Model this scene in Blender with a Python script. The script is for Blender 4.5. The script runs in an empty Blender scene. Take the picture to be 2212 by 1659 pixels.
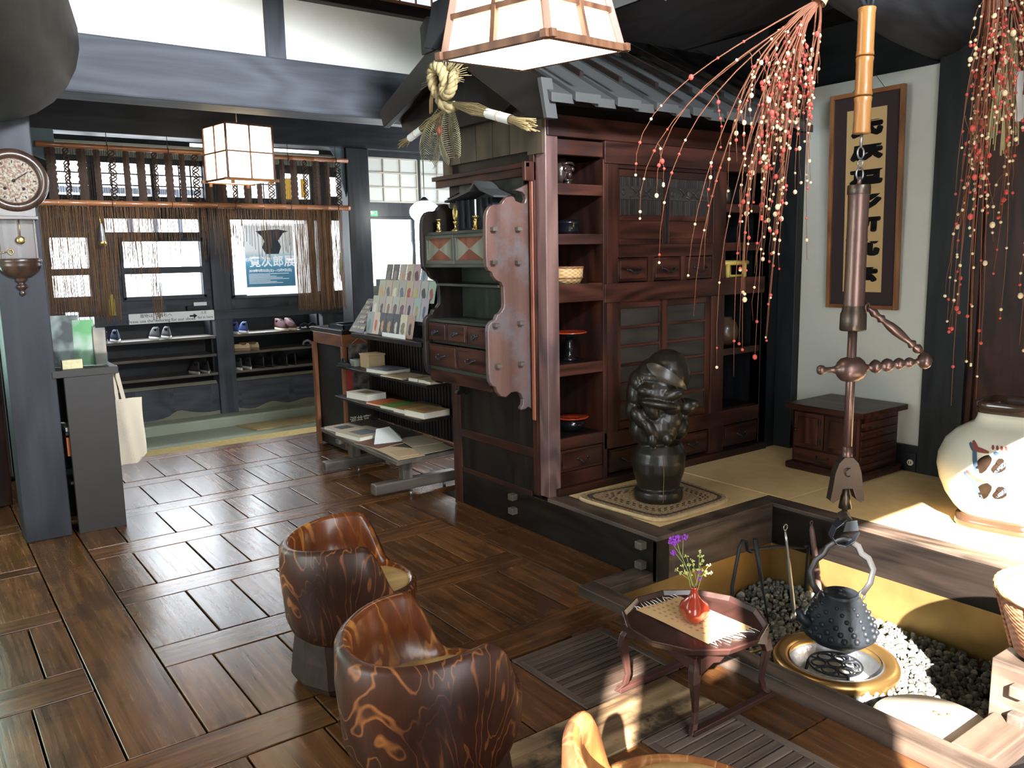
import bpy, math, random
from mathutils import Vector, Matrix, Euler, noise
R = math.radians
PI = math.pi
random.seed(7)
SC = bpy.context.scene
COL = SC.collection

# ------------------------------------------------------------------ camera
cam_d = bpy.data.cameras.new('camera')
cam = bpy.data.objects.new('camera', cam_d); COL.objects.link(cam)
YAW, PITCH, ROLL, FPX = 0.629125, 0.154538, 0.0191256, 1787.58
fw = Vector((math.sin(YAW)*math.cos(PITCH), math.cos(YAW)*math.cos(PITCH), -math.sin(PITCH)))
rt = Vector((math.cos(YAW), -math.sin(YAW), 0)); dn = fw.cross(rt)
rt2 = rt*math.cos(ROLL) + dn*math.sin(ROLL); dn2 = -rt*math.sin(ROLL) + dn*math.cos(ROLL)
cam.matrix_world = Matrix(((rt2.x, -dn2.x, -fw.x, 0), (rt2.y, -dn2.y, -fw.y, 0), (rt2.z, -dn2.z, -fw.z, 1.5), (0, 0, 0, 1)))
cam_d.sensor_width = 36.0; cam_d.lens = FPX/2212*36; cam_d.clip_start = 0.05; cam_d.clip_end = 200
SC.camera = cam

# ------------------------------------------------------------------ view, world, lights
SC.view_settings.view_transform = 'Standard'; SC.view_settings.look = 'None'
SC.view_settings.gamma = 1; SC.view_settings.exposure = 0.35; SC.view_settings.use_curve_mapping = False
cy = SC.cycles
cy.use_denoising = True; cy.max_bounces = 8; cy.diffuse_bounces = 4; cy.glossy_bounces = 4
cy.transmission_bounces = 8; cy.transparent_max_bounces = 16; cy.sample_clamp_indirect = 6; cy.caustics_reflective = False; cy.caustics_refractive = False
w = bpy.data.worlds.new('world'); SC.world = w; w.use_nodes = True
bg = w.node_tree.nodes['Background']; bg.inputs[0].default_value = (0.86, 0.93, 1.0, 1); bg.inputs[1].default_value = 4.0

def light(name, kind, loc, rot=None, target=None, energy=10, color=(1, 1, 1), size=1, size_y=None, spread=None):
    d = bpy.data.lights.new(name, kind); d.energy = energy; d.color = color
    o = bpy.data.objects.new(name, d); COL.objects.link(o); o.location = loc
    if kind == 'AREA':
        d.size = size
        if size_y: d.shape = 'RECTANGLE'; d.size_y = size_y
        if spread: d.spread = spread
    elif kind == 'POINT': d.shadow_soft_size = size
    if target is not None:
        o.rotation_euler = (Vector(target)-Vector(loc)).to_track_quat('-Z', 'Y').to_euler()
    elif rot: o.rotation_euler = rot
    return o
sun = light('sun', 'SUN', (1, -4, 4), energy=44, color=(1, .94, .84)); sun.data.angle = R(0.6)
sun.rotation_euler = Vector((1.1, 1, -.87)).to_track_quat('-Z', 'Y').to_euler()
light('window_daylight_back', 'AREA', (.62, -.95, 1.45), target=(1.2, 4, .9), energy=58, color=(1, .97, .92), size=2.2, size_y=2.2)  # added fill lamp outside the unseen back opening
light('loft_window_daylight', 'AREA', (1.5, -.95, 3.28), target=(1.9, 5.2, 2.98), energy=150, color=(.84, .92, 1), size=1.4, size_y=.5, spread=R(75))
light('window_daylight_left', 'AREA', (-1.85, 3.0, 1.5), target=(.6, 3.2, .3), energy=38, color=(.88, 1, .94), size=1.6, size_y=1.2)  # added fill lamp outside an unseen opening on the left
light('entrance_daylight', 'AREA', (2.3, 10.3, 2.2), target=(2.1, 5.5, .9), energy=260, color=(.88, .94, 1), size=3.2, size_y=2.0)
light('side_window_daylight', 'AREA', (3.9, 7.3, 1.55), target=(3.0, 5.4, .6), energy=40, color=(.93, .97, 1), size=.75, size_y=.7)
# ------------------------------------------------------------------ mesh helpers
AX = {'x': (0, 1, 2), 'y': (1, 0, 2), 'z': (2, 0, 1)}
class MB:
    """collects shapes for ONE mesh; every face keeps a grain frame and a tone"""
    def __init__(s, seed=0):
        s.v = []; s.f = []; s.ax = []; s.off = []; s.tone = []; s.sm = []; s.mi = []
        s.r = random.Random(seed); s.M = None
    def add(s, vs, fs, axis='z', tone=.5, smooth=False, m=0, off=None):
        b = len(s.v)
        if s.M is not None: vs = [s.M @ Vector(p) for p in vs]
        s.v += [tuple(p) for p in vs]
        off = off if off is not None else (s.r.uniform(0, 40), s.r.uniform(0, 40), s.r.uniform(0, 40))
        for f in fs:
            s.f.append(tuple(b+i for i in f)); s.ax.append(axis); s.off.append(off); s.tone.append(tone); s.sm.append(smooth); s.mi.append(m)
        return s
    def box(s, x0, x1, y0, y1, z0, z1, axis=None, tone=.5, m=0):
        if x1 < x0: x0, x1 = x1, x0
        if y1 < y0: y0, y1 = y1, y0
        if z1 < z0: z0, z1 = z1, z0
        if axis is None:
            d = (x1-x0, y1-y0, z1-z0); axis = 'xyz'[d.index(max(d))]
        vs = [(x0, y0, z0), (x1, y0, z0), (x1, y1, z0), (x0, y1, z0), (x0, y0, z1), (x1, y0, z1), (x1, y1, z1), (x0, y1, z1)]
        return s.add(vs, [(0, 3, 2, 1), (4, 5, 6, 7), (0, 1, 5, 4), (1, 2, 6, 5), (2, 3, 7, 6), (3, 0, 4, 7)], axis, tone, m=m)
    def hexa(s, p, axis='z', tone=.5, m=0):
        return s.add(p, [(0, 3, 2, 1), (4, 5, 6, 7), (0, 1, 5, 4), (1, 2, 6, 5), (2, 3, 7, 6), (3, 0, 4, 7)], axis, tone, m=m)
    def bar(s, a, b, w, h, axis='z', up=(0, 0, 1), tone=.5, m=0):
        a = Vector(a); b = Vector(b); d = (b-a).normalized(); u = Vector(up)
        if abs(d.dot(u)) > .98: u = Vector((0, 1, 0))
        sd = d.cross(u).normalized(); u = sd.cross(d)
        vs = []
        for q in (a, b):
            vs += [q-sd*w/2-u*h/2, q+sd*w/2-u*h/2, q+sd*w/2+u*h/2, q-sd*w/2+u*h/2]
        return s.add(vs, [(0, 3, 2, 1), (4, 5, 6, 7), (0, 1, 5, 4), (1, 2, 6, 5), (2, 3, 7, 6), (3, 0, 4, 7)], axis, tone, m=m)
    def tube(s, pts, rad, n=8, axis='z', tone=.5, cap=True, smooth=True, m=0, flat=None):
        pts = [Vector(p) for p in pts]
        if not hasattr(rad, '__len__'): rad = [rad]*len(pts)
        vs = []; fs = []; prev = None
        for i, p in enumerate(pts):
            d = (pts[min(i+1, len(pts)-1)]-pts[max(i-1, 0)])
            d = d.normalized() if d.length > 1e-9 else Vector((0, 0, 1))
            if prev is None:
                u = Vector((0, 0, 1)) if abs(d.z) < .9 else Vector((1, 0, 0))
                u = (u-d*u.dot(d)).normalized()
            else:
                u = (prev-d*prev.dot(d)); u = u.normalized() if u.length > 1e-6 else prev
            prev = u; w2 = d.cross(u)
            fl = 1 if flat is None else flat
            for k in range(n):
                a = 2*PI*k/n
                vs.append(p+(u*math.cos(a)*fl+w2*math.sin(a))*rad[i])
        for i in range(len(pts)-1):
            for k in range(n):
                k2 = (k+1) % n
                fs.append((i*n+k, i*n+k2, (i+1)*n+k2, (i+1)*n+k))
        if cap: fs.append(tuple(range(n-1, -1, -1))); fs.append(tuple((len(pts)-1)*n+k for k in range(n)))
        return s.add(vs, fs, axis, tone, smooth, m)
    def cyl(s, a, b, r, r2=None, n=16, axis='z', tone=.5, m=0, smooth=True):
        return s.tube([a, b], [r, r if r2 is None else r2], n, axis, tone, smooth=smooth, m=m)
    def lathe(s, prof, c=(0, 0, 0), n=32, axis='z', tone=.5, smooth=True, m=0, sq=None, sx=1, sy=1, a0=0, a1=2*PI, cap=False):
        """prof: (r, z) list. sq(z) -> superellipse exponent"""
        vs = []; fs = []; full = abs(a1-a0-2*PI) < 1e-6; nn = n if full else n+1
        for i, (r_, z) in enumerate(prof):
            for k in range(nn):
                a = a0+(a1-a0)*k/n; ca, sa = math.cos(a), math.sin(a); q = 1
                if sq:
                    e = sq[i] if hasattr(sq, '__len__') else sq
                    q = (abs(ca)**e+abs(sa)**e)**(-1/e)
                vs.append((c[0]+r_*ca*q*sx, c[1]+r_*sa*q*sy, c[2]+z))
        for i in range(len(prof)-1):
            for k in range(n):
                k2 = (k+1) % nn
                fs.append((i*nn+k, i*nn+k2, (i+1)*nn+k2, (i+1)*nn+k))
        if cap: fs.append(tuple(range(nn-1, -1, -1))); fs.append(tuple((len(prof)-1)*nn+k for k in range(nn)))
        return s.add(vs, fs, axis, tone, smooth, m)
    def ball(s, c, r, n=12, sx=1, sy=1, sz=1, axis='z', tone=.5, m=0):
        h = max(4, n//2)
        prof = [(max(1e-5, r*math.sin(PI*i/h)), -r*math.cos(PI*i/h)*sz) for i in range(h+1)]
        return s.lathe(prof, c, n, axis, tone, True, m, sx=sx, sy=sy)
    def prism(s, poly, plane, a, b, axis='z', tone=.5, m=0, smooth=False):
        """poly: 2-d outline (counter-clockwise); plane 'xy','xz','yz'; extruded from a to b"""
        n = len(poly)
        def P3(p, t): return {'xy': (p[0], p[1], t), 'xz': (p[0], t, p[1]), 'yz': (t, p[0], p[1])}[plane]
        vs = [P3(p, a) for p in poly]+[P3(p, b) for p in poly]
        fs = [tuple(range(n-1, -1, -1)), tuple(range(n, 2*n))]+[(i, (i+1) % n, n+(i+1) % n, n+i) for i in range(n)]
        return s.add(vs, fs, axis, tone, smooth, m)
    def ring(s, c, r, t, n=24, k=8, nrm='z', axis='z', m=0, sx=1, sy=1, tone=.5):
        """torus"""
        vs = []; fs = []
        for i in range(n):
            a = 2*PI*i/n
            for j in range(k):
                b = 2*PI*j/k; q = r+t*math.cos(b)
                p = (q*math.cos(a)*sx, q*math.sin(a)*sy, t*math.sin(b))
                if nrm == 'x': p = (p[2], p[0], p[1])
                if nrm == 'y': p = (p[0], p[2], p[1])
                vs.append((c[0]+p[0], c[1]+p[1], c[2]+p[2]))
        for i in range(n):
            for j in range(k):
                fs.append((i*k+j, ((i+1) % n)*k+j, ((i+1) % n)*k+(j+1) % k, i*k+(j+1) % k))
        return s.add(vs, fs, axis, tone, True, m)
    def grid(s, fn, nu, nv, axis='z', tone=.5, smooth=True, m=0, closed=False):
        vs = [fn(i/nu, j/nv) for i in range(nu+1) for j in range(nv+1)]
        fs = [(i*(nv+1)+j, (i+1)*(nv+1)+j, (i+1)*(nv+1)+j+1, i*(nv+1)+j+1) for i in range(nu) for j in range(nv)]
        return s.add(vs, fs, axis, tone, smooth, m)
    def build(s, name, mats, parent=None, label=None, cat=None, group=None, kind=None, bevel=0, local=False, origin=None, fix=True, mods=None, weld=False):
        if not isinstance(mats, (list, tuple)): mats = [mats]
        if parent is not None and not local:
            o0 = Vector(parent['_w']) if '_w' in parent else parent.location.copy()
            V = [tuple(Vector(p)-o0) for p in s.v]; loc = Vector((0, 0, 0))
        elif parent is not None: V = s.v; loc = Vector((0, 0, 0))
        else:
            xs = [p[0] for p in s.v]; ys = [p[1] for p in s.v]; zs = [p[2] for p in s.v]
            loc = Vector(origin) if origin else Vector(((min(xs)+max(xs))/2, (min(ys)+max(ys))/2, min(zs)))
            V = [tuple(Vector(p)-loc) for p in s.v]
        me = bpy.data.meshes.new(name); me.from_pydata(V, [], s.f)
        for m_ in mats: me.materials.append(m_)
        gr = me.attributes.new('gr', 'FLOAT_VECTOR', 'CORNER'); tn = me.attributes.new('tone', 'FLOAT', 'FACE')
        data = []; pol = me.polygons
        for i, p in enumerate(pol):
            a = AX[s.ax[i]]; of = s.off[i]
            for li in range(p.loop_start, p.loop_start+p.loop_total):
                q = s.v[me.loops[li].vertex_index]
                data += [q[a[0]]+of[0], q[a[1]]+of[1], q[a[2]]+of[2]]
        gr.data.foreach_set('vector', data); tn.data.foreach_set('value', s.tone)
        pol.foreach_set('use_smooth', s.sm); pol.foreach_set('material_index', s.mi)
        me.update()
        if fix:
            import bmesh
            b = bmesh.new(); b.from_mesh(me)
            if weld: bmesh.ops.remove_doubles(b, verts=b.verts, dist=1e-5)
            bmesh.ops.recalc_face_normals(b, faces=b.faces); b.to_mesh(me); b.free()
        o = bpy.data.objects.new(name, me); COL.objects.link(o); o.location = loc
        if parent is not None: o.parent = parent
        if bevel:
            md = o.modifiers.new('bevel', 'BEVEL'); md.width = bevel; md.segments = 2; md.limit_method = 'ANGLE'; md.angle_limit = R(40)
        tag(o, label, cat, group, kind)
        o['_w'] = list(Vector(s_off(parent))+loc) if parent is not None else list(loc)
        return o
def s_off(p): return p['_w'] if '_w' in p else p.location
def tag(o, label=None, cat=None, group=None, kind=None):
    if label: o['label'] = label
    if cat: o['category'] = cat
    if group: o['group'] = group
    if kind: o['kind'] = kind
    return o
def thing(name, label, cat, loc=(0, 0, 0), rz=0, group=None):
    o = bpy.data.objects.new(name, None); COL.objects.link(o); o.location = loc; o.rotation_euler = (0, 0, rz)
    o.empty_display_size = .05; o['_w'] = list(loc)
    return tag(o, label, cat, group)
def dup(o, loc=None, rz=None, label=None, parent=None, scale=None):
    c = o.copy(); COL.objects.link(c)
    if parent is not None: c.parent = parent
    if loc is not None: c.location = loc
    if rz is not None: c.rotation_euler = (0, 0, rz)
    if scale is not None: c.scale = (scale,)*3 if not hasattr(scale, '__len__') else scale
    if label: c['label'] = label
    for ch in [k for k in bpy.data.objects if k.parent == o]: dup(ch, parent=c)
    return c
def text_mesh(name, body, size, mat, M, parent=None, extrude=.0008, offset=0.0, align='CENTER', space=1.0, label=None, line=1.0, bold=0):
    """flat lettering as a mesh; M maps (x right, y up, z out) to the world"""
    cu = bpy.data.curves.new(name, 'FONT'); cu.body = body; cu.size = size; cu.extrude = extrude; cu.offset = offset
    cu.align_x = align; cu.align_y = 'CENTER'; cu.resolution_u = 2; cu.space_character = space; cu.space_line = line
    t = bpy.data.objects.new(name, cu); COL.objects.link(t)
    dg = bpy.context.evaluated_depsgraph_get(); dg.update()
    me = bpy.data.meshes.new_from_object(t.evaluated_get(dg))
    bpy.data.objects.remove(t); bpy.data.curves.remove(cu)
    off = Vector(s_off(parent)) if parent is not None else Vector((0, 0, 0))
    if bold:
        V0 = [v.co.copy() for v in me.vertices]; F0 = [tuple(p.vertices) for p in me.polygons]; V = []; F = []
        for k in range(9):
            d = Vector((0, 0, 0)) if k == 8 else Vector((bold*math.cos(k*PI/4), bold*math.sin(k*PI/4), 0)); n0 = len(V)
            V += [tuple(p+d) for p in V0]; F += [tuple(i+n0 for i in f) for f in F0]
        bpy.data.meshes.remove(me); me = bpy.data.meshes.new(name); me.from_pydata(V, [], F); me.update()
    for v in me.vertices: v.co = (M @ v.co)-off
    me.materials.clear(); me.materials.append(mat); me.name = name
    o = bpy.data.objects.new(name, me); COL.objects.link(o)
    if parent is not None: o.parent = parent
    if label: o['label'] = label
    return o
def frame_M(o, x, y):
    """matrix with origin o, x axis, y axis, z = x cross y"""
    x = Vector(x).normalized(); y = Vector(y).normalized(); z = x.cross(y)
    return Matrix(((x.x, y.x, z.x, o[0]), (x.y, y.y, z.y, o[1]), (x.z, y.z, z.z, o[2]), (0, 0, 0, 1)))

# ------------------------------------------------------------------ materials
def new_mat(name):
    m = bpy.data.materials.new(name); m.use_nodes = True; nt = m.node_tree
    return m, nt, nt.nodes['Principled BSDF']
def plain(name, col, rough=.5, metal=0, emit=None, es=0, spec=.5, trans=0, alpha=1, bump=0, bscale=60, var=0, vscale=6, ior=1.45, coat=0):
    m, nt, b = new_mat(name)
    b.inputs['Base Color'].default_value = (*col, 1); b.inputs['Roughness'].default_value = rough
    b.inputs['Metallic'].default_value = metal; b.inputs['Specular IOR Level'].default_value = spec
    b.inputs['IOR'].default_value = ior; b.inputs['Coat Weight'].default_value = coat; b.inputs['Coat Roughness'].default_value = .15
    if emit: b.inputs['Emission Color'].default_value = (*emit, 1); b.inputs['Emission Strength'].default_value = es
    if trans: b.inputs['Transmission Weight'].default_value = trans
    if alpha < 1: b.inputs['Alpha'].default_value = alpha
    tc = nt.nodes.new('ShaderNodeTexCoord')
    if var:
        n = nt.nodes.new('ShaderNodeTexNoise'); n.inputs['Scale'].default_value = vscale; n.inputs['Detail'].default_value = 5
        nt.links.new(tc.outputs['Object'], n.inputs['Vector'])
        mx = nt.nodes.new('ShaderNodeMix'); mx.data_type = 'RGBA'
        mx.inputs['A'].default_value = (*[c*(1-var) for c in col], 1); mx.inputs['B'].default_value = (*[min(1, c*(1+var)) for c in col], 1)
        nt.links.new(n.outputs['Fac'], mx.inputs['Factor']); nt.links.new(mx.outputs['Result'], b.inputs['Base Color'])
    if bump:
        n = nt.nodes.new('ShaderNodeTexNoise'); n.inputs['Scale'].default_value = bscale; n.inputs['Detail'].default_value = 4
        nt.links.new(tc.outputs['Object'], n.inputs['Vector'])
        bp = nt.nodes.new('ShaderNodeBump'); bp.inputs['Strength'].default_value = bump; bp.inputs['Distance'].default_value = .01
        nt.links.new(n.outputs['Fac'], bp.inputs['Height']); nt.links.new(bp.outputs['Normal'], b.inputs['Normal'])
    return m
def ramp(nt, stops, src=None, interp='LINEAR'):
    r = nt.nodes.new('ShaderNodeValToRGB'); e = r.color_ramp.elements; r.color_ramp.interpolation = interp
    while len(e) < len(stops): e.new(.5)
    for i, (p, c) in enumerate(stops): e[i].position = p; e[i].color = (*c, 1)
    if src: nt.links.new(src, r.inputs['Fac'])
    return r
def mth(nt, op, a, b=None, c=None):
    n = nt.nodes.new('ShaderNodeMath'); n.operation = op
    for i, q in enumerate((a, b, c)):
        if q is None: continue
        if isinstance(q, (int, float)): n.inputs[i].default_value = q
        else: nt.links.new(q, n.inputs[i])
    return n.outputs[0]
def wood(name, dark, light_, rough=.45, along=.9, across=16, stain=None, stain_amt=.5, tone=.5, bump=.25, rough_var=.15, coat=0, rings=.5, ring_n=9, stain_scale=2.2, spec=.5, stain_edge=(.5, .62)):
    m, nt, b = new_mat(name); L = nt.links.new
    at = nt.nodes.new('ShaderNodeAttribute'); at.attribute_name = 'gr'
    tn = nt.nodes.new('ShaderNodeAttribute'); tn.attribute_name = 'tone'
    mp = nt.nodes.new('ShaderNodeMapping'); mp.inputs['Scale'].default_value = (along, across, across); L(at.outputs['Vector'], mp.inputs['Vector'])
    n1 = nt.nodes.new('ShaderNodeTexNoise'); n1.inputs['Scale'].default_value = 1.6; n1.inputs['Detail'].default_value = 7; n1.inputs['Roughness'].default_value = .62; n1.inputs['Distortion'].default_value = .5
    L(mp.outputs[0], n1.inputs['Vector'])
    mp2 = nt.nodes.new('ShaderNodeMapping'); mp2.inputs['Scale'].default_value = (along*.8, across*.22, across*.22); L(at.outputs['Vector'], mp2.inputs['Vector'])
    n2 = nt.nodes.new('ShaderNodeTexNoise'); n2.inputs['Scale'].default_value = 1; n2.inputs['Detail'].default_value = 2; L(mp2.outputs[0], n2.inputs['Vector'])
    s = mth(nt, 'SINE', mth(nt, 'MULTIPLY', n2.outputs['Fac'], ring_n*6.28)); s = mth(nt, 'MULTIPLY_ADD', s, .5, .5)
    f = mth(nt, 'ADD', mth(nt, 'MULTIPLY', n1.outputs['Fac'], 1-rings*.5), mth(nt, 'MULTIPLY', s, rings*.5))
    r = ramp(nt, [(.28, dark), (.75, light_)], f); col = r.outputs['Color']
    if stain:
        tc = nt.nodes.new('ShaderNodeTexCoord')
        n3 = nt.nodes.new('ShaderNodeTexNoise'); n3.inputs['Scale'].default_value = stain_scale; n3.inputs['Detail'].default_value = 8; n3.inputs['Roughness'].default_value = .65
        L(tc.outputs['Object'], n3.inputs['Vector'])
        k = ramp(nt, [(stain_edge[0], (0, 0, 0)), (stain_edge[1], (1, 1, 1))], n3.outputs['Fac'])
        mx = nt.nodes.new('ShaderNodeMix'); mx.data_type = 'RGBA'; L(mth(nt, 'MULTIPLY', k.outputs['Color'], stain_amt), mx.inputs['Factor'])
        L(col, mx.inputs['A']); mx.inputs['B'].default_value = (*stain, 1); col = mx.outputs['Result']
    hs = nt.nodes.new('ShaderNodeHueSaturation'); L(col, hs.inputs['Color'])
    L(mth(nt, 'MULTIPLY_ADD', tn.outputs['Fac'], tone*2, 1-tone), hs.inputs['Value']); L(hs.outputs['Color'], b.inputs['Base Color'])
    rr = mth(nt, 'MULTIPLY_ADD', n1.outputs['Fac'], rough_var*2, rough-rough_var); L(rr, b.inputs['Roughness'])
    b.inputs['Specular IOR Level'].default_value = spec
    bp = nt.nodes.new('ShaderNodeBump'); bp.inputs['Strength'].default_value = bump; bp.inputs['Distance'].default_value = .004
    L(f, bp.inputs['Height']); L(bp.outputs['Normal'], b.inputs['Normal'])
    if coat: b.inputs['Coat Weight'].default_value = coat; b.inputs['Coat Roughness'].default_value = .12
    return m
def figured(name, base, line, base2, n_lines=7, scale=(3.2, 3.2, 1.1), width=.18, rough=.3, coat=.4, amount=1.0, distort=1.2):
    """strong flame figure: contour lines of a stretched noise field"""
    m, nt, b = new_mat(name); L = nt.links.new
    tc = nt.nodes.new('ShaderNodeTexCoord'); mp = nt.nodes.new('ShaderNodeMapping'); mp.inputs['Scale'].default_value = scale; L(tc.outputs['Object'], mp.inputs['Vector'])
    n1 = nt.nodes.new('ShaderNodeTexNoise'); n1.inputs['Scale'].default_value = 1.5; n1.inputs['Detail'].default_value = 3.5; n1.inputs['Roughness'].default_value = .5; n1.inputs['Distortion'].default_value = distort
    L(mp.outputs[0], n1.inputs['Vector'])
    n0 = nt.nodes.new('ShaderNodeTexNoise'); n0.inputs['Scale'].default_value = 3.2; n0.inputs['Detail'].default_value = 4; L(tc.outputs['Object'], n0.inputs['Vector'])
    fr = mth(nt, 'FRACT', mth(nt, 'MULTIPLY', n1.outputs['Fac'], n_lines*2.2))
    k = ramp(nt, [(0, (0, 0, 0)), (.5-width, (0, 0, 0)), (.52, (1, 1, 1)), (.56, (1, 1, 1)), (.66, (0, 0, 0))], fr)
    g = mth(nt, 'MULTIPLY', k.outputs['Color'], amount)
    g = mth(nt, 'MULTIPLY', g, ramp(nt, [(.36, (.08, .08, .08)), (.56, (1, 1, 1))], n0.outputs['Fac']).outputs['Color'])
    mp3 = nt.nodes.new('ShaderNodeMapping'); mp3.inputs['Scale'].default_value = (30, 30, 2.5); L(tc.outputs['Object'], mp3.inputs['Vector'])
    nf = nt.nodes.new('ShaderNodeTexNoise'); nf.inputs['Scale'].default_value = 1.5; nf.inputs['Detail'].default_value = 5; L(mp3.outputs[0], nf.inputs['Vector'])
    bs = nt.nodes.new('ShaderNodeMix'); bs.data_type = 'RGBA'; L(ramp(nt, [(.35, (0, 0, 0)), (.65, (1, 1, 1))], n0.outputs['Fac']).outputs['Color'], bs.inputs['Factor'])
    bs.inputs['A'].default_value = (*base, 1); bs.inputs['B'].default_value = (*base2, 1)
    mx = nt.nodes.new('ShaderNodeMix'); mx.data_type = 'RGBA'; L(g, mx.inputs['Factor']); L(bs.outputs['Result'], mx.inputs['A']); mx.inputs['B'].default_value = (*line, 1)
    hs = nt.nodes.new('ShaderNodeHueSaturation'); L(mx.outputs['Result'], hs.inputs['Color']); L(mth(nt, 'MULTIPLY_ADD', nf.outputs['Fac'], .9, .55), hs.inputs['Value'])
    L(hs.outputs['Color'], b.inputs['Base Color']); b.inputs['Roughness'].default_value = rough; b.inputs['Coat Weight'].default_value = coat; b.inputs['Coat Roughness'].default_value = .14; b.inputs['Specular IOR Level'].default_value = .35
    bp = nt.nodes.new('ShaderNodeBump'); bp.inputs['Strength'].default_value = .2; bp.inputs['Distance'].default_value = .003; L(nf.outputs['Fac'], bp.inputs['Height']); L(bp.outputs['Normal'], b.inputs['Normal'])
    return m
def weave(name, c1, c2, sx, sy, rough=.8, bump=.6, axes='xy'):
    m, nt, b = new_mat(name); L = nt.links.new
    tc = nt.nodes.new('ShaderNodeTexCoord'); sp = nt.nodes.new('ShaderNodeSeparateXYZ'); L(tc.outputs['Object'], sp.inputs[0])
    u = sp.outputs['XYZ'.index(axes[0].upper())]; v = sp.outputs['XYZ'.index(axes[1].upper())]
    su = mth(nt, 'SINE', mth(nt, 'MULTIPLY', u, sx*6.283)); sv = mth(nt, 'SINE', mth(nt, 'MULTIPLY', v, sy*6.283))
    f = mth(nt, 'MULTIPLY_ADD', mth(nt, 'MULTIPLY', su, sv), .5, .5)
    n = nt.nodes.new('ShaderNodeTexNoise'); n.inputs['Scale'].default_value = 14; n.inputs['Detail'].default_value = 4; L(tc.outputs['Object'], n.inputs['Vector'])
    f2 = mth(nt, 'MULTIPLY_ADD', n.outputs['Fac'], .5, mth(nt, 'MULTIPLY', f, .6))
    r = ramp(nt, [(.2, c1), (.75, c2)], f2); L(r.outputs['Color'], b.inputs['Base Color']); b.inputs['Roughness'].default_value = rough
    bp = nt.nodes.new('ShaderNodeBump'); bp.inputs['Strength'].default_value = bump; bp.inputs['Distance'].default_value = .003; L(f, bp.inputs['Height']); L(bp.outputs['Normal'], b.inputs['Normal'])
    return m
M = {}
M['floor'] = wood('worn_floor_wood', (.058, .022, .0075), (.205, .085, .028), .25, 1.1, 24, stain=(.020, .013, .009), stain_amt=.45, tone=.42, bump=.16, rough_var=.12, rings=.28, ring_n=5, stain_scale=2.6)
M['black'] = wood('black_stained_wood', (.007, .008, .010), (.024, .026, .031), .42, .9, 12, tone=.3, bump=.25, rough_var=.1, rings=.3, spec=.32)
M['beam'] = wood('blackened_beam_wood', (.034, .036, .043), (.080, .086, .102), .6, .7, 9, tone=.2, bump=.25, rings=.4, spec=.25)
M['dark'] = wood('dark_brown_wood', (.006, .0045, .004), (.022, .015, .012), .42, .9, 12, tone=.3, bump=.25, rings=.4, spec=.28)
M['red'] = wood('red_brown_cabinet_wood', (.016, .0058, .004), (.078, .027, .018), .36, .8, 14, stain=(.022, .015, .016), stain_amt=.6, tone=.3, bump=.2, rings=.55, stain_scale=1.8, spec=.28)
M['redlit'] = wood('rosy_cabinet_wood', (.085, .047, .043), (.21, .12, .108), .34, .8, 14, stain=(.06, .045, .05), stain_amt=.6, tone=.3, bump=.2, rings=.55, stain_scale=2.6)  # paler copy of the cabinet wood, coloured as if lit
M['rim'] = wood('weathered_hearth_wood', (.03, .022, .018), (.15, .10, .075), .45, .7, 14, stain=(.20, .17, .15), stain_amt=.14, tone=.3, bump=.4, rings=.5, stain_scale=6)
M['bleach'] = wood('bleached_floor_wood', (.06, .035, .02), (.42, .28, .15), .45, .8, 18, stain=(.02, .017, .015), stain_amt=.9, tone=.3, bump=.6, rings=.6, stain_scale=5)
M['grey'] = wood('grey_brown_wood', (.05, .04, .033), (.13, .105, .085), .5, .8, 14, tone=.3, bump=.3)
M['orange'] = wood('orange_brown_wood', (.15, .055, .018), (.36, .16, .06), .4, .8, 16, tone=.3, bump=.2)
M['soban'] = wood('lacquered_table_wood', (.032, .0135, .011), (.062, .026, .021), .34, .8, 10, tone=.2, bump=.12, coat=.3)
M['plaster'] = plain('white_plaster', (.60, .62, .58), .9, bump=.35, bscale=22, var=.07, vscale=2.2)
M['plasterc'] = plain('cream_plaster', (.90, .87, .77), .9, bump=.3, bscale=18, var=.10, vscale=1.6)
M['earth'] = plain('earth_plaster', (.20, .19, .14), .95, bump=.8, bscale=9, var=.35, vscale=3)
M['concrete'] = plain('green_grey_mortar', (.28, .30, .23), .8, bump=.4, bscale=20, var=.18, vscale=3)
M['tatami'] = weave('tatami_reed', (.66, .45, .20), (.90, .68, .36), 0.01, 130, .55, .25)
M['paper'] = plain('shoji_paper', (.62, .64, .60), .9, var=.04)
M['lamp'] = plain('lit_lantern_paper', (1, .93, .8), .9, emit=(1, .80, .50), es=6.0)
M['lamp2'] = plain('lit_small_lantern_paper', (1, .93, .8), .9, emit=(1, .78, .46), es=3.6)
M['bulb'] = plain('lit_globe_glass', (1, 1, 1), .5, emit=(1, 1, .96), es=30)
M['iron'] = plain('black_iron', (.015, .018, .023), .46, 0, spec=.4, bump=.25, bscale=45)
M['steel'] = plain('dull_steel', (.30, .31, .33), .38, .9, bump=.2, bscale=40, var=.3, vscale=20)
M['copper'] = plain('brown_copper', (.17, .105, .09), .36, .7, bump=.12, bscale=30, var=.25, vscale=8)
M['bronze'] = plain('dark_bronze', (.10, .075, .06), .38, .8, bump=.15, bscale=30, var=.3)
M['gold'] = plain('brass_sheet', (.42, .27, .10), .40, .75, bump=.25, bscale=9, var=.5, vscale=5)
M['brass'] = plain('brass', (.62, .42, .15), .26, .9)
M['brasswarm'] = plain('warm_brass_rim', (.50, .30, .11), .33, .9, var=.15)
M['bamboo'] = wood('amber_bamboo', (.28, .115, .028), (.42, .185, .05), .3, .6, 10, tone=.2, bump=.08, rings=.15, stain=(.25, .14, .04), stain_amt=.5, stain_edge=(.60, .72), coat=.3)
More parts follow.
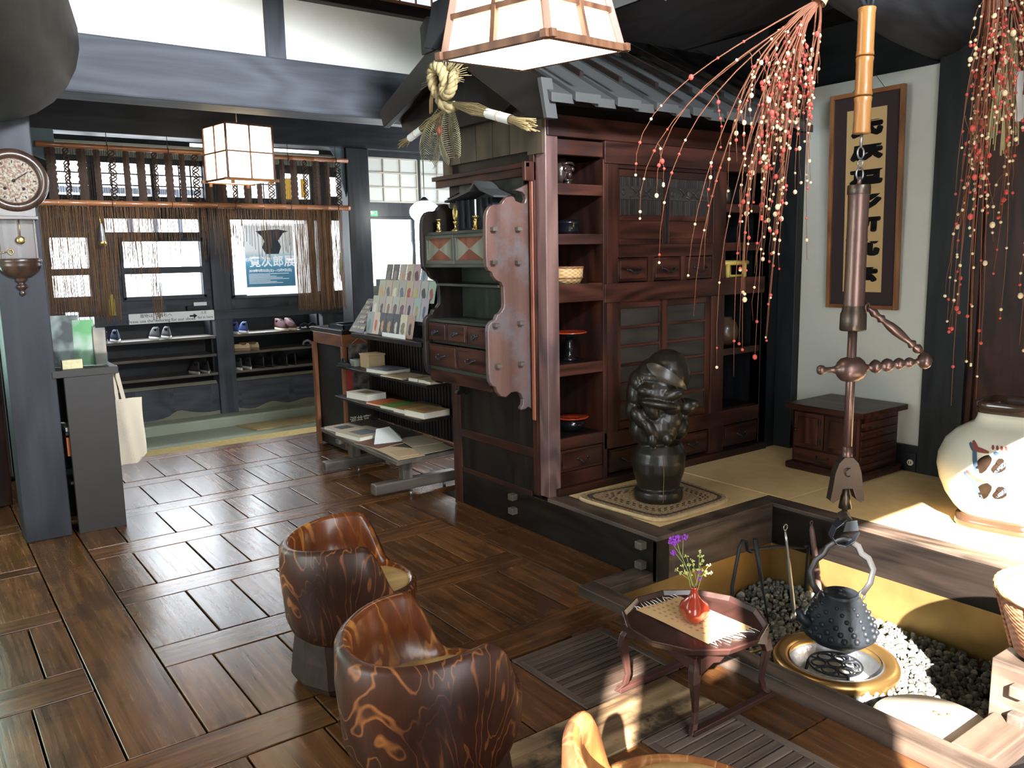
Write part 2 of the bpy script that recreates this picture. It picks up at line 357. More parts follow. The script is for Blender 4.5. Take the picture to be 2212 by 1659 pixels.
M['bamboob'] = wood('smoked_bamboo', (.16, .06, .022), (.38, .16, .07), .3, .6, 10, tone=.2, bump=.08, rings=.2, coat=.3)
M['rope'] = plain('brown_rope', (.17, .085, .035), .9, bump=.6, bscale=120, var=.3, vscale=30)
M['ropedark'] = plain('dark_brown_rope', (.042, .024, .017), .9, bump=.6, bscale=120, var=.3, vscale=30)
M['straw'] = plain('dry_straw', (.40, .31, .155), .8, bump=.5, bscale=70, var=.25, vscale=25)
M['strawpale'] = plain('pale_dry_fern', (.36, .34, .21), .85, var=.25, vscale=30)
M['white'] = plain('white_paper', (.86, .86, .83), .8)
M['twig'] = plain('reddish_twig', (.22, .075, .035), .6, var=.3, vscale=20)
M['ballw'] = plain('cream_rice_ball', (.84, .68, .42), .55)
M['ballr'] = plain('coral_rice_ball', (.62, .09, .07), .55)
M['kraft'] = plain('kraft_card', (.56, .40, .24), .8, var=.06)
M['canvas'] = plain('natural_canvas', (.74, .64, .49), .95, bump=.4, bscale=200)
M['ink'] = plain('black_ink', (.008, .008, .009), .7)
M['glass'] = plain('clear_glass', (.9, .97, .95), .03, trans=1, ior=1.45, alpha=.12)
M['acrylic'] = plain('clear_acrylic', (.80, .93, .88), .05, trans=1, ior=1.3, alpha=.45)
M['lacq'] = plain('black_lacquer', (.008, .008, .010), .12, coat=.5)
M['lacqr'] = plain('red_lacquer', (.42, .045, .015), .22, coat=.4)
M['tile'] = plain('grey_roof_board', (.058, .059, .058), .65, bump=.2, bscale=14, var=.2)
M['candle'] = plain('wax', (.75, .73, .68), .5)
M['stone'] = plain('dark_pebble', (.13, .14, .125), .75, bump=.6, bscale=40, var=.55, vscale=14)
M['basket'] = weave('basket_cane', (.13, .045, .022), (.42, .19, .10), 40, 60, .5, 1.0, axes='xz')
M['basketl'] = weave('pale_basket_cane', (.40, .22, .08), (.72, .48, .22), 30, 50, .6, .8, axes='xz')
M['glazew'] = plain('cream_glaze', (.84, .80, .66), .22, coat=.5, var=.05, vscale=5)
M['glazeb'] = plain('dark_brown_glaze', (.06, .032, .02), .12, coat=.6, var=.4, vscale=12)
M['cloth_white'] = plain('white_fringe_cotton', (.86, .84, .78), .9)
# ------------------------------------------------------------------ the setting
NT = [0]
def trim(mb, mat, bevel=.004):
    NT[0] += 1
    return mb.build('trim_%d' % NT[0], mat, kind='structure', bevel=bevel)
def holes(mb, axis, c0, c1, u0, u1, z0, z1, hs, grain='z'):
    """a wall slab with rectangular openings; axis 'y' -> slab between y=c0..c1, u is x"""
    us = sorted({u0, u1, *[h[0] for h in hs], *[h[1] for h in hs]}); zs = sorted({z0, z1, *[h[2] for h in hs], *[h[3] for h in hs]})
    us = [u for u in us if u0 <= u <= u1]; zs = [z for z in zs if z0 <= z <= z1]
    for i in range(len(us)-1):
        for j in range(len(zs)-1):
            um, zm = (us[i]+us[i+1])/2, (zs[j]+zs[j+1])/2
            if any(h[0] < um < h[1] and h[2] < zm < h[3] for h in hs): continue
            if axis == 'y': mb.box(us[i], us[i+1], c0, c1, zs[j], zs[j+1], grain, off=None) if False else mb.box(us[i], us[i+1], c0, c1, zs[j], zs[j+1], grain)
            else: mb.box(c0, c1, us[i], us[i+1], zs[j], zs[j+1], grain)

# ---- board floor
fl = MB(3); rf = random.Random(11)
G = .0035
def board(x0, x1, y0, y1, ax, t=None):
    t = rf.uniform(.15, .95) if t is None else t
    dz = rf.uniform(-.0015, .0015)
    fl.box(x0+G, x1-G, y0+G, y1-G, -.035, dz, ax, t)
def row(x0, x1, y0, y1, w=(.17, .30)):
    x = x0
    while x < x1-.01:
        q = x+rf.uniform(*w)
        if q > x1-.12: q = x1
        board(x, q, y0, y1, 'y'); x = q
board(.40, .64, 2.58, 6.62, 'y', .6)
bat = [(2.38, 2.58), (3.12, 3.31), (3.83, 4.01), (4.53, 4.72), (5.20, 5.37), (5.90, 6.05), (6.62, 6.78)]
board(-1.6, 1.0, 2.38, 2.58, 'x', .7); board(1.0, 2.36, 2.38, 2.58, 'x', .45)
for a, b_ in bat[1:]:
    board(.64, 2.36 if a < 4.4 else 3.6, a, b_, 'x', rf.uniform(.45, .8))
for i in range(len(bat)-1):
    row(.64, 2.36 if bat[i][1] < 4.4 else 3.6, bat[i][1], bat[i+1][0])
board(2.36, 2.66, 2.59, 3.6, 'y', .2); board(2.36, 2.66, 3.6, 4.72, 'y', .3)
for a, b_ in [(3.10, 3.31), (3.83, 3.96), (4.54, 4.63), (5.3, 5.5), (6.0, 6.2)]: board(-1.6, .40, a, b_, 'x')
for a, b_ in [(2.58, 3.10), (3.31, 3.83), (3.96, 4.54), (4.63, 5.3), (5.5, 6.0), (6.2, 6.78)]: row(-1.6, .40, a, b_)
row(-1.6, .95, 1.93, 2.38, (.22, .34)); row(.95, 1.69, 1.93, 2.38, (.22, .30)); board(2.14, 2.275, 1.93, 2.38, 'y', .25); board(2.0, 2.36, 2.36, 2.40, 'x', .3)
board(-1.6, .35, 1.69, 1.93, 'x')
row(-1.6, 1.70, 1.20, 1.69, (.22, .30)); board(2.06, 2.275, 1.42, 1.93, 'y', .12); board(2.06, 2.275, .86, 1.42, 'y', .4)
board(-1.6, 2.275, 1.0, 1.2, 'x')
for a, b_ in [(.45, 1.0), (-.1, .45), (-.6, -.1)]: row(-1.6, 2.275, a, b_)
fl.box(2.275, 2.66, -.6, .86, -.035, -.001, 'y', .3)
fl.box(-1.6, 2.27, -.9, 2.66, -.10, -.06, 'x', 0); fl.box(-1.6, 3.6, 2.66, 6.78, -.16, -.12, 'x', 0)
fl.build('floor', M['floor'], kind='structure', bevel=.0025)
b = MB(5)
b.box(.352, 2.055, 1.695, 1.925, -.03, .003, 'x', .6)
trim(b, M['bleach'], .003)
# earth-floored entrance, one step down
b = MB(6); b.box(.3, 4.3, 6.78, 8.95, -.4, -.30); b.box(.3, 4.3, 8.05, 8.55, -.3, -.2); b.box(.3, 4.3, 8.55, 9.3, -.3, -.1)
b.build('floor', M['concrete'], kind='structure', bevel=.02)
b = MB(7); b.box(-1.6, 3.6, 6.785, 6.86, -.3, -.015, 'x', .2); trim(b, M['dark'])

# ---- raised platform, its black edge boards and the hearth rim
b = MB(8)
b.box(2.64, 2.72, 2.45+.08, 4.24, 0, .205, 'y', .25)         # long side board
trim(b, M['dark']); b = MB(801); b.box(2.64, 2.72, -.6, 1.09, 0, .205, 'y', .9); trim(b, M['rim'])  # near side board in paler wood, imitating full sun on it
b = MB(9)
b.box(2.64, 2.76, 2.53, 3.33, .2, .222, 'y', .4); b.box(2.76, 3.49, 2.53, 2.63, .2, .222, 'x', .4)
b.box(3.48, 3.58, .99, 2.63, .2, .2215, 'y', .5); b.box(2.64, 2.76, -.6, 1.09, .2, .222, 'y', .5); b.box(2.76, 3.48, .99, 1.09, .2, .222, 'x', .5)
trim(b, M['rim'])
b = MB(10)   # inner faces of the rim
b.box(3.482, 3.51, 1.06, 2.56, .005, .2, 'y', .25); trim(b, M['dark']); b = MB(101)
b.box(2.64, 3.50, 2.532, 2.56, .005, .2, 'x', .6); b.box(2.65, 3.50, 1.06, 1.088, .005, .2, 'x', .3)
trim(b, M['rim'])
b = MB(11)   # square pegs of the edge boards
for y, z in ((2.62, .165), (2.62, .07), (3.62, .165), (3.62, .085), (1.0, .15), (1.0, .06)): b.box(2.605, 2.65, y-.022, y+.022, z-.018, z+.018, 'x', .8)
for y, z in ((2.50, .165),): pass
trim(b, M['grey'], .004)
b = MB(12)   # low frame round the floor side of the hearth
b.box(2.28, 2.37, .86, 2.66, -.03, .045, 'y', .6); b.box(2.37, 2.645, .96, 1.075, -.03, .045, 'x', .5); b.box(2.37, 2.645, 2.555, 2.66, -.03, .045, 'x', .4)
trim(b, M['rim'])
b = MB(13)   # earth under the platform
b.box(2.72, 4.62, 2.56, 3.3, -.3, .18); b.box(3.51, 4.62, -.6, 2.56, -.3, .18); b.box(2.72, 3.51, -.6, 1.06, -.3, .18)
trim(b, M['dark'], 0)

# ---- ceilings
b = MB(14); b.box(-1.7, 4.9, -.7, 5.3, 3.95, 4.0, 'y', .3)
for k in range(8): b.box(-1.7, 4.9, -.5+k*.75, -.4+k*.75, 3.85, 3.95, 'x', .3)
b.build('ceiling', M['dark'], kind='structure')
b = MB(15); b.box(.2, 4.9, 5.3, 6.8, 2.66, 2.7, 'x', .3); b.box(.2, 4.9, 6.9, 9.3, 2.75, 2.8, 'x', .3)
b.build('ceiling', M['dark'], kind='structure')

# ---- left, back
b = MB(16); holes(b, 'x', -1.7, -1.6, -.7, 7.0, 0, 3.95, [(2.2, 3.9, .75, 2.1)]); b.box(-3.3, -1.7, 1.0, 4.6, 2.14, 2.2); b.build('wall_left', M['plaster'], kind='structure')  # unseen opening added for fill light; outer slab added to block sun
b = MB(17); holes(b, 'y', -.7, -.6, -1.7, 4.75, 0, 3.95, [(.19, 1.7, .25, 2.62), (-.62, -.36, 2.1, 2.62), (-1.12, -.86, 1.9, 2.4), (1.0, 2.4, 3.0, 3.6)]); b.box(-1.7, 4.75, -1.75, -.7, 3.62, 3.68); b.build('wall_back', M['plaster'], kind='structure')  # unseen openings shaped to aim the sun; eave slab added to block it
b = MB(20)
for x in (.19, 1.66): b.box(x, x+.04, -.68, -.62, .25, 2.62)
b.box(.19, 1.7, -.68, -.62, .25, .3, 'x'); b.box(-.62, 1.7, -.68, -.62, 2.58, 2.62, 'x')
b.build('window_1', M['dark'], kind='structure')

# ---- right wall
b = MB(21); b.box(4.62, 4.75, 2.36, 3.2, .2, 2.475); b.box(4.62, 4.75, -.6, 5.2, 3.26, 3.95); b.box(4.62, 4.75, -.6, 2.14, 2.66, 3.26)
b.build('wall_right', M['plaster'], kind='structure', bevel=.003)
b = MB(22); b.box(4.72, 4.8, 2.2, 5.2, 2.4, 3.3); b.box(4.70, 4.8, 3.2, 5.3, 0, 2.5); trim(b, M['black'])
b = MB(23); b.box(4.56, 4.72, 3.20, 3.33, .2, 2.9, 'z', .3); b.box(4.40, 4.70, 3.33, 4.3, .2, 2.9, 'z', .15); trim(b, M['black'])
b = MB(24); b.box(4.585, 4.72, 2.14, 2.37, .2, 2.9, 'z', .3); b.box(4.60, 4.75, -.6, 2.14, .1, .235, 'y', .3); trim(b, M['black'])
b = MB(25); b.box(4.59, 4.62, 2.37, 3.2, .215, .37, 'y', .3)
b.build('baseboard_right', M['black'], kind='structure', bevel=.002)
b = MB(26)
for k in range(7): b.box(4.64, 4.68, 2.14-.36*(k+1)+.004, 2.14-.36*k-.004, .22, 2.6, 'z', .3+.1*(k % 2))
for k in range(8): b.box(4.615, 4.645, 2.14-.36*k-.03, 2.14-.36*k+.03, .22, 2.6, 'z', .2)
b.build('door_1', M['red'], kind='structure', bevel=.002)
b = MB(27); b.box(4.38, 4.72, 2.0, 5.3, 2.83, 3.26, 'y', .35); trim(b, M['dark'], .02)
b = MB(28); b.box(4.60, 4.72, -.6, 2.14, 2.58, 2.68, 'y', .3); trim(b, M['black'])
# curved tie log spanning the hearth
b = MB(29)
b.tube([(4.75, 2.36, 2.66), (4.3, 2.35, 2.71), (3.8, 2.33, 2.80), (3.2, 2.31, 2.95), (2.6, 2.3, 3.12), (1.8, 2.3, 3.32), (.8, 2.3, 3.5)], [.19, .20, .22, .24, .25, .25, .25], 20, 'x', .5, flat=.95)
trim(b, M['beam'], 0)
b = MB(30); b.box(1.6, 4.62, 2.0, 2.2, 3.30, 3.6, 'x', .3); trim(b, M['dark'])

# ---- far side of the main room: post with clock, tie beam, plaster band, upper beam, loft
b = MB(31); b.box(.395, .62, 5.05, 5.30, 0, 2.45, 'z', .5); trim(b, wood('blue_black_post', (.022, .023, .029), (.05, .052, .064), .55, .7, 8, tone=.2, bump=.25, spec=.3), .006)
b = MB(32); b.box(.55, 4.55, 5.14, 5.40, 2.415, 2.728, 'x', .6); trim(b, M['beam'], .012)
b = MB(33); b.box(-1.7, 4.7, 5.20, 5.32, 2.72, 3.12); b.build('wall_far', M['plasterc'], kind='structure')
b = MB(34); b.box(1.955, 2.07, 5.15, 5.34, 2.72, 3.12, 'z', .6); trim(b, M['beam'], .004)
b = MB(35); b.box(-1.7, 4.7, 5.13, 5.35, 3.10, 3.17, 'x', .3); trim(b, M['dark'], .006)
b = MB(36)
holes(b, 'y', 5.2, 5.3, -1.7, 4.7, 3.17, 3.95, [(2.65, 3.65, 3.2, 3.8)]); b.build('wall_far', M['dark'], kind='structure')
wn = MB(37)
wn.box(2.62, 3.7, 5.17, 5.21, 3.165, 3.20, 'x'); wn.box(2.62, 3.7, 5.17, 5.21, 3.8, 3.84, 'x')
for x in (2.62, 3.67): wn.box(x, x+.035, 5.17, 5.21, 3.2, 3.8, 'z')
for k in range(1, 8): wn.box(2.65+k*.125, 2.658+k*.125, 5.185, 5.2, 3.2, 3.8, 'z')
for k in range(1, 4): wn.box(2.65, 3.67, 5.185, 5.2, 3.2+k*.15, 3.207+k*.15, 'x')
wo = wn.build('window_2', M['orange'], kind='structure')
p = MB(38); p.box(2.65, 3.67, 5.2, 5.205, 3.2, 3.8); p.build('pane', plain('backlit_loft_paper', (.9, .9, .95), .9, emit=(.82, .88, 1), es=.75), wo)
# wall closing the side beyond the post on the left
b = MB(39); b.box(.16, .42, 5.95, 6.85, 0, 2.66, 'z', .2); trim(b, M['red'])
b = MB(40); holes(b, 'y', 5.9, 6.0, -1.7, .2, 0, 2.66, [(-1.0, .12, .85, 2.0)]); p_ = MB(401); p_.box(-1.0, .12, 5.99, 5.995, .85, 2.0); p_.build('window_16', plain('green_daylit_pane', (.7, .9, .8), .6, emit=(.62, 1, .86), es=6.0), kind='structure'); b.box(-1.7, .05, 5.15, 5.35, 2.4, 3.1, 'x', .3); b.build('wall_far', M['red'], kind='structure')
# big rounded log over the post
b = MB(41)
b.tube([(.60, 5.45, 2.62), (.45, 4.95, 2.62), (.24, 4.3, 2.66), (.0, 3.4, 2.72), (-.4, 2.2, 2.82), (-1.4, .3, 3.0)], [.30, .42, .47, .48, .48, .48], 26, 'y', .35)
trim(b, wood('old_brown_log', (.010, .008, .006), (.036, .027, .018), .65, .7, 7, tone=.2, bump=.5, rings=.3, spec=.15), 0)

# ---- beams and post of the entrance opening (y about 6.8)
b = MB(42); b.box(.3, 4.8, 6.76, 6.98, 2.435, 2.70, 'x', .3); trim(b, M['black'], .008)
b = MB(43); b.box(3.19, 3.40, 6.74, 6.96, -.3, 2.44, 'z', .35); trim(b, M['black'], .006)
b = MB(44); b.box(.50, .72, 6.76, 6.9, -.1, 2.44, 'z', .5); trim(b, M['beam'], .006)
b = MB(45); b.prism([(.72, 2.30), (.97, 2.20), (.97, 2.44), (.72, 2.44)], 'xz', 6.76, 6.80); b.prism([(3.10, 2.36), (3.19, 2.02), (3.19, 2.44), (3.05, 2.44)], 'xz', 6.77, 6.79)
trim(b, plain('blue_grey_bracket', (.10, .15, .18), .6))
# wall with shoji right of the post
b = MB(46); holes(b, 'y', 6.88, 6.94, 3.40, 4.8, 0, 2.44, [(3.44, 3.96, 2.0, 2.385), (4.0, 4.55, 2.0, 2.385), (3.40, 4.6, 1.0, 1.87)])
b.build('wall_far', M['black'], kind='structure')
for n, (x0, x1) in enumerate(((3.44, 3.96), (4.0, 4.55))):
    s = MB(47+n); nc = 3
    for k in range(nc+1):
        x = x0+(x1-x0)*k/nc; s.box(x-.006, x+.006, 6.875, 6.89, 2.0, 2.385, 'z', .6)
    for k in range(4):
        z = 2.0+.385*k/3; s.box(x0, x1, 6.876, 6.889, z-.006, z+.006, 'x', .6)
    so = s.build('window_%d' % (3+n), plain('pale_lattice_%d' % n, (.34, .32, .27), .7), kind='structure')
    p = MB(); p.box(x0, x1, 6.89, 6.895, 2.0, 2.385); p.build('pane', plain('shoji_pane_%d' % n, (.42, .43, .41), .9, emit=(.8, .85, .8), es=.12), so)
s = MB(49); s.box(3.40, 4.6, 6.87, 6.93, 1.0, 1.03, 'x'); s.box(3.9, 3.93, 6.9, 6.93, 1.0, 1.87, 'z'); s.box(3.40, 4.6, 6.9, 6.93, 1.845, 1.87, 'x')
so = s.build('window_5', M['black'], kind='structure')
p = MB(); p.box(3.42, 4.6, 6.925, 6.928, 1.03, 1.845); p.build('pane', M['glass'], so)

# ---- entrance front wall, y = 8.8
Y = 8.8
W = [(1.13, 1.45, 1.187, 1.74), (1.755, 2.49, 1.163, 1.70), (2.81, 3.65, 1.14, 1.92), (3.73, 4.11, 1.14, 1.92),
     (1.20, 1.52, 2.13, 2.45), (1.60, 2.08, 2.13, 2.45), (2.12, 2.57, 2.13, 2.45), (2.78, 3.34, 2.14, 2.44), (3.40, 3.72, 2.14, 2.42), (3.80, 4.10, 2.18, 2.40), (1.62, 2.5, 1.79, 1.92),
     (1.1, 3.8, .22, .9)]
b = MB(50); holes(b, 'y', Y, Y+.06, .9, 4.3, -.1, 2.75, W, 'x'); b.build('wall_front', M['beam'], kind='structure')
b = MB(51)
b.box(2.575, 2.757, Y-.05, Y+.1, -.1, 2.75, 'z', .3); b.box(3.76, 3.92, Y-.05, Y+.1, -.1, 2.75, 'z', .3); b.box(1.0, 1.10, Y-.04, Y+.1, -.1, 2.75, 'z', .3)
b.box(1.0, 4.3, Y-.06, Y+.05, .895, .995, 'x', .5); b.box(1.0, 4.3, Y-.03, Y+.05, 2.02, 2.11, 'x', .4)
trim(b, M['grey' if False else 'beam'], .004)
for n, (x0, x1, z0, z1, mid) in enumerate(((1.13, 1.45, 1.187, 1.74, (1.42,)), (1.755, 2.49, 1.163, 1.70, (1.416,)), (2.81, 3.65, 1.14, 1.92, ()), (3.73, 4.11, 1.14, 1.92, ()))):
    s = MB(60+n)
    for (a, c, d, e) in ((x0-.03, x0, z0-.03, z1+.03), (x1, x1+.03, z0-.03, z1+.03)): s.box(a, c, Y-.03, Y+.02, d, e, 'z')
    for z in (z0-.04, z1): s.box(x0-.03, x1+.03, Y-.03, Y+.02, z, z+.04, 'x')
    for z in mid: s.box(x0, x1, Y-.02, Y+.02, z-.032, z+.032, 'x')
    so = s.build('window_%d' % (6+n), M['beam'], kind='structure', bevel=.003)
    p = MB(); p.box(x0, x1, Y+.02, Y+.024, z0, z1); p.build('pane', M['glass'], so)
for n, (x0, x1, z0, z1, nc, nr) in enumerate(((1.20, 1.52, 2.13, 2.45, 2, 3), (1.60, 2.08, 2.13, 2.45, 4, 3), (2.12, 2.57, 2.13, 2.45, 4, 3), (2.78, 3.34, 2.14, 2.44, 4, 2), (3.40, 3.72, 2.14, 2.42, 2, 1), (3.80, 4.10, 2.18, 2.40, 1, 1))):
    s = MB(70+n)
    for k in range(nc+1): s.box(x0+(x1-x0)*k/nc-.006, x0+(x1-x0)*k/nc+.006, Y+.01, Y+.025, z0, z1, 'z')
    for k in range(nr+1): s.box(x0, x1, Y+.01, Y+.025, z0+(z1-z0)*k/nr-.006, z0+(z1-z0)*k/nr+.006, 'x')
    s.build('window_%d' % (10+n), M['black'], kind='structure')
b = MB(80); b.box(1.0, 4.2, 8.76, 8.8, 2.50, 2.62, 'x', .9); b.box(.75, 3.19, 7.02, 7.06, 2.385, 2.405, 'x', .9)
trim(b, plain('daylit_grey_board', (.42, .45, .40), .7, var=.15))
b = MB(81); b.box(.16, .78, 6.98, 7.05, -.3, 2.75); b.box(4.16, 4.3, 6.9, 9.0, -.3, 2.75); b.box(.75, .85, 6.9, 9.0, -.3, 2.75); b.build('wall_right', M['earth'], kind='structure')
b = MB(82)
vs = []
def stone_wall(u, v):
    x = 1.05+u*2.85; z = -.1+v*.34
    return (x, 8.79+.05*math.sin(v*PI*.5)+.02*noise.noise(Vector((x*3, z*4, 1))), z)
b.grid(stone_wall, 60, 8); b.box(1.05, 3.9, 8.86, 8.9, -.1, .25)
b.build('wall_front', M['earth'], kind='structure')
b = MB(83); b.box(3.78, 3.9, 8.45, 8.8, -.12, .18); trim(b, M['concrete'], .03)
# pale slats of the street fence beyond the window
b = MB(84)
for x in (1.95, 2.2, 2.45, 2.7): b.box(x, x+.05, 9.4, 9.43, -.4, 2.2, 'z')
b.box(1.0, 3.0, 9.4, 9.43, 2.2, 2.26, 'x')
b.build('street_fence', plain('pale_blue_grey_paint', (.75, .82, .9), .8), label='pale blue-grey slatted street fence seen through the entrance window', cat='fence')
b = MB(85); b.box(-1, 6, 9.2, 12, -.45, -.40); b.build('floor', M['concrete'], kind='structure')
# ------------------------------------------------------------------ carved barrel chairs (open towards local +x)
fo = figured('chair_dark_figured_wood', (.026, .010, .007), (.42, .15, .045), (.080, .026, .011), 7, (2.6, 2.6, 1.3), .07, .45, .06, .8, .9)
fi = figured('chair_inner_figured_wood', (.115, .030, .008), (.68, .29, .07), (.20, .058, .014), 3.4, (4.6, 4.6, 1.7), .28, .3, .3, .9, .7)
fb = figured('chair_base_wood', (.030, .017, .012), (.07, .035, .022), (.055, .030, .020), 4, (3, 3, .8), .2, .65, 0, .6)
seatm = wood('pale_worn_seat_wood', (.50, .30, .11), (.80, .56, .24), .5, 3, 9, tone=.1, bump=.2)
armm = figured('chair_pale_figured_wood', (.36, .14, .045), (.72, .42, .17), (.26, .09, .03), 4, (3.4, 3.4, 1.2), .2, .34, .35, .7)
def hgt(th, sh=0):
    a = abs(th)+sh if abs(th) < 2.2 else max(abs(th), min(2.36, abs(th)+sh))
    q = min(1, a/1.7); up = .512+.030*q*q*(3-2*q)
    if a < 1.72: return up
    if a < 2.36:
        q = (a-1.72)/.64; s = q*q*(3-2*q)
        return up+(.352-up)*s**1.7
    return .352-.006*min(1, (a-2.36)/.5)
def chair(label, loc, rz, mats=(fo, fi), sh=0):
    t = thing('barrel_chair', label, 'chair', loc, rz, 'carved barrel chairs')
    n = 96; rings_ = []; fs = []; sm = []; mi = []
    b = MB(1); vs = []
    for k in range(n):
        th = -PI+2*PI*k/n       # 0 = back
        h = hgt(th, sh); a = PI+th; c, s_ = math.cos(a), math.sin(a)
        ro = .238+.006*math.cos(2*th)+.012*max(0, -math.cos(th)); hw = max(0, (h-.352)/.18)
        thick = .036+.004*math.cos(th*3); ri = ro-thick
        bulge = .010
        prof = [(.204, .185), (.224, .203), (ro-.004, .245), (ro, .30), (ro+bulge*hw, max(.322, h-.10*hw-.02)), (ro+bulge*hw*.6, h-.016), (ro-.008, h-.003), (ro-thick*.5, h+.001), (ri+.006, h-.004), (ri-.001, h-.016), (ri-.004, max(.332, h-.08*hw-.014)), (ri-.014, .332), (ri-.04, .326)]
        for r_, z in prof: vs.append((r_*c, r_*s_, z))
    m_ = 13
    for k in range(n):
        k2 = (k+1) % n
        for j in range(m_-1): fs.append((k*m_+j, k2*m_+j, k2*m_+j+1, k*m_+j+1)); mi.append(0 if j < 7 else 1)
    b.add(vs, fs, 'z', smooth=True); b.mi = mi
    b.build('barrel_back', list(mats), t, local=True, fix=True)
    s = MB(2); s.lathe([(.214, .318), (.205, .338), (.17, .338), (.10, .328), (.001, .324)], (.018, 0, 0), 48, sx=1.06, axis='x'); s.lathe([(.214, .318), (.001, .317)], (.018, 0, 0), 48)
    s.build('seat', seatm, t, local=True)
    p = MB(3); oct_ = []
    def q(r_, z, ph=0):
        return [(r_*math.cos(2*PI*(k+ph)/12)*(1+.05*math.sin(k*2.3)), r_*math.sin(2*PI*(k+ph)/12)*(1+.05*math.cos(k*1.7)), z) for k in range(12)]
    L_ = [q(.198, .20), q(.204, .17), q(.214, .11, .1), (q(.224, .035, .15)), q(.208, .004, .15)]
    vv = [v for l in L_ for v in l]; ff = [(i*12+k, i*12+(k+1) % 12, (i+1)*12+(k+1) % 12, (i+1)*12+k) for i in range(4) for k in range(12)]+[tuple(range(11, -1, -1)), tuple(48+k for k in range(12))]
    p.add(vv, ff); p.build('pedestal', fb, t, local=True, bevel=.008)
    return t
c1 = chair('dark figured barrel chair, the farthest one, turned side-on in mid floor', (1.19, 2.66, 0), R(-24)); c1.scale = (.95, .95, 1)
c2 = chair('large dark barrel chair in the foreground with orange grain arcs', (1.035, 1.825, 0), R(2))
c3 = chair('pale-topped barrel chair cut off by the bottom edge of the photo', (1.166, 1.045, 0), R(24), (figured('chair_mid_brown_figured_wood', (.10, .04, .018), (.45, .20, .07), (.20, .085, .035), 5, (3.0, 3.0, 1.3), .12, .4, .1, .8), armm), .30)

# ------------------------------------------------------------------ twelve-sided tray table
TX, TY, TR = 2.03, 1.775, .243
t = thing('tray_table', 'low dark red lacquered twelve-sided tray table on curved legs', 'table', (TX, TY, 0))
b = MB(4)
def poly12(r_, z): return [(TX+r_*math.cos(2*PI*(k+.3)/12), TY+r_*math.sin(2*PI*(k+.3)/12), z) for k in range(12)]
Ls = [poly12(.001, .25), poly12(TR-.028, .25), poly12(TR-.012, .262), poly12(TR, .283), poly12(TR-.008, .286), poly12(TR-.018, .268), poly12(.001, .264)]
vv = [v for l in Ls for v in l]; b.add(vv, [(i*12+k, i*12+(k+1) % 12, (i+1)*12+(k+1) % 12, (i+1)*12+k) for i in range(6) for k in range(12)], 'x')
b.build('tabletop', M['soban'], t, bevel=.002)
legs = [(TX-.145, TY-.14), (TX+.155, TY-.14), (TX-.145, TY+.14), (TX+.155, TY+.14)]
for (lx, ly) in legs:
    sx = -1 if lx < TX else 1; b = MB(5)
    sy = -1 if ly < TY else 1
    pts = [(.0, .2515, .020), (.026, .215, .021), (.036, .175, .018), (.026, .12, .013), (.020, .07, .011), (.028, .035, .012), (.046, .018, .013), (.056, .012, .010)]
    up = []; 
    path = [(lx+sx*(d-.006), ly+sy*d*.55, z) for d, z, w_ in pts]; ws = [w_ for d, z, w_ in pts]
    vs = []
    for (p_, w_) in zip(path, ws):
        for dx, dy in ((-1, -1), (1, -1), (1, 1), (-1, 1)): vs.append((p_[0]+dx*w_, p_[1]+dy*w_*.62, p_[2]))
    n_ = len(path); fs = [(i*4+k, i*4+(k+1) % 4, (i+1)*4+(k+1) % 4, (i+1)*4+k) for i in range(n_-1) for k in range(4)]+[(3, 2, 1, 0), tuple((n_-1)*4+k for k in range(4))]
    b.add(vs, fs); b.build('leg', M['soban'], t, bevel=.004)
for sy in (-1, 1):
    b = MB(6); y = TY+sy*.165; b.box(TX-.19, TX+.205, y-.012, y+.012, .004, .022, 'x'); b.build('runner', M['soban'], t, bevel=.002)
    b = MB(7); prof = [(TX-.16, .252), (TX-.16, .20), (TX-.10, .222), (TX-.07, .215), (TX-.03, .235), (TX+.04, .235), (TX+.08, .215), (TX+.11, .222), (TX+.17, .20), (TX+.17, .252)]
    b.prism(prof[::-1], 'xz', y-.006, y+.006, 'x'); b.build('apron', M['soban'], t)
for sx in (-.17, .185):
    b = MB(8); x = TX+sx; prof = [(TY-.16, .252), (TY-.16, .205), (TY-.09, .224), (TY, .238), (TY+.09, .224), (TY+.16, .205), (TY+.16, .252)]
    b.prism(prof[::-1], 'yz', x-.006, x+.006, 'y'); b.build('apron', M['soban'], t)
# small mat with fringes
CZ = .267
A_, B_, C_, D_ = Vector((1.945, 1.965, CZ)), Vector((2.15, 1.945, CZ)), Vector((2.145, 1.625, CZ)), Vector((1.945, 1.64, CZ))
matm, nt, bs = new_mat('orange_woven_mat'); L = nt.links.new
tc = nt.nodes.new('ShaderNodeTexCoord'); sp = nt.nodes.new('ShaderNodeSeparateXYZ'); L(tc.outputs['Object'], sp.inputs[0])
du = mth(nt, 'SUBTRACT', mth(nt, 'FRACT', mth(nt, 'MULTIPLY', sp.outputs[0], 45)), .5); dv = mth(nt, 'SUBTRACT', mth(nt, 'FRACT', mth(nt, 'MULTIPLY', sp.outputs[1], 36)), .5)
dd = mth(nt, 'ADD', mth(nt, 'MULTIPLY', du, du), mth(nt, 'MULTIPLY', dv, dv)); k_ = mth(nt, 'LESS_THAN', dd, .05)
inx = mth(nt, 'LESS_THAN', mth(nt, 'ABSOLUTE', sp.outputs[0]), .07); iny = mth(nt, 'GREATER_THAN', mth(nt, 'ABSOLUTE', sp.outputs[1]), .015)
k_ = mth(nt, 'MULTIPLY', mth(nt, 'MULTIPLY', k_, inx), iny)
mx = nt.nodes.new('ShaderNodeMix'); mx.data_type = 'RGBA'; L(k_, mx.inputs['Factor']); mx.inputs['A'].default_value = (.70, .44, .22, 1); mx.inputs['B'].default_value = (.40, .25, .13, 1)
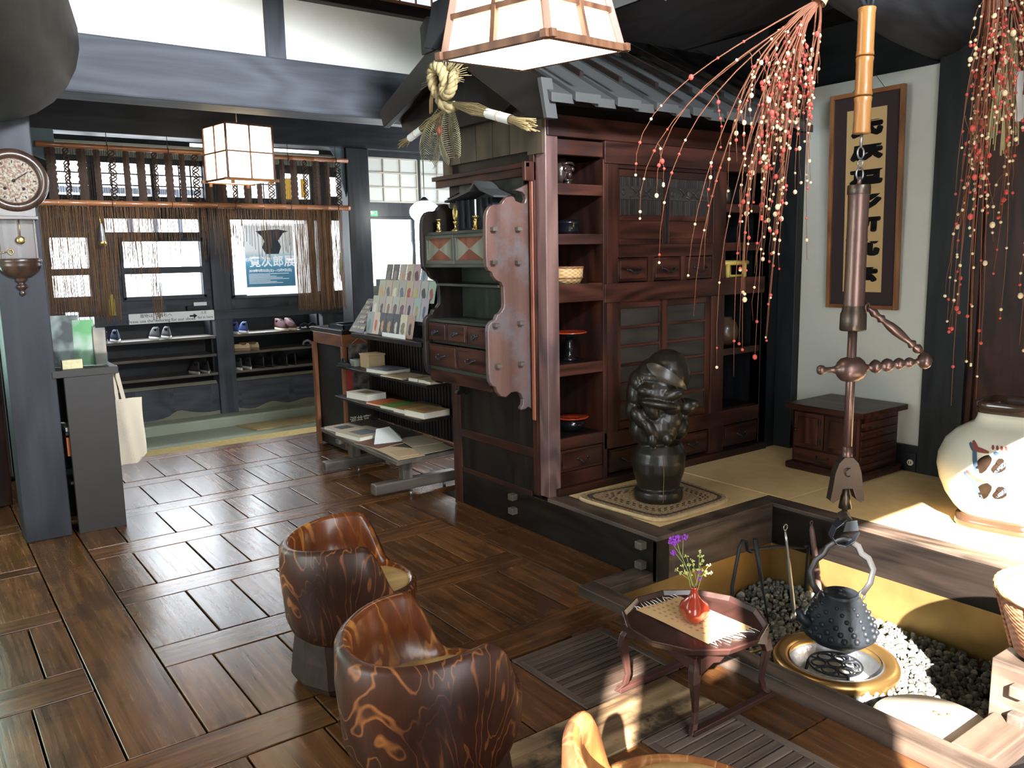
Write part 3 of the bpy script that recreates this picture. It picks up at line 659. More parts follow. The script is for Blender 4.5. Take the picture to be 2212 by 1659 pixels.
L(mx.outputs['Result'], bs.inputs['Base Color']); bs.inputs['Roughness'].default_value = .85
t = thing('table_mat', 'small orange woven mat with white fringes on the tray table', 'mat', (2.046, 1.794, CZ))
b = MB(9)
b.grid(lambda u, v: tuple((A_.lerp(B_, u)).lerp(D_.lerp(C_, u), v)+Vector((0, 0, .0015+.0012*math.sin(u*9+v*5)))), 14, 18)
b.build('cloth', matm, t, fix=False)
r_ = random.Random(2)
for (p0, p1, dr) in ((A_, B_, 1), (D_, C_, -1)):
    b = MB(10)
    for i in range(13):
        p = p0.lerp(p1, (i+.5)/13)+Vector((0, 0, .002)); a = r_.uniform(-.022, .022); l = r_.uniform(.022, .04)
        b.tube([p, p+Vector((a*.3, dr*l*.5, .0025)), p+Vector((a, dr*l, .002))], [.0016, .0014, .0008], 5)
    b.build('fringe', M['cloth_white'], t)
# red vase of statice on the mat
VX, VY, VZ = 2.03, 1.775, CZ+.003
t = thing('bud_vase', 'small glossy red three-lobed ceramic vase holding purple flowers', 'vase', (VX, VY, VZ))
b = MB(11); prof = [(.001, 0), (.018, 0), (.026, .004), (.037, .018), (.040, .032), (.034, .05), (.018, .066), (.0105, .078), (.0095, .092), (.0108, .098), (.0085, .0985), (.007, .07)]
vs = []; n = 48
for (r0, z) in prof:
    lob = max(0, 1-abs(z-.025)/.06); r0 = r0*1.25; z = z*1.25
    for k in range(n):
        a = 2*PI*k/n; q = 1+.17*lob*math.cos(3*a+1.1)-.06*lob*abs(math.sin(1.5*a+.55))
        vs.append((VX+r0*q*math.cos(a), VY+r0*q*math.sin(a), VZ+z))
b.add(vs, [(i*n+k, i*n+(k+1) % n, (i+1)*n+(k+1) % n, (i+1)*n+k) for i in range(len(prof)-1) for k in range(n)], smooth=True)
b.build('body', plain('red_glaze', (.36, .04, .018), .14, coat=.6, var=.15, vscale=20), t)
green = plain('pale_green_stem', (.30, .42, .14), .6); yel = plain('yellow_green_bloom', (.66, .70, .25), .7); pur = plain('violet_statice_petal', (.30, .06, .50), .7)
t = thing('flower_stem', 'tall statice stem with violet flower heads leaning left in the vase', 'flower', (VX, VY, VZ+.06))
rr = Vector((rt.x, rt.y, 0)); top = Vector((VX, VY, VZ+.118))
def P3(du, dz, dd=0): return top+rr*du*1.35+Vector((0, 0, dz*1.3))+Vector((fw.x, fw.y, 0))*dd
b = MB(12); b.tube([top-Vector((0, 0, .05)), top, P3(-.018, .05), P3(-.038, .10), P3(-.045, .128)], .0013, 5); b.tube([P3(-.03, .08), P3(-.055, .12)], .001, 5); b.tube([P3(-.03, .08), P3(-.028, .128, .01)], .001, 5); b.tube([P3(-.02, .055), P3(-.048, .095)], .001, 5)
b.build('stem', green, t)
def head(mat, c, r0, n=16, sd=0, par=None, nm='bloom'):
    h = MB(sd); q = random.Random(sd)
    for i in range(n):
        d = Vector((q.gauss(0, 1), q.gauss(0, 1), q.gauss(0, .6))).normalized()*r0*1.25*q.uniform(.3, 1)
        h.ball(Vector(c)+d, r0*q.uniform(.27, .42), 6)
    return h.build(nm, mat, par)
for i, (a, z, r0) in enumerate(((-.058, .128, .012), (-.043, .135, .013), (-.026, .136, .010), (-.052, .098, .010), (-.049, .122, .010))): head(pur, P3(a, z), r0, 18, 30+i, t)
t = thing('flower_stem', 'branched stem of tiny yellow-green blooms standing upright in the vase', 'flower', (VX, VY, VZ+.06))
b = MB(13); tips = []
for (u0, z0, u1, z1) in ((0, 0, .02, .085), (0, .0, .035, .06), (.005, .02, -.006, .075), (0, 0, -.03, .06), (.01, .04, .012, .10), (0, .0, -.02, .085), (0.01, .03, .04, .04), (-.01, .02, -.045, .05)):
    b.tube([P3(u0, z0-.04 if z0 == 0 else z0), P3((u0+u1)/2, (z0+z1)/2), P3(u1, z1)], .001, 5); tips.append((u1, z1)); tips.append(((u0+u1*3)/4, (z0+z1*3)/4)); tips.append(((u0+u1)/2+.008, (z0+z1)/2+.004))
b.build('stem', green, t)
for i, (a, z) in enumerate(tips): head(yel, P3(a, z, .004*math.sin(i*3)), .006, 9, 60+i, t)
t = thing('flower_stem', 'short stem with two violet florets low on the right of the vase', 'flower', (VX, VY, VZ+.06))
b = MB(14); b.tube([top-Vector((0, 0, .05)), top, P3(.01, .03), P3(.014, .045)], .0012, 5); b.build('stem', green, t)
for i, (a, z) in enumerate(((.012, .043), (.014, .026))): head(pur, P3(a, z), .0075, 12, 90+i, t)

# ------------------------------------------------------------------ floor gratings
def grating(label, x0, x1, y0, y1, n, mat, along='x'):
    t = thing('floor_grating', label, 'grating', ((x0+x1)/2, (y0+y1)/2, -.03), 0, 'slatted gratings let into the floor')
    b = MB(15); f = .03
    b.box(x0, x1, y0, y0+f, -.03, .003, 'x'); b.box(x0, x1, y1-f, y1, -.03, .003, 'x'); b.box(x0, x0+f, y0+f, y1-f, -.03, .003, 'y'); b.box(x1-f, x1, y0+f, y1-f, -.03, .003, 'y')
    b.build('frame', mat, t, bevel=.003)
    for k in range(n):
        y = y0+f+(y1-y0-2*f)*(k+.5)/n; s = MB(16+k); w_ = (y1-y0-2*f)/n*.41
        s.box(x0+f, x1-f, y-w_, y+w_, -.024, .001, 'x', .5); s.build('slat', mat, t, bevel=.002)
gm = wood('grating_wood', (.035, .022, .016), (.12, .085, .065), .45, .8, 14, tone=.2, bump=.3)
grating('square slatted floor grating beside the foreground barrel chair', 1.69, 2.14, 1.935, 2.36, 13, gm)
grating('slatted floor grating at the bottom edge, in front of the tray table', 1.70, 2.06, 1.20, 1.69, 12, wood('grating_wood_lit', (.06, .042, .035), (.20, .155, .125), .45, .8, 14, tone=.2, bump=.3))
b = MB(30); b.box(1.70, 2.14, 1.2, 2.36, -.06, -.05); trim(b, M['ink'], 0)  # black sheet below the slats, standing in for the unlit underfloor

# ------------------------------------------------------------------ hearth pit
b = MB(40)
ZB = -.27
b.add([(3.475, 1.09, ZB), (3.475, 2.53, ZB), (3.478, 2.53, .008), (3.478, 1.09, .008)], [(0, 1, 2, 3)])
b.add([(2.37, 2.527, ZB), (3.478, 2.527, ZB), (3.478, 2.529, .008), (2.37, 2.529, .008)], [(3, 2, 1, 0)])
b.add([(2.372, 1.09, ZB), (2.372, 2.53, ZB), (2.372, 2.53, .0), (2.372, 1.09, .0)], [(3, 2, 1, 0)])
b.add([(2.37, 1.093, ZB), (3.478, 1.093, ZB), (3.478, 1.093, .0), (2.37, 1.093, .0)], [(0, 1, 2, 3)])
trim(b, M['gold'], 0)
b = MB(411); b.box(2.37, 3.478, 1.09, 2.53, ZB-.03, ZB+.005); trim(b, plain('hearth_soot', (.03, .028, .025), .95), 0)
g = MB(41); q = random.Random(5)
ico = [(0, 0, -1), (.72, -.53, -.45), (-.28, -.85, -.45), (-.89, 0, -.45), (-.28, .85, -.45), (.72, .53, -.45), (.28, -.85, .45), (-.72, -.53, .45), (-.72, .53, .45), (.28, .85, .45), (.89, 0, .45), (0, 0, 1)]
icf = [(0, 1, 2), (1, 0, 5), (0, 2, 3), (0, 3, 4), (0, 4, 5), (1, 5, 10), (2, 1, 6), (3, 2, 7), (4, 3, 8), (5, 4, 9), (1, 10, 6), (2, 6, 7), (3, 7, 8), (4, 8, 9), (5, 9, 10), (6, 10, 11), (7, 6, 11), (8, 7, 11), (9, 8, 11), (10, 9, 11)]
for i in range(5200):
    x = q.uniform(2.385, 3.46); y = q.uniform(1.10, 2.515); r0 = q.uniform(.008, .02)
    dd_ = math.hypot(x-2.81, y-1.73)
    z = ZB+.035+.09*math.exp(-((dd_-.22)/.14)**2)+.03*noise.noise(Vector((x*3, y*3, 0)))+.05*max(0, math.hypot(x-2.81, y-1.73)*1.4-.3)+q.uniform(0, .014)
    if dd_ < .225: continue
    e = Euler((q.uniform(0, 6), q.uniform(0, 6), q.uniform(0, 6))).to_matrix(); sc = Vector((r0*q.uniform(.8, 1.3), r0*q.uniform(.6, 1), r0*q.uniform(.5, .8)))
    g.add([tuple(Vector((x, y, z))+e @ Vector((p[0]*sc.x, p[1]*sc.y, p[2]*sc.z))) for p in ico], icf, tone=q.random(), smooth=True)
stm, nt, bs = new_mat('hearth_pebble'); at = nt.nodes.new('ShaderNodeAttribute'); at.attribute_name = 'tone'
rmp = ramp(nt, [(0, (.045, .045, .04)), (.5, (.16, .17, .155)), (.8, (.25, .255, .23)), (1, (.40, .36, .30))], at.outputs['Fac']); nt.links.new(rmp.outputs[0], bs.inputs['Base Color']); bs.inputs['Roughness'].default_value = .7
g.build('hearth_gravel', stm, label='bed of dark grey pebbles filling the brass-lined sunken hearth', cat='gravel', kind='stuff', fix=False)

# brass fire basin
BX, BY = 2.81, 1.73
t = thing('fire_basin', 'round brass-rimmed fire basin sunk among the hearth pebbles', 'brazier', (BX, BY, -.27))
b = MB(42); b.lathe([(.12, -.265), (.19, -.25), (.225, -.17), (.236, -.105), (.228, -.088), (.210, -.084), (.19, -.090), (.176, -.098), (.172, -.115)], (BX, BY, 0), 64); b.build('rim', M['brasswarm'], t, fix=True)
b = MB(43); b.lathe([(.173, -.094), (.178, -.097), (.168, -.13), (.14, -.20), (.001, -.215)], (BX, BY, 0), 48); b.build('bowl', M['steel'], t)
b = MB(44)
for k in range(6):
    a = k*PI/3+.2
    b.ring((BX+.062*math.cos(a), BY+.062*math.sin(a), -.118), .027, .004, 20, 6)
b.ring((BX, BY, -.118), .026, .004, 20, 6); b.ring((BX, BY, -.118), .1, .004, 36, 6)
for k in range(6):
    a = k*PI/3+.2+PI/6; b.tube([(BX+.03*math.cos(a), BY+.03*math.sin(a), -.118), (BX+.1*math.cos(a), BY+.1*math.sin(a), -.118)], .004, 6)
for k in range(3):
    a = k*2*PI/3; b.tube([(BX+.1*math.cos(a), BY+.1*math.sin(a), -.118), (BX+.115*math.cos(a), BY+.115*math.sin(a), -.21)], .006, 6)
b.build('trivet', M['iron'], t)
b = MB(45); b.lathe([(.001, -.150), (.09, -.153), (.128, -.166), (.152, -.19)], (BX, BY, 0), 30); b.build('ash_bed', plain('pale_ash', (.62, .58, .50), .95, bump=.8, bscale=60, var=.1), t)
# brass loop beside it
b = MB(46); b.ring((2.725, 2.06, -.14), .06, .006, 28, 6, sx=1.3, sy=.8); b.tube([(2.65, 2.06, -.14), (2.60, 2.05, -.142)], .006, 6)
b.build('trivet_ring', M['brass'], label='small brass ring trivet lying left of the fire basin', cat='trivet')
# hanging cast-iron kettle
KX, KY = 2.82, 1.725
t = thing('iron_kettle', 'black cast-iron kettle covered in round studs, hung over the basin', 'kettle', (KX, KY, -.03))
b = MB(47); kp = [(.001, -.032), (.06, -.030), (.104, -.014), (.134, .012), (.137, .022), (.133, .034), (.117, .08), (.092, .13), (.072, .16), (.062, .168)]
b.lathe(kp, (KX, KY, 0), 48)
def kr(z):
    for (r0, z0), (r1, z1) in zip(kp, kp[1:]):
        if z0 <= z <= z1: return r0+(r1-r0)*(z-z0)/(z1-z0)
    return .1
for i, z in enumerate((.036, .058, .08, .102, .124, .144)):
    n_ = 18-2*i; r0 = kr(z); br = .0128-.0011*i
    for k in range(n_):
        a = 2*PI*(k+.5*(i % 2))/n_; b.ball((KX+r0*math.cos(a), KY+r0*math.sin(a), z), br, 8)
sx_, sy_ = -rt.x, -rt.y
b.tube([(KX+sx_*.105, KY+sy_*.105, .05), (KX+sx_*.15, KY+sy_*.15, .075), (KX+sx_*.165, KY+sy_*.165, .112)], [.028, .018, .012], 14)
b.build('body', M['iron'], t)
b = MB(48); b.lathe([(.064, .160), (.066, .178), (.060, .180), (.057, .168), (.03, .170), (.010, .172), (.008, .184), (.012, .192), (.001, .197)], (KX, KY, 0), 30); b.build('lid', M['iron'], t)
b = MB(49)
def kp2(u, z): return (KX+rt.x*u, KY+rt.y*u, z)
hp = [(-.082, .17), (-.112, .215), (-.122, .27), (-.100, .315), (-.072, .335), (-.058, .365), (-.02, .39), (0, .395), (.02, .39), (.058, .365), (.072, .335), (.100, .315), (.122, .27), (.112, .215), (.082, .17)]
b.tube([kp2(u, z) for u, z in hp], [.0048]*15, 8, flat=2.6)
for s in (-1, 1): b.ring(kp2(s*.082, .165), .02, .004, 18, 6, nrm='y'); b.tube([kp2(s*.06, .155), kp2(s*.075, .18)], .006, 6)
b.build('bail_handle', plain('pewter_handle', (.10, .10, .105), .42, .7), t)
# suspended hearth hook
t = thing('hearth_hook', 'adjustable hearth hook of bamboo and copper tubes hanging above the kettle', 'hook', (KX, KY, .38))
b = MB(50)
z0, z1 = 1.905, 2.33
for (a, c) in ((1.905, 2.03), (2.035, 2.165), (2.17, 2.33)):
    b.lathe([(.030, a), (.0305, a+.004), (.0285, a+.02), (.0285, c-.02), (.031, c-.003), (.029, c)], (KX, KY, 0), 24, cap=True)
b.build('bamboo_tube', M['bamboo'], t)
b = MB(51); b.ring((KX, KY, 2.365), .035, .009, 20, 8, 'y'); b.tube([(KX, KY, 2.33), (KX, KY, 2.62)], .012, 8); b.ball((KX+.02, KY, 2.40), .03, 10); b.ball((KX-.02, KY+.01, 2.43), .028, 10)
b.tube([(KX, KY, 2.4), (KX, KY, 2.9)], .009, 8); b.build('top_ring', M['iron'], t)
b = MB(52); b.ring((KX, KY, 1.838), .020, .0035, 20, 8, 'y'); b.ring((KX, KY, 1.765), .022, .0035, 20, 8, 'y'); b.ring((KX, KY, 1.802), .010, .003, 14, 6, 'x'); b.tube([(KX, KY, 1.905), (KX, KY, 1.858)], .005, 8); b.build('chain', M['steel'], t)
b = MB(53); b.lathe([(.001, 1.245), (.038, 1.245), (.0375, 1.30), (.036, 1.42), (.0362, 1.5), (.0355, 1.6), (.0365, 1.69), (.0385, 1.695), (.039, 1.722), (.036, 1.726), (.001, 1.726)], (KX, KY, 0), 30)
b.lathe([(.0372, 1.525), (.0375, 1.53), (.0372, 1.535)], (KX, KY, 0), 30); b.lathe([(.0372, 1.478), (.0375, 1.482), (.0372, 1.486)], (KX, KY, 0), 30)
b.tube([(KX, KY, 1.72), (KX, KY, 1.755)], [.009, .006], 8)
b.build('sleeve', M['copper'], t)
b = MB(54); b.lathe([(.036, 1.30), (.042, 1.27), (.046, 1.262), (.047, 1.205), (.044, 1.2), (.02, 1.2)], (KX, KY, 0), 30); b.build('lower_collar', M['bronze'], t)
b = MB(541); b.lathe([(.0385, 1.692), (.040, 1.695), (.040, 1.722), (.0385, 1.725)], (KX, KY, 0), 30); b.build('upper_collar', M['bronze'], t)
b = MB(55); b.cyl((KX, KY, .70), (KX, KY, 1.25), .0165, n=18); b.cyl((KX, KY, .69), (KX, KY, .76), .0185, n=18, m=0); b.build('rod', M['copper'], t)
b = MB(56)
cd = Vector((rt.x, rt.y, 0)); CB = Vector((KX, KY, 1.055))
segs = [(-.128, .004), (-.124, .014), (-.115, .019), (-.104, .017), (-.095, .010), (-.07, .011), (-.055, .016), (-.047, .03), (-.035, .042), (-.015, .047), (0, .048), (.015, .047), (.035, .042), (.047, .03), (.055, .014), (.068, .010), (.078, .020), (.09, .027), (.102, .022), (.112, .012), (.122, .021), (.135, .026), (.148, .021), (.158, .011), (.168, .019), (.179, .023), (.190, .018), (.199, .010), (.208, .017), (.217, .020), (.227, .016), (.236, .009), (.25, .013), (.258, .025), (.272, .032), (.286, .027), (.296, .012), (.298, .002)]
b.tube([CB+cd*u+Vector((0, 0, .10*max(0, u)-.02*0)) for u, r0 in segs], [r0 for u, r0 in segs], 20); b.build('crossbar', M['copper'], t)
b = MB(57)
p0 = CB+cd*.272+Vector((0, 0, .05)); p1 = Vector((KX, KY, 1.285))+cd*.05
segs = [(0, .006), (.06, .008), (.10, .016), (.14, .018), (.18, .010), (.2, .014), (.22, .018), (.27, .010), (.40, .016), (.5, .0185), (.6, .017), (.72, .010), (.76, .017), (.80, .010), (.84, .012), (.88, .016), (.92, .012), (.96, .007), (1, .006)]
b.tube([p0.lerp(p1, u) for u, r0 in segs], [r0 for u, r0 in segs], 16); b.ring(p1, .014, .005, 14, 6, 'y'); b.build('stay', M['copper'], t)
b = MB(58)   # bell-shaped foot plate
pl = [(-.062, .555), (-.055, .60), (-.048, .66), (-.035, .70), (-.015, .722), (.015, .722), (.035, .70), (.048, .66), (.055, .60), (.062, .555), (.05, .545), (.032, .56), (.018, .60), (-.018, .60), (-.032, .56), (-.05, .545)]
vs = []
for d in (-.022, .022):
    for u, z in pl: q_ = Vector((KX, KY, z))+cd*u*1.05+Vector((fw.x, fw.y, 0)).normalized()*d; vs.append(q_)
n_ = len(pl); b.add(vs, [tuple(range(n_-1, -1, -1)), tuple(range(n_, 2*n_))]+[(i, (i+1) % n_, n_+(i+1) % n_, n_+i) for i in range(n_)])
b.ring((KX-fw.x*.024, KY-fw.y*.024, .665), .016, .003, 16, 6, 'y'); b.build('bell_plate', M['bronze'], t, bevel=.004)
b = MB(59); b.lathe([(.001, .60), (.012, .595), (.013, .575), (.016, .57), (.024, .52), (.012, .518), (.010, .505)], (KX, KY, 0), 18)
b.M = Matrix.Translation((KX, KY, .485)) @ Euler((R(45), R(35), 0)).to_matrix().to_4x4(); b.box(-.018, .018, -.018, .018, -.018, .018); b.M = None
b.build('swivel', M['bronze'], t)
b = MB(60)
cv = [(.0, .462, .0), (-.012, .45, 0), (-.034, .425, .004), (-.046, .39, .008), (-.03, .362, .01), (.0, .355, .006), (.03, .372, 0), (.055, .40, -.004)]
ws_ = [.026, .03, .022, .024, .026, .03, .026, .004]
fd = Vector((fw.x, fw.y, 0)).normalized(); vs = []
for (u, z, d), w_ in zip(cv, ws_):
    c_ = Vector((KX, KY, z+.02))+cd*u*1.1; vs += [c_-fd*w_+Vector((0, 0, .003)), c_+fd*w_+Vector((0, 0, .003)), c_+fd*w_-Vector((0, 0, .003)), c_-fd*w_-Vector((0, 0, .003))]
n_ = len(cv); b.add(vs, [(i*4+k, i*4+(k+1) % 4, (i+1)*4+(k+1) % 4, (i+1)*4+k) for i in range(n_-1) for k in range(4)]+[(3, 2, 1, 0), tuple((n_-1)*4+k for k in range(4))], smooth=False)
b.prism([(-.03, 0), (.03, .004), (.022, .045), (-.02, .04)], 'xz', 0, .003); k0 = len(b.v)-8
for i in range(k0, k0+8):
    p_ = b.v[i]; b.v[i] = tuple(Vector((KX, KY, .43+p_[2]))+cd*(p_[0]+.02)+fd*(-.02+p_[1]))
b.build('curled_hook', plain('blued_iron', (.10, .12, .15), .35, .85), t, bevel=.001)
# hearth tools on their stand
TYL = 2.30
b = MB(61)
b.tube([(2.88, TYL, -.25), (2.885, TYL, 0), (2.93, TYL, .175), (2.95, TYL, .20), (2.975, TYL, .19), (2.985, TYL, .15), (3.01, TYL, .135), (3.05, TYL, .135), (3.2, TYL, .115), (3.42, TYL, .06)], .0085, 10)
b.tube([(3.42, TYL, .06), (3.455, TYL, .07), (3.48-.02, TYL, .05), (3.455, TYL, -.02), (3.44, TYL, -.25)], .0085, 10)
b.build('tool_stand', M['iron'], label='black bent-iron rail standing in the pebbles of the hearth', cat='tool stand')
def tool(name, label, cat, top_, bot, prof, mat, extra=None):
    b = MB(62); p0, p1 = Vector(top_), Vector(bot)
    b.tube([p0.lerp(p1, u) for u, r0 in prof], [r0 for u, r0 in prof], 10)
    if extra: extra(b, p0, p1)
    b.build(name, mat, label=label, cat=cat)
tool('poker', 'slim dark poker leaning at the left of the hearth tool rail', 'poker', (3.0, 2.27, .205), (3.06, 2.22, -.24), [(0, .012), (.4, .009), (.55, .005), (1, .004)], M['iron'])
def spoon(b, p0, p1):
    b.ring(p0+Vector((0, 0, .018)), .014, .003, 18, 6, 'y'); b.ball(p1, .035, 16, sx=1, sy=.5, sz=1.2)
tool('fire_shovel', 'bright steel ash ladle with twisted handle and ring top', 'ladle', (3.21, 2.26, .20), (3.22, 2.20, -.22), [(0, .005), (.12, .007), (.3, .006), (.36, .009), (.9, .010), (1, .014)], plain('bright_steel', (.55, .56, .58), .3, .9), spoon)
def tg(b, p0, p1): b.ring(p0+Vector((0, 0, .012)), .010, .0025, 16, 6, 'y')
tool('wooden_handled_spatula', 'reddish wooden-handled iron scoop hanging behind the kettle', 'scoop', (3.40, 2.25, .19), (3.42, 2.19, -.22), [(0, .007), (.06, .013), (.5, .015), (.75, .013), (.78, .008), (1, .006)], M['redlit'], tg)
b = MB(63); b.tube([(3.05, 1.98, .03), (3.00, 2.0, -.05), (2.97, 2.0, -.2)], [.006, .012, .018], 10, flat=.4); b.build('ash_spoon', M['steel'], label='short flat steel scraper stuck in the pebbles beside the kettle', cat='scraper')
# round board and wicker basket on the near side
b = MB(64); b.lathe([(.001, -.016), (.215, -.016), (.222, -.008), (.218, 0), (.001, .001)], (2.535, 1.21, -.02), 48, axis='x', sx=.82, sy=.82)
b.M = None
b.build('round_board', plain('pale_scrubbed_wood', (.72, .62, .50), .7, var=.1, vscale=5), label='pale round wooden lid resting over the near corner of the hearth', cat='lid', group=None)
for x, y, w_ in ((2.60, 1.235, 'topmost'), (2.595, 1.215, 'leftmost'), (2.62, 1.20, 'rightmost')): b = MB(641); b.ball((x, y, -.016), .007, 8, sz=.4); b.build('leaf_bit', M['twig'], label='%s of the three tiny brown leaf bits on the pale round lid' % w_, cat='leaf', group='leaf bits on the round lid')
t = thing('wicker_basket', 'red-brown woven cane basket standing on the near hearth platform', 'basket', (2.80, .93, .222))
b = MB(65); bpz = [(.001, .222), (.13, .223), (.155, .24), (.185, .34), (.215, .44), (.207, .442), (.178, .34), (.148, .245), (.001, .235)]
b.lathe(bpz, (2.80, .93, 0), 48); b.build('body', M['basket'], t)
b = MB(66); b.ring((2.80, .93, .442), .212, .013, 48, 8); b.build('rim', M['basketl'], t)
for k in range(7):
    b = MB(67); a = 2.0+k*.9; b.tube([(2.80+.158*math.cos(a), .93+.158*math.sin(a), .235), (2.80+.217*math.cos(a), .93+.217*math.sin(a), .44)], .006, 6); b.build('stave', M['basket'], t)
b = MB(68); b.lathe([(.001, .43), (.12, .438), (.2, .43)], (2.80, .93, 0), 40); b.build('lining_cloth', M['white'], t)

# ------------------------------------------------------------------ tatami and what stands on it
for n, (x0, x1, y0, y1, lb) in enumerate(((2.765, 3.585, 2.635, 3.325, 'pale tatami mat under the carved figure in front of the cupboard'), (3.59, 4.615, 2.52, 3.325, 'pale tatami mat under the small dark chest by the wall'), (3.585, 4.615, 1.0, 2.515, 'sunlit tatami mat under the large cream vase'), (2.77, 4.615, -.58, .985, 'tatami mat on the near side of the hearth behind the basket'))):
    b = MB(70+n)
    b.box(x0+.002, x1-.002, y0+.002, y1-.002, .17, .2195, 'x'); b.build('tatami_mat', M['tatami'], label=lb, cat='tatami mat', group='tatami mats on the hearth platform', bevel=.003)
# rush mat under the figure
b = MB(80); r_ = .0
mc = [(2.70, 3.20), (2.80, 2.66), (3.385, 2.68), (3.30, 3.19)]
mc = [(2.735, 3.235), (2.79, 2.655), (3.345, 2.68), (3.40, 3.14)]
rush, nt, bs = new_mat('plaited_rush'); L = nt.links.new
at = nt.nodes.new('ShaderNodeAttribute'); at.attribute_name = 'uvm'; sp = nt.nodes.new('ShaderNodeSeparateXYZ'); L(at.outputs['Vector'], sp.inputs[0])
u_, v_ = sp.outputs[0], sp.outputs[1]
e_ = mth(nt, 'MAXIMUM', mth(nt, 'ABSOLUTE', u_), mth(nt, 'ABSOLUTE', v_))
line_ = mth(nt, 'MULTIPLY', mth(nt, 'GREATER_THAN', e_, .86), mth(nt, 'LESS_THAN', e_, .93))
def band(c, w_): return mth(nt, 'LESS_THAN', mth(nt, 'ABSOLUTE', mth(nt, 'SUBTRACT', e_, c)), w_)
chk = mth(nt, 'GREATER_THAN', mth(nt, 'SINE', mth(nt, 'MULTIPLY', mth(nt, 'ADD', u_, v_), 42)), 0)
dots = mth(nt, 'MULTIPLY', mth(nt, 'ADD', band(.62, .03), band(.70, .025)), chk)
kk = mth(nt, 'MINIMUM', mth(nt, 'ADD', line_, dots), 1)
n_ = nt.nodes.new('ShaderNodeTexNoise'); n_.inputs['Scale'].default_value = 90; tc = nt.nodes.new('ShaderNodeTexCoord'); L(tc.outputs['Object'], n_.inputs['Vector'])
rp = ramp(nt, [(.35, (.20, .13, .065)), (.65, (.54, .38, .21))], n_.outputs['Fac'])
mx = nt.nodes.new('ShaderNodeMix'); mx.data_type = 'RGBA'; L(kk, mx.inputs['Factor']); L(rp.outputs[0], mx.inputs['A']); mx.inputs['B'].default_value = (.07, .045, .035, 1); L(mx.outputs['Result'], bs.inputs['Base Color']); bs.inputs['Roughness'].default_value = .9
bp = nt.nodes.new('ShaderNodeBump'); bp.inputs['Strength'].default_value = .8; bp.inputs['Distance'].default_value = .004; L(n_.outputs['Fac'], bp.inputs['Height']); L(bp.outputs['Normal'], bs.inputs['Normal'])
Q = [Vector((x, y, 0)) for x, y in mc]; NU = 44
def mpt(u, v, z):
    # u,v in -1..1 with rounded corners
    m4 = (abs(u)**7+abs(v)**7)**(1/7); f = max(abs(u), abs(v))/m4 if m4 > 0 else 1
    a, c = (u*f+1)/2, (v*f+1)/2
    p = (Q[0].lerp(Q[3], a)).lerp(Q[1].lerp(Q[2], a), c); return (p.x, p.y, z)
vs = []; uvw = []
for i in range(NU+1):
    for j in range(NU+1):
        u, v = -1+2*i/NU, -1+2*j/NU; vs.append(mpt(u, v, .242+.001*math.sin(i*2.1)*math.cos(j*1.9))); uvw.append((u, v, 0))
fs = [(i*(NU+1)+j, i*(NU+1)+j+1, (i+1)*(NU+1)+j+1, (i+1)*(NU+1)+j) for i in range(NU) for j in range(NU)]
b.add(vs, fs, smooth=True)
mt = thing('rush_mat', 'thick square plaited rush mat with dark border under the carved figure', 'mat', (3.06, 2.93, .2195))
o = b.build('top', rush, mt, fix=False)
at_ = o.data.attributes.new('uvm', 'FLOAT_VECTOR', 'POINT'); at_.data.foreach_set('vector', [c for p in uvw for c in p])
for lay in range(2):
    b = MB(81+lay); edge = []
    for k in range(96):
        a = 2*PI*k/96; c, s = math.cos(a), math.sin(a); m_ = max(abs(c), abs(s)); p = mpt(c/m_, s/m_, .229+lay*.0)
        edge.append(Vector(p))
    cen = Vector((3.06, 2.93, .23)); nE = 460
    for k in range(nE if lay == 0 else 0):
        f = k/nE*96; i = int(f); p = edge[i].lerp(edge[(i+1) % 96], f-i); pn = edge[(i+1) % 96]; tang = (pn-edge[i]).normalized()
        out = Vector((p.x-cen.x, p.y-cen.y, 0)).normalized()
        q0 = p+out*.004; b.tube([q0-tang*.008+Vector((0, 0, .012)), q0+out*.005, q0+tang*.008-Vector((0, 0, .008))], .004, 5)
    if lay == 0: b.build('plaited_edge', plain('rush_edge', (.52, .38, .22), .9, var=.25, vscale=30), mt)
# ------------------------------------------------------------------ carved wooden figure
SX, SY, SZ = 3.035, 2.905, .243
b = MB(90)
ex = Vector((rt.x, rt.y, 0)); ey = Vector((fw.x, fw.y, 0)).normalized()     # screen right / away
Bm = Matrix(((ex.x*1.24, ey.x*1.2, 0, SX), (ex.y*1.24, ey.y*1.2, 0, SY), (0, 0, 1.27, SZ), (0, 0, 0, 1)))
b.M = Bm
def E(x, y, z, rx, ry, rz, tilt=0):
    m0 = b.M; b.M = Bm @ Matrix.Translation((x, y, z)) @ Euler((0, tilt, 0)).to_matrix().to_4x4()
    b.lathe([(max(1e-4, math.sin(PI*i/10)), -math.cos(PI*i/10)*rz) for i in range(11)], (0, 0, 0), 20, sx=rx, sy=ry); b.M = m0
b.lathe([(.001, 0), (.098, 0), (.103, .02), (.100, .042), (.086, .052), (.090, .07), (.106, .12), (.109, .16), (.102, .20), (.082, .232), (.001, .235)], (0, 0, 0), 36)
E(.075, .03, .18, .045, .06, .055)
E(-.02, 0, .27, .078, .08, .075); E(-.005, -.02, .30, .085, .075, .08); E(.03, -.035, .335, .062, .05, .06)       # belly / chest
E(.02, -.075, .262, .025, .02, .024)
E(-.085, 0, .29, .038, .05, .055); E(.085, .02, .29, .042, .05, .05)
E(.0, 0, .385, .085, .08, .07); E(-.01, -.01, .44, .10, .095, .075); E(.01, .01, .50, .108, .10, .085)          # heads / hood
E(.035, .02, .51, .095, .10, .10)
E(-.055, -.065, .452, .045, .035, .028, .2); E(.03, -.082, .44, .06, .03, .026, -.3); E(-.015, -.09, .405, .075, .03, .018, .15)
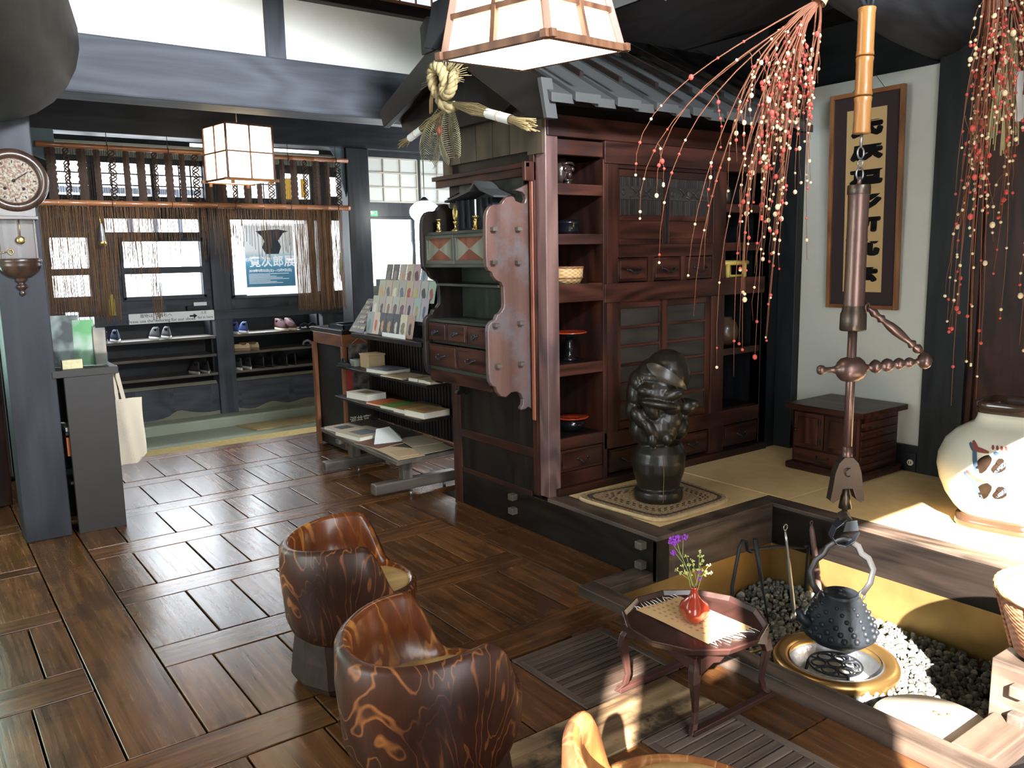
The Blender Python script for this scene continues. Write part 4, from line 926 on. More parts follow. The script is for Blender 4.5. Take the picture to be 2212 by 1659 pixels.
E(-.045, -.07, .385, .03, .035, .05, -.5); E(.04, -.06, .395, .045, .04, .04)
E(-.108, -.01, .37, .032, .04, .045); E(-.085, -.055, .345, .03, .03, .05, -.7); E(-.05, -.08, .305, .024, .022, .045, -.6); E(-.04, -.085, .26, .02, .02, .03)
E(-.105, .0, .43, .03, .05, .06); E(-.09, .0, .48, .035, .06, .05)
E(.115, .02, .375, .045, .035, .035); E(.145, .01, .385, .025, .018, .02); E(.1, .03, .325, .03, .03, .05)
fig = b.build('carved_figure', plain('smoked_dark_wood', (.014, .011, .008), .36, bump=.5, bscale=11, var=.5, vscale=7, coat=.12), label='dark carved wooden figure with hooded head and folded arms on the rush mat', cat='statue', origin=(SX, SY, SZ))
md = fig.modifiers.new('fuse', 'REMESH'); md.mode = 'VOXEL'; md.voxel_size = .0045; md.use_smooth_shade = True
md = fig.modifiers.new('soften', 'SMOOTH'); md.factor = .6; md.iterations = 5
def on_fig(pts, r0=.0028):
    c = MB(91); c.tube([Bm @ Vector(p) for p in pts], r0, 6); return c
on_fig([(-.085, -.075, .52), (-.05, -.10, .515), (.0, -.108, .505), (.05, -.098, .475), (.075, -.08, .44), (.095, -.055, .405)]).build('hood_line', plain('worn_gold_line', (.05, .035, .015), .4), fig)
c = MB(92); c.M = Bm
def leaf(u, v, d=0.0):
    ph = R(-52+108*u); el = R(30-62*u**1.25+(v-.5)*2*15*math.sin(PI*min(1, u*1.02)**.75)); k = 1.05+d
    return (.02+.113*k*math.sin(ph)*math.cos(el), .012-.107*k*math.cos(ph)*math.cos(el), .505+.10*k*math.sin(el))
c.grid(lambda u, v: leaf(u, v), 22, 8); c.grid(lambda u, v: leaf(u, v, -.06), 22, 8); c.build('hood_flap', plain('polished_worn_wood', (.05, .043, .036), .32, coat=.3, var=.4, vscale=12), fig)  # flap wood lightened in colour for the sheen on it
on_fig([(0, -.11, .20), (.003, -.112, .12), (.002, -.105, .04), (.001, -.106, .01)], .0016).build('crack', plain('crack_wood', (.20, .11, .05), .8), fig)
# ------------------------------------------------------------------ small chest
t = thing('small_chest', 'small dark red-brown wooden chest with overhanging lid by the white wall', 'chest', (4.36, 2.68, .2195))
x0, x1, y0, y1 = 4.16, 4.56, 2.48, 2.90
b = MB(100); b.box(x0-.03, x1+.02, y0-.035, y1+.03, .2195, .262, 'y', .4); b.build('plinth', M['red'], t, bevel=.012)
b = MB(101); b.box(x0, x1, y0, y1, .262, .58, 'z', .4)
for k in range(6): b.box(x0+.02, x1-.02, y0-.008, y0, .28+k*.048, .305+k*.048, 'x', .6)
b.build('body', M['red'], t, bevel=.003)
b = MB(102); b.box(x0-.035, x1+.03, y0-.04, y1+.035, .58, .612, 'y', .5); b.build('lid', M['red'], t, bevel=.004)
for k in range(2):
    ya = y0+.015+k*.2; d = MB(103+k)
    d.box(x0-.012, x0, ya, ya+.19, .36, .565, 'z', .5); d.box(x0-.02, x0-.008, ya+.03, ya+.16, .385, .54, 'z', .7)
    dr = d.build('door', M['red'], t, bevel=.003)
    h = MB(105+k); h.box(x0-.024, x0-.018, ya+.01, ya+.022, .5, .535); h.box(x0-.024, x0-.018, ya+.01, ya+.022, .39, .425); h.ball((x0-.026, ya+(.17 if k else .03), .46), .008, 8); h.build('hinge', M['iron'], dr)
d = MB(107); d.box(x0-.012, x0, y0+.015, y1-.015, .275, .35, 'y', .5); dr = d.build('drawer', M['red'], t, bevel=.003)
h = MB(108); h.tube([(x0-.014, 2.65, .325), (x0-.03, 2.655, .305), (x0-.03, 2.72, .305), (x0-.014, 2.725, .325)], .004, 6); h.build('handle', M['iron'], dr)
# ------------------------------------------------------------------ big cream vase
UX, UY = 4.03, 1.66
t = thing('ceramic_vase', 'large round cream glazed vase with brown square mouth and painted flowers', 'vase', (UX, UY, .2195))
va = math.atan2(-UY, -UX)   # towards the camera
rot = Matrix.Translation((UX, UY, .2195)) @ Matrix.Rotation(R(8), 4, 'Z')
b = MB(110); b.M = rot
vp = [(.155, .045, 4), (.165, .06, 4), (.20, .09, 3), (.245, .14, 2.3), (.278, .20, 2), (.292, .265, 2), (.288, .32, 2), (.262, .385, 2), (.215, .435, 2.2), (.165, .468, 2.6), (.135, .485, 3.5), (.122, .51, 4.5), (.116, .54, 5), (.10, .54, 5), (.10, .50, 5)]
b.lathe([(r0, z) for r0, z, e in vp], (0, 0, 0), 64, sq=[e for r0, z, e in vp]); b.build('body', M['glazew'], t)
b = MB(111); b.M = rot; b.lathe([(.117, .528), (.124, .532), (.125, .575), (.120, .583), (.106, .583), (.10, .53)], (0, 0, 0), 64, sq=5); b.build('mouth_rim', M['glazeb'], t)
b = MB(112); b.M = rot; b.lathe([(.001, 0), (.178, 0), (.182, .012), (.178, .05), (.155, .062)], (0, 0, 0), 64, sq=4.5); b.build('foot', M['glazeb'], t)
def stroke(mat, pts, w_, name='painted_stroke'):
    """pts: (deg from camera direction, z), projected onto the body"""
    c = MB(113); N = 14; P_ = []
    for i in range(N+1):
        f = i/N*(len(pts)-1); k = min(int(f), len(pts)-2); a = f-k
        g, z = pts[k][0]*(1-a)+pts[k+1][0]*a, pts[k][1]*(1-a)+pts[k+1][1]*a; P_.append((g, z))
    def surf(g, z, d):
        for (r0, z0, e0), (r1, z1, e1) in zip(vp, vp[1:]):
            if z0 <= z <= z1: q = (z-z0)/(z1-z0); r = r0+(r1-r0)*q; e = e0+(e1-e0)*q; break
        a = va+R(g)-R(8); ca, sa = math.cos(a), math.sin(a); qq = (abs(ca)**e+abs(sa)**e)**(-1/e)
        return rot @ Vector((ca*qq*(r+d), sa*qq*(r+d), z))
    vs = []
    for i, (g, z) in enumerate(P_):
        g0, z0 = P_[max(0, i-1)]; g1, z1 = P_[min(N, i+1)]; dx, dz = (g1-g0)*.005, z1-z0; l = math.hypot(dx, dz) or 1
        ww = w_*math.sin(PI*(i+.6)/(N+1.2))**.5; nx, nz = -dz/l*ww, dx/l*ww
        vs += [surf(g+nx/.005*q_, z+nz*q_, .0035) for q_ in (1, .5, 0, -.5, -1)]
    c.add(vs, [(5*i+j, 5*i+j+1, 5*i+j+6, 5*i+j+5) for i in range(N) for j in range(4)], smooth=True); c.build(name, mat, t, fix=False)
pb = plain('cobalt_paint', (.08, .13, .22), .8, spec=.1); pr_ = plain('iron_red_paint', (.30, .09, .07), .8, spec=.1); pk = plain('brown_black_paint', (.022, .013, .008), .85, spec=.05, var=.6, vscale=25)
for k, (z, s) in enumerate(((.335, 1.0), (.215, .92))):
    g0 = -12+k*2
    stroke(pr_, [(g0-24*s, z+.085*s), (g0-16*s, z+.055*s), (g0-4, z+.05*s)], .010); stroke(pr_, [(g0+14*s, z+.06*s), (g0+24*s, z+.062*s), (g0+32*s, z+.085*s)], .009)
    for j in range(4): stroke(pr_, [(g0-3+j*4, z+.08*s), (g0-1+j*4, z+.063*s)], .006)
    stroke(pb, [(g0-26*s, z+.075*s), (g0-17*s, z+.05*s), (g0-14*s, z+.005*s), (g0-9*s, z-.05*s)], .010); stroke(pb, [(g0+26*s, z+.04*s), (g0+12*s, z+.025*s), (g0+3*s, z-.03*s)], .009)
    stroke(pb, [(g0, z+.052), (g0+5, z+.046)], .008); stroke(pb, [(g0-6, z-.045), (g0-3, z-.07)], .008)
    stroke(pk, [(g0-9, z-.04), (g0-7, z+.0), (g0-2, z+.035)], .026); stroke(pk, [(g0+1, z-.025), (g0+7, z+.0), (g0+6, z+.032)], .022)
# ------------------------------------------------------------------ big cupboard with a shingled gable roof
CX0, CX1, CY0, CY1, CZ0, CZ1 = 2.653, 4.42, 3.326, 4.24, .218, 2.19
t = thing('cupboard', 'tall dark red-brown built-in cupboard with sliding doors and open side shelves', 'cupboard', (3.5, 3.78, 0))
def pull(par, x, y, z, w_=.06, nrm='y', mat=None):
    h = MB(1)
    if nrm == 'y':
        h.tube([(x-w_/2, y, z), (x-w_*.42, y-.022, z-.004), (x-w_*.2, y-.026, z-.018), (x+w_*.2, y-.026, z-.018), (x+w_*.42, y-.022, z-.004), (x+w_/2, y, z)], .0042, 6)
        h.ball((x-w_/2, y-.004, z), .008, 8); h.ball((x+w_/2, y-.004, z), .008, 8)
    else:
        h.tube([(x, y-w_/2, z), (x-.022, y-w_*.42, z-.004), (x-.026, y-w_*.2, z-.018), (x-.026, y+w_*.2, z-.018), (x-.022, y+w_*.42, z-.004), (x, y+w_/2, z)], .0042, 6)
        h.ball((x-.004, y-w_/2, z), .008, 8); h.ball((x-.004, y+w_/2, z), .008, 8)
    return h.build('handle', mat or M['iron'], par)
b = MB(2)
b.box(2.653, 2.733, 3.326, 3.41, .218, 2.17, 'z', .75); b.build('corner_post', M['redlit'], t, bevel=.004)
b = MB(3)
b.box(3.045, 3.072, 3.33, 3.9, .25, 1.99, 'z', .5); b.box(3.075, 3.155, 3.332, 3.38, .46, 2.06, 'z', .7)
b.box(3.93, 4.045, 3.332, 3.38, .26, 2.06, 'z', .45); b.box(4.40, 4.47, 3.33, 3.41, .218, 2.17, 'z', .3)
b.build('stiles', M['red'], t, bevel=.003)
b = MB(4)
b.box(2.66, 4.45, 3.315, 3.40, 2.085, 2.19, 'x', .4)
b.box(2.733, 3.045, 3.332, 3.37, 2.0, 2.075, 'x', .8); b.box(3.05, 4.42, 3.322, 3.37, 1.97, 2.085, 'x', .5)
for (z0, z1, tn) in ((1.80, 1.856, .9), (1.549, 1.603, .9), (1.249, 1.344, .85), (.861, .922, .8), (.462, .526, .7)): b.box(2.733, 3.045, 3.334, 3.36, z0, z1, 'x', tn)
b.box(3.05, 4.42, 3.322, 3.375, 1.235, 1.338, 'x', .6); b.box(3.155, 3.93, 3.332, 3.38, 1.475, 1.545, 'x', .4)
b.box(3.05, 4.42, 3.33, 3.38, .42, .515, 'x', .4); b.box(2.70, 4.45, 3.30, 3.40, .218, .262, 'x', .4); b.box(3.155, 3.93, 3.335, 3.38, 1.95, 1.99, 'x', .3)
for (z0, z1) in ((1.73, 1.78), (1.235, 1.30), (.86, .90)): b.box(4.045, 4.40, 3.336, 3.36, z0, z1, 'x', .6)
b.box(4.045, 4.40, 3.336, 3.36, 1.50, 1.55, 'x', .6)
b.build('rails', M['redlit' if False else 'red'], t, bevel=.003)
b = MB(5)   # carcass: sides, back, shelves
b.box(2.657, 2.68, 3.40, 4.24, .15, 2.10, 'z', .25); b.box(2.68, 4.45, 4.2, 4.24, .218, 2.19, 'z', .1); b.box(4.43, 4.46, 3.4, 4.2, .218, 2.19, 'z', .1)
b.box(3.072, 3.09, 3.38, 4.2, .25, 2.1, 'z', .15); b.box(4.0, 4.04, 3.38, 4.2, .25, 2.1, 'z', .15); b.box(2.66, 4.45, 3.36, 4.22, 2.10, 2.17, 'x', .1)
for z in (1.835, 1.582, 1.323, .901, .505): b.box(2.68, 3.07, 3.36, 3.95, z, z+.02, 'x', .2)
b.box(2.68, 3.07, 3.95, 3.97, .25, 2.1, 'z', .05); b.box(2.68, 4.43, 3.42, 3.44, .2, .46, 'x', .05)
for z in (1.74, 1.50, 1.26, .86, .5): b.box(4.04, 4.43, 3.36, 4.2, z, z+.02, 'x', .2)
b.build('carcass', M['dark'], t)
def dw(x0, x1, z0, z1, tn=.5, mat='red', par=t, hw=.06):
    d = MB(int(x0*100+z0*10)); d.box(x0+.004, x1-.004, 3.336, 3.37, z0+.004, z1-.004, 'x', tn); d.box(x0+.018, x1-.018, 3.331, 3.34, z0+.02, z1-.016, 'x', tn)
    o = d.build('drawer', M[mat], par, bevel=.003); pull(o, (x0+x1)/2, 3.331, (z0+z1)/2+.004, hw); return o
dw(2.735, 3.045, .335, .462, .35, hw=.07); b = MB(6); b.box(2.735, 3.045, 3.34, 3.37, .262, .335, 'x', .4); b.build('bottom_rail', M['red'], t)
for (a, c) in ((3.155, 3.385), (3.43, 3.655), (3.70, 3.93)): dw(a, c, 1.338, 1.475, .35, hw=.10)
for (a, c) in ((3.09, 3.36), (3.62, 3.92), (4.06, 4.40)): dw(a, c, .275, .415, .35, hw=.075)
b = MB(7)
for (a, c, z0, z1, ax, tn) in ((3.385, 3.43, 1.338, 1.475, 'z', .9), (3.655, 3.70, 1.338, 1.475, 'z', .9), (3.36, 3.62, .262, .42, 'x', .4), (3.92, 4.06, .262, .42, 'x', .4)): b = MB(7); b.box(a, c, 3.334, 3.38, z0, z1, ax, tn); b.build('drawer_divider', M['red'], t)
# upper sliding doors with a carved band
slat = wood('reeded_door_panel', (.016, .014, .013), (.050, .042, .038), .5, .9, 12, tone=.3, bump=.2)
for i, (x0, x1, dy) in enumerate(((3.155, 3.55, .006), (3.535, 3.93, .0))):
    d = MB(10+i); y = 3.345+dy
    d.box(x0, x0+.032, y, y+.02, 1.545, 1.95, 'z', .5); d.box(x1-.032, x1, y, y+.02, 1.545, 1.95, 'z', .5)
    for z0, z1 in ((1.545, 1.575), (1.675, 1.705), (1.91, 1.95)): d.box(x0+.032, x1-.032, y+.002, y+.02, z0, z1, 'x', .5)
    d.box(x0+.032, x1-.032, y+.009, y+.02, 1.575, 1.675, 'x', .6)
    o = d.build('sliding_door', M['red'], t, bevel=.002)
    d = MB(12+i)
    for k in range(20):
        xa = x0+.034+(x1-x0-.068)*k/20; d.box(xa+.001, xa+(x1-x0-.068)/20-.001, y+.008, y+.016, 1.705, 1.91, 'z', .3+.04*(k % 5))
    d.build('reeded_panel', slat, o)
    d = MB(14+i); d.box(x0+.03, x1-.03, y+.003, y+.014, 1.79, 1.862, 'x', .3)
    xm = (x0+x1)/2; zc = 1.826
    for s in (-1, 1):
        d.ring((xm+s*.135, y+.003, zc), .014, .004, 16, 6, 'y')
        d.tube([(xm+s*.02, y, zc+.012), (xm+s*.045, y, zc), (xm+s*.07, y, zc+.022), (xm+s*.085, y, zc+.028)], .004, 6)
        d.tube([(xm+s*.045, y, zc), (xm+s*.065, y, zc-.02), (xm+s*.088, y, zc-.026)], .004, 6)
    d.ball((xm, y+.002, zc), .022, 10, sy=.3); d.tube([(xm-.03, y, zc-.015), (xm, y, zc-.026), (xm+.03, y, zc-.015)], .004, 6)
    d.build('carved_band', slat, o)
b = MB(16); b.box(3.535, 3.55, 3.338, 3.345, 1.55, 1.95, 'z', .1); b.build('shadow_gap', M['black'], t)
# lower sliding doors, horizontally panelled
for i, (x0, x1, dy) in enumerate(((3.155, 3.54, .006), (3.52, 3.93, .0))):
    d = MB(18+i); y = 3.345+dy
    d.box(x0, x0+.04, y, y+.02, .515, 1.235, 'z', .6); d.box(x1-.04, x1, y, y+.02, .515, 1.235, 'z', .6)
    d.box(x0+.04, x1-.04, y, y+.02, 1.195, 1.235, 'x', .6); d.box(x0+.04, x1-.04, y, y+.02, .515, .56, 'x', .5)
    for k in range(1, 6): d.box(x0+.04, x1-.04, y+.001, y+.02, .56+.635*k/6-.008, .56+.635*k/6+.008, 'x', .8)
    o = d.build('sliding_door', M['red'], t, bevel=.002)
    d = MB(20+i)
    for k in range(6): d.box(x0+.04, x1-.04, y+.010, y+.018, .56+.635*k/6, .56+.635*(k+1)/6, 'x', .3)
    d.build('door_panel', slat, o)
# roof
ROW = []
b = MB(22)
pk_ = (3.86, 2.66)
b.prism([(3.10, 2.19), (3.10, 2.24), (3.84, 2.66), (4.62, 2.36), (4.62, 2.30), (3.84, 2.58)][::-1], 'yz', 2.50, 4.48, 'x', .3); b.prism([(3.40, 2.28), (3.84, 2.60), (4.62, 2.32), (4.60, 2.26), (4.26, 2.2), (3.6, 2.2)][::-1], 'yz', 2.56, 2.60, 'x', .2); b.build('roof_deck', M['dark'], t)  # second prism is a dark panel imitating the black void under the gable
b = MB(23)   # black barge boards of the gable
b.prism([(3.06, 2.115), (3.10, 2.30), (3.85, 2.715), (4.70, 2.385), (4.66, 2.28), (3.85, 2.52), (3.20, 2.13)][::-1], 'yz', 2.46, 2.50, 'y', .25)
b.build('barge_board', M['dark'], t, bevel=.003)
b = MB(24); b.prism([(3.05, 2.115), (3.075, 2.115), (3.12, 2.30), (3.09, 2.30)][::-1], 'yz', 2.445, 2.51); b.build('barge_tip', M['tile'], t, bevel=.002)
b = MB(25)
x = 2.47; k = 0; EZ = -.035
slope = (2.70-2.285)/(3.84-3.10)
while x < 4.42:
    w_ = .135 if k % 2 == 0 else .155; dz = .0 if k % 2 == 0 else .022; y0 = 3.045 if k % 2 == 0 else 3.02
    z0 = 2.262+dz+EZ
    vs = []
    for (yy) in (y0, 3.84):
        zz = z0+(yy-3.06)*slope
        vs += [(x, yy, zz-.032 if yy == y0 else zz-.01), (x+w_, yy, zz-.032 if yy == y0 else zz-.01), (x+w_, yy, zz+.010), (x, yy, zz+.010)]
    b.hexa(vs, 'y', .5+.1*(k % 3)); x += w_-.012; k += 1
b.build('roof_boards', M['tile'], t, bevel=.002)
b = MB(26)
x = 2.47
for k in range(8):
    xa = 2.50+k*.245; zz = 2.275
    b.hexa([(xa+.10, 3.00, 2.300), (xa+.122, 3.00, 2.300), (xa+.122, 3.84, 2.300+.84*slope), (xa+.10, 3.84, 2.300+.84*slope), (xa+.10, 3.00, 2.325), (xa+.122, 3.00, 2.325), (xa+.122, 3.84, 2.325+.84*slope), (xa+.10, 3.84, 2.325+.84*slope)], 'y', .2)
b.build('roof_battens', M['dark'], t)
b = MB(27); b.box(2.44, 4.44, 3.78, 3.90, 2.69, 2.76, 'x', .4); b.prism([(4.16, 2.60), (4.03, 2.60), (3.98, 2.68), (3.98, 2.76), (4.10, 2.79), (4.17, 2.75)][::-1], 'yz', 2.45, 2.50)
b.prism([(3.86-.22, 2.62), (3.86-.15, 2.60), (3.86, 2.68), (3.86+.15, 2.60), (3.86+.22, 2.62), (3.86+.12, 2.83), (3.86-.12, 2.83)], 'yz', 2.42, 2.47); b.build('ridge', M['black'], t, bevel=.006)
b = MB(28)
for k in range(5): b.box(2.640, 2.657, 3.45+k*.158+.002, 3.45+(k+1)*.158-.002, 2.02, 2.40, 'z', .25+.12*(k % 3))
b.box(2.635, 2.66, 3.33, 3.45, 2.0, 2.3, 'z', .3); b.box(2.63, 2.66, 4.2, 4.26, 1.9, 2.35, 'z', .2)
b.build('gable_panel', wood('olive_brown_boards', (.035, .024, .014), (.11, .075, .042), .5, .8, 10, tone=.4, bump=.2), t)
b = MB(29); b.box(2.655, 4.45, 3.40, 4.2, 2.19, 2.30, 'x', .1); b.build('roof_base', M['dark'], t)

# ---- side of the cupboard: panels and the scalloped wall shelf unit
t2 = thing('side_panelling', 'plain dark boarded side of the cupboard below the scalloped shelf unit', 'panelling', (2.65, 3.8, .22))
b = MB(30); b.box(2.638, 2.655, 4.16, 4.25, 0.0, .92, 'z', .7); b.box(2.638, 2.655, 3.46, 4.16, .205, .23, 'y', .3)
b.box(2.640, 2.656, 3.42, 4.16, .42, .47, 'y', .8); b.box(2.636, 2.656, 3.40, 3.44, .22, 2.0, 'z', .3); b.box(2.64, 2.656, 3.44, 4.16, .78, .83, 'y', .4); b.build('frame', M['red'], t2, bevel=.002)
b = MB(31); b.box(2.647, 2.656, 3.44, 4.16, .23, .80, 'z', .3); b.build('panel', M['dark'], t2)
h = MB(32); h.ball((2.635, 4.10, .79), .009, 8); h.tube([(2.635, 4.10, .79), (2.62, 4.10, .76)], .004, 6); h.build('latch', M['iron'], t2)
t = thing('wall_shelf_unit', 'ornate scalloped wall shelf unit with drawers on the cupboard side', 'shelf unit', (2.52, 3.8, .65))
def arc(cx, cz, r0, a0, a1, n=8): return [(cx+r0*math.cos(R(a0+(a1-a0)*i/n)), cz+r0*math.sin(R(a0+(a1-a0)*i/n))) for i in range(n+1)]
pf = [(2.652, 1.865)]
pf += [(2.632, 1.862)]+arc(2.615, 1.822, .032, 70, 150, 5)+arc(2.600, 1.785, .030, 60, -200, 14)[::1]
pf = [(2.652, 1.865), (2.630, 1.858), (2.602, 1.842), (2.585, 1.825)]
pf += [(2.606, 1.816), (2.622, 1.800), (2.625, 1.782), (2.618, 1.765), (2.602, 1.760), (2.588, 1.772), (2.580, 1.790)]
pf += [(2.560, 1.795), (2.532, 1.788), (2.512, 1.772), (2.503, 1.758)]
pf += arc(2.415, 1.735-.012, .045, 90, 180, 6)[0:] if False else [(2.48, 1.752), (2.455, 1.752), (2.43, 1.742), (2.412, 1.722), (2.404, 1.70)]
pf = [(x-.028 if x < 2.60 else x, z) for x, z in pf]
pf += [(2.372, 1.66), (2.370, 1.50), (2.373, 1.445), (2.385, 1.425), (2.405, 1.415), (2.412, 1.395), (2.432, 1.375), (2.462, 1.362), (2.474, 1.34), (2.476, 1.26), (2.474, 1.235), (2.455, 1.212), (2.432, 1.20), (2.420, 1.178), (2.395, 1.168), (2.376, 1.150), (2.370, 1.12), (2.371, .90), (2.376, .86), (2.390, .838), (2.412, .828), (2.422, .80), (2.445, .776), (2.475, .768), (2.492, .778)]
pf += [(2.510, .79), (2.545, .79), (2.572, .775), (2.588, .745), (2.585, .715), (2.570, .70), (2.572, .688), (2.600, .690), (2.620, .70), (2.652, .68)]
sb = wood('rosy_polished_board', (.085, .045, .036), (.165, .088, .072), .36, .5, 8, stain=(.13, .115, .125), stain_amt=.75, tone=.2, bump=.15, stain_scale=4, coat=.1)
for nm, ya, yb, mt_ in (('scalloped_board', 3.455, 3.485, sb), ('scalloped_board', 4.09, 4.12, M['dark'])):
    q_ = pf if nm and ya < 4 else [(x, z) for x, z in pf if True]
    b = MB(33); b.prism(q_, 'xz', ya, yb, 'z', .5); o = b.build(nm, mt_, t, bevel=.004)
    if ya < 4:
        for (x, z) in ((2.409, 1.63), (2.562, 1.631), (2.404, 1.465), (2.558, 1.462), (2.41, 1.149), (2.566, 1.151), (2.419, .939), (2.567, .937)):
            p = MB(34); p.box(x-.012, x+.016, 3.425, 3.456, z-.010, z+.010, 'y', .5); p.build('peg', M['grey'], o, bevel=.002)
b = MB(35); b.box(2.630, 2.652, 3.41, 3.436, .63, 1.90, 'z', .9); b.build('edge_strip', wood('bright_red_brown', (.16, .045, .025), (.30, .10, .055), .35, tone=.2), t, bevel=.004)
b = MB(36); b.box(2.60, 2.655, 3.42, 4.30, 1.895, 1.955, 'y', .5); b.box(2.585, 2.61, 3.40, 4.32, 1.935, 1.96, 'y', .5); b.box(2.58, 2.65, 3.40, 3.425, 1.87, 1.965, 'z', .4); b.build('hood_rail', M['red'], t, bevel=.003)
b = MB(37)
b.box(2.385, 2.64, 3.485, 4.09, 1.615, 1.632, 'y', .5); b.box(2.385, 2.64, 3.485, 4.09, 1.44, 1.458, 'y', .5); b.box(2.46, 2.64, 3.485, 4.09, 1.335, 1.35, 'y', .4)
b.box(2.40, 2.64, 3.485, 4.09, 1.135, 1.15, 'y', .5); b.box(2.40, 2.64, 3.485, 4.09, .865, .885, 'y', .4); b.box(2.63, 2.642, 3.485, 4.09, .87, 1.90, 'z', .2); b.box(2.42, 2.64, 3.485, 4.09, 1.015, 1.03, 'y', .3)
b.build('shelves', wood('green_black_wood', (.016, .018, .014), (.055, .06, .042), .4, tone=.3), t, bevel=.002)
for i in range(2):   # diamond-fronted doors
    ya = 3.49+i*.30; d = MB(38+i); yb = ya+.295
    d.box(2.388, 2.402, ya, yb, 1.458, 1.478, 'y'); d.box(2.388, 2.402, ya, yb, 1.596, 1.615, 'y'); d.box(2.388, 2.402, ya, ya+.022, 1.478, 1.596, 'z'); d.box(2.388, 2.402, yb-.022, yb, 1.478, 1.596, 'z'); d.box(2.398, 2.404, ya+.022, yb-.022, 1.478, 1.596)
    o = d.build('cupboard_door', wood('green_brown_frame', (.04, .042, .03), (.10, .10, .07), .4, tone=.2), t, bevel=.002)
    d = MB(40+i); ym = (ya+yb)/2; zm = 1.537
    d.add([(2.397, ya+.022, 1.478), (2.397, yb-.022, 1.478), (2.39, ym, zm)], [(0, 1, 2)]); d.add([(2.397, ya+.022, 1.596), (2.397, yb-.022, 1.596), (2.39, ym, zm)], [(0, 1, 2)]); d.build('red_triangle', wood('red_triangle_wood', (.13, .035, .018), (.24, .075, .04), .4), o)
    d = MB(42+i); d.add([(2.397, ya+.022, 1.478), (2.397, ya+.022, 1.596), (2.39, ym, zm)], [(0, 1, 2)]); d.add([(2.397, yb-.022, 1.478), (2.397, yb-.022, 1.596), (2.39, ym, zm)], [(0, 1, 2)]); d.build('pale_triangle', wood('pale_triangle_wood', (.16, .16, .12), (.26, .26, .20), .4), o)
def dx(ya, yb, z0, z1, hw):
    d = MB(int(ya*100+z0*30)); d.box(2.392, 2.41, ya+.003, yb-.003, z0+.003, z1-.003, 'y', .5); d.box(2.388, 2.395, ya+.015, yb-.015, z0+.012, z1-.012, 'y', .6)
    o = d.build('drawer', M['red'], t, bevel=.003); pull(o, 2.388, (ya+yb)/2, (z0+z1)/2+.004, hw, 'x')
for i in range(3): dx(3.49+i*.2, 3.69+i*.2, 1.03, 1.135, .03)
for i in range(2): dx(3.49+i*.3, 3.79+i*.3, .885, 1.015, .07)
b = MB(45); b.box(2.40, 2.64, 3.485, 4.09, .80, .865, 'y', .3); b.build('base_board', M['red'], t)
# brass pieces and little shrine on top
def candlestick(y, lb, candle=True):
    c = thing('candlestick', lb, 'candlestick', (2.45, y, 1.632))
    b = MB(46); b.lathe([(.001, 0), (.02, 0), (.02, .008), (.010, .016), (.014, .026), (.009, .034), (.015, .044), (.009, .052), (.010, .062), (.018, .068), (.018, .074), (.001, .075)], (2.45, y, 1.632), 20); b.build('stand', M['brass'], c)
    if candle: b = MB(47); b.cyl((2.45, y, 1.706), (2.45, y, 1.79), .0045, n=8); b.build('candle', M['candle'], c)
candlestick(3.66, 'brass candlestick with a slim white candle next to the scalloped board')
candlestick(4.03, 'short brass candlestick at the far end of the scalloped shelf, without a candle', False)
c = thing('brass_lotus', 'brass flame-shaped altar ornament on a stem between two candlesticks', 'ornament', (2.45, 3.86, 1.632))
b = MB(48); b.lathe([(.001, 0), (.022, 0), (.020, .008), (.006, .016), (.005, .035), (.012, .045), (.014, .055), (.001, .058)], (2.45, 3.86, 1.632), 20); b.build('stem', M['brass'], c)
b = MB(49)
for s in (-1, 1):
    for w_ in (.018, .008): b.tube([(2.45, 3.86, 1.688), (2.45, 3.86+s*w_, 1.71), (2.45, 3.86+s*w_*1.1, 1.74), (2.45, 3.86+s*w_*.3, 1.775)], [.003, .004, .003, .001], 6)
b.build('flame', M['brass'], c)
c = thing('household_shrine', 'small dark wooden household shrine with curved roof on the scalloped shelf', 'shrine', (2.56, 3.80, 1.632))
b = MB(50); b.box(2.53, 2.62, 3.62, 3.97, 1.632, 1.80, 'z', .3)
for k in range(6): b.box(2.515, 2.53, 3.64+k*.06, 3.65+k*.06, 1.65, 1.80, 'z', .5)
b.box(2.50, 2.62, 3.60, 3.99, 1.632, 1.648, 'y'); b.build('body', M['black'], c)
b = MB(51)
rp_ = [(3.55, 1.795), (3.60, 1.812), (3.68, 1.838), (3.73, 1.875), (3.78, 1.838), (3.90, 1.815), (4.03, 1.795), (4.03, 1.806), (3.90, 1.828), (3.78, 1.852), (3.73, 1.892), (3.68, 1.85), (3.60, 1.822), (3.55, 1.806)]
b.prism(rp_, 'yz', 2.49, 2.62, 'x'); b.build('roof', M['tile'], c, bevel=.001)
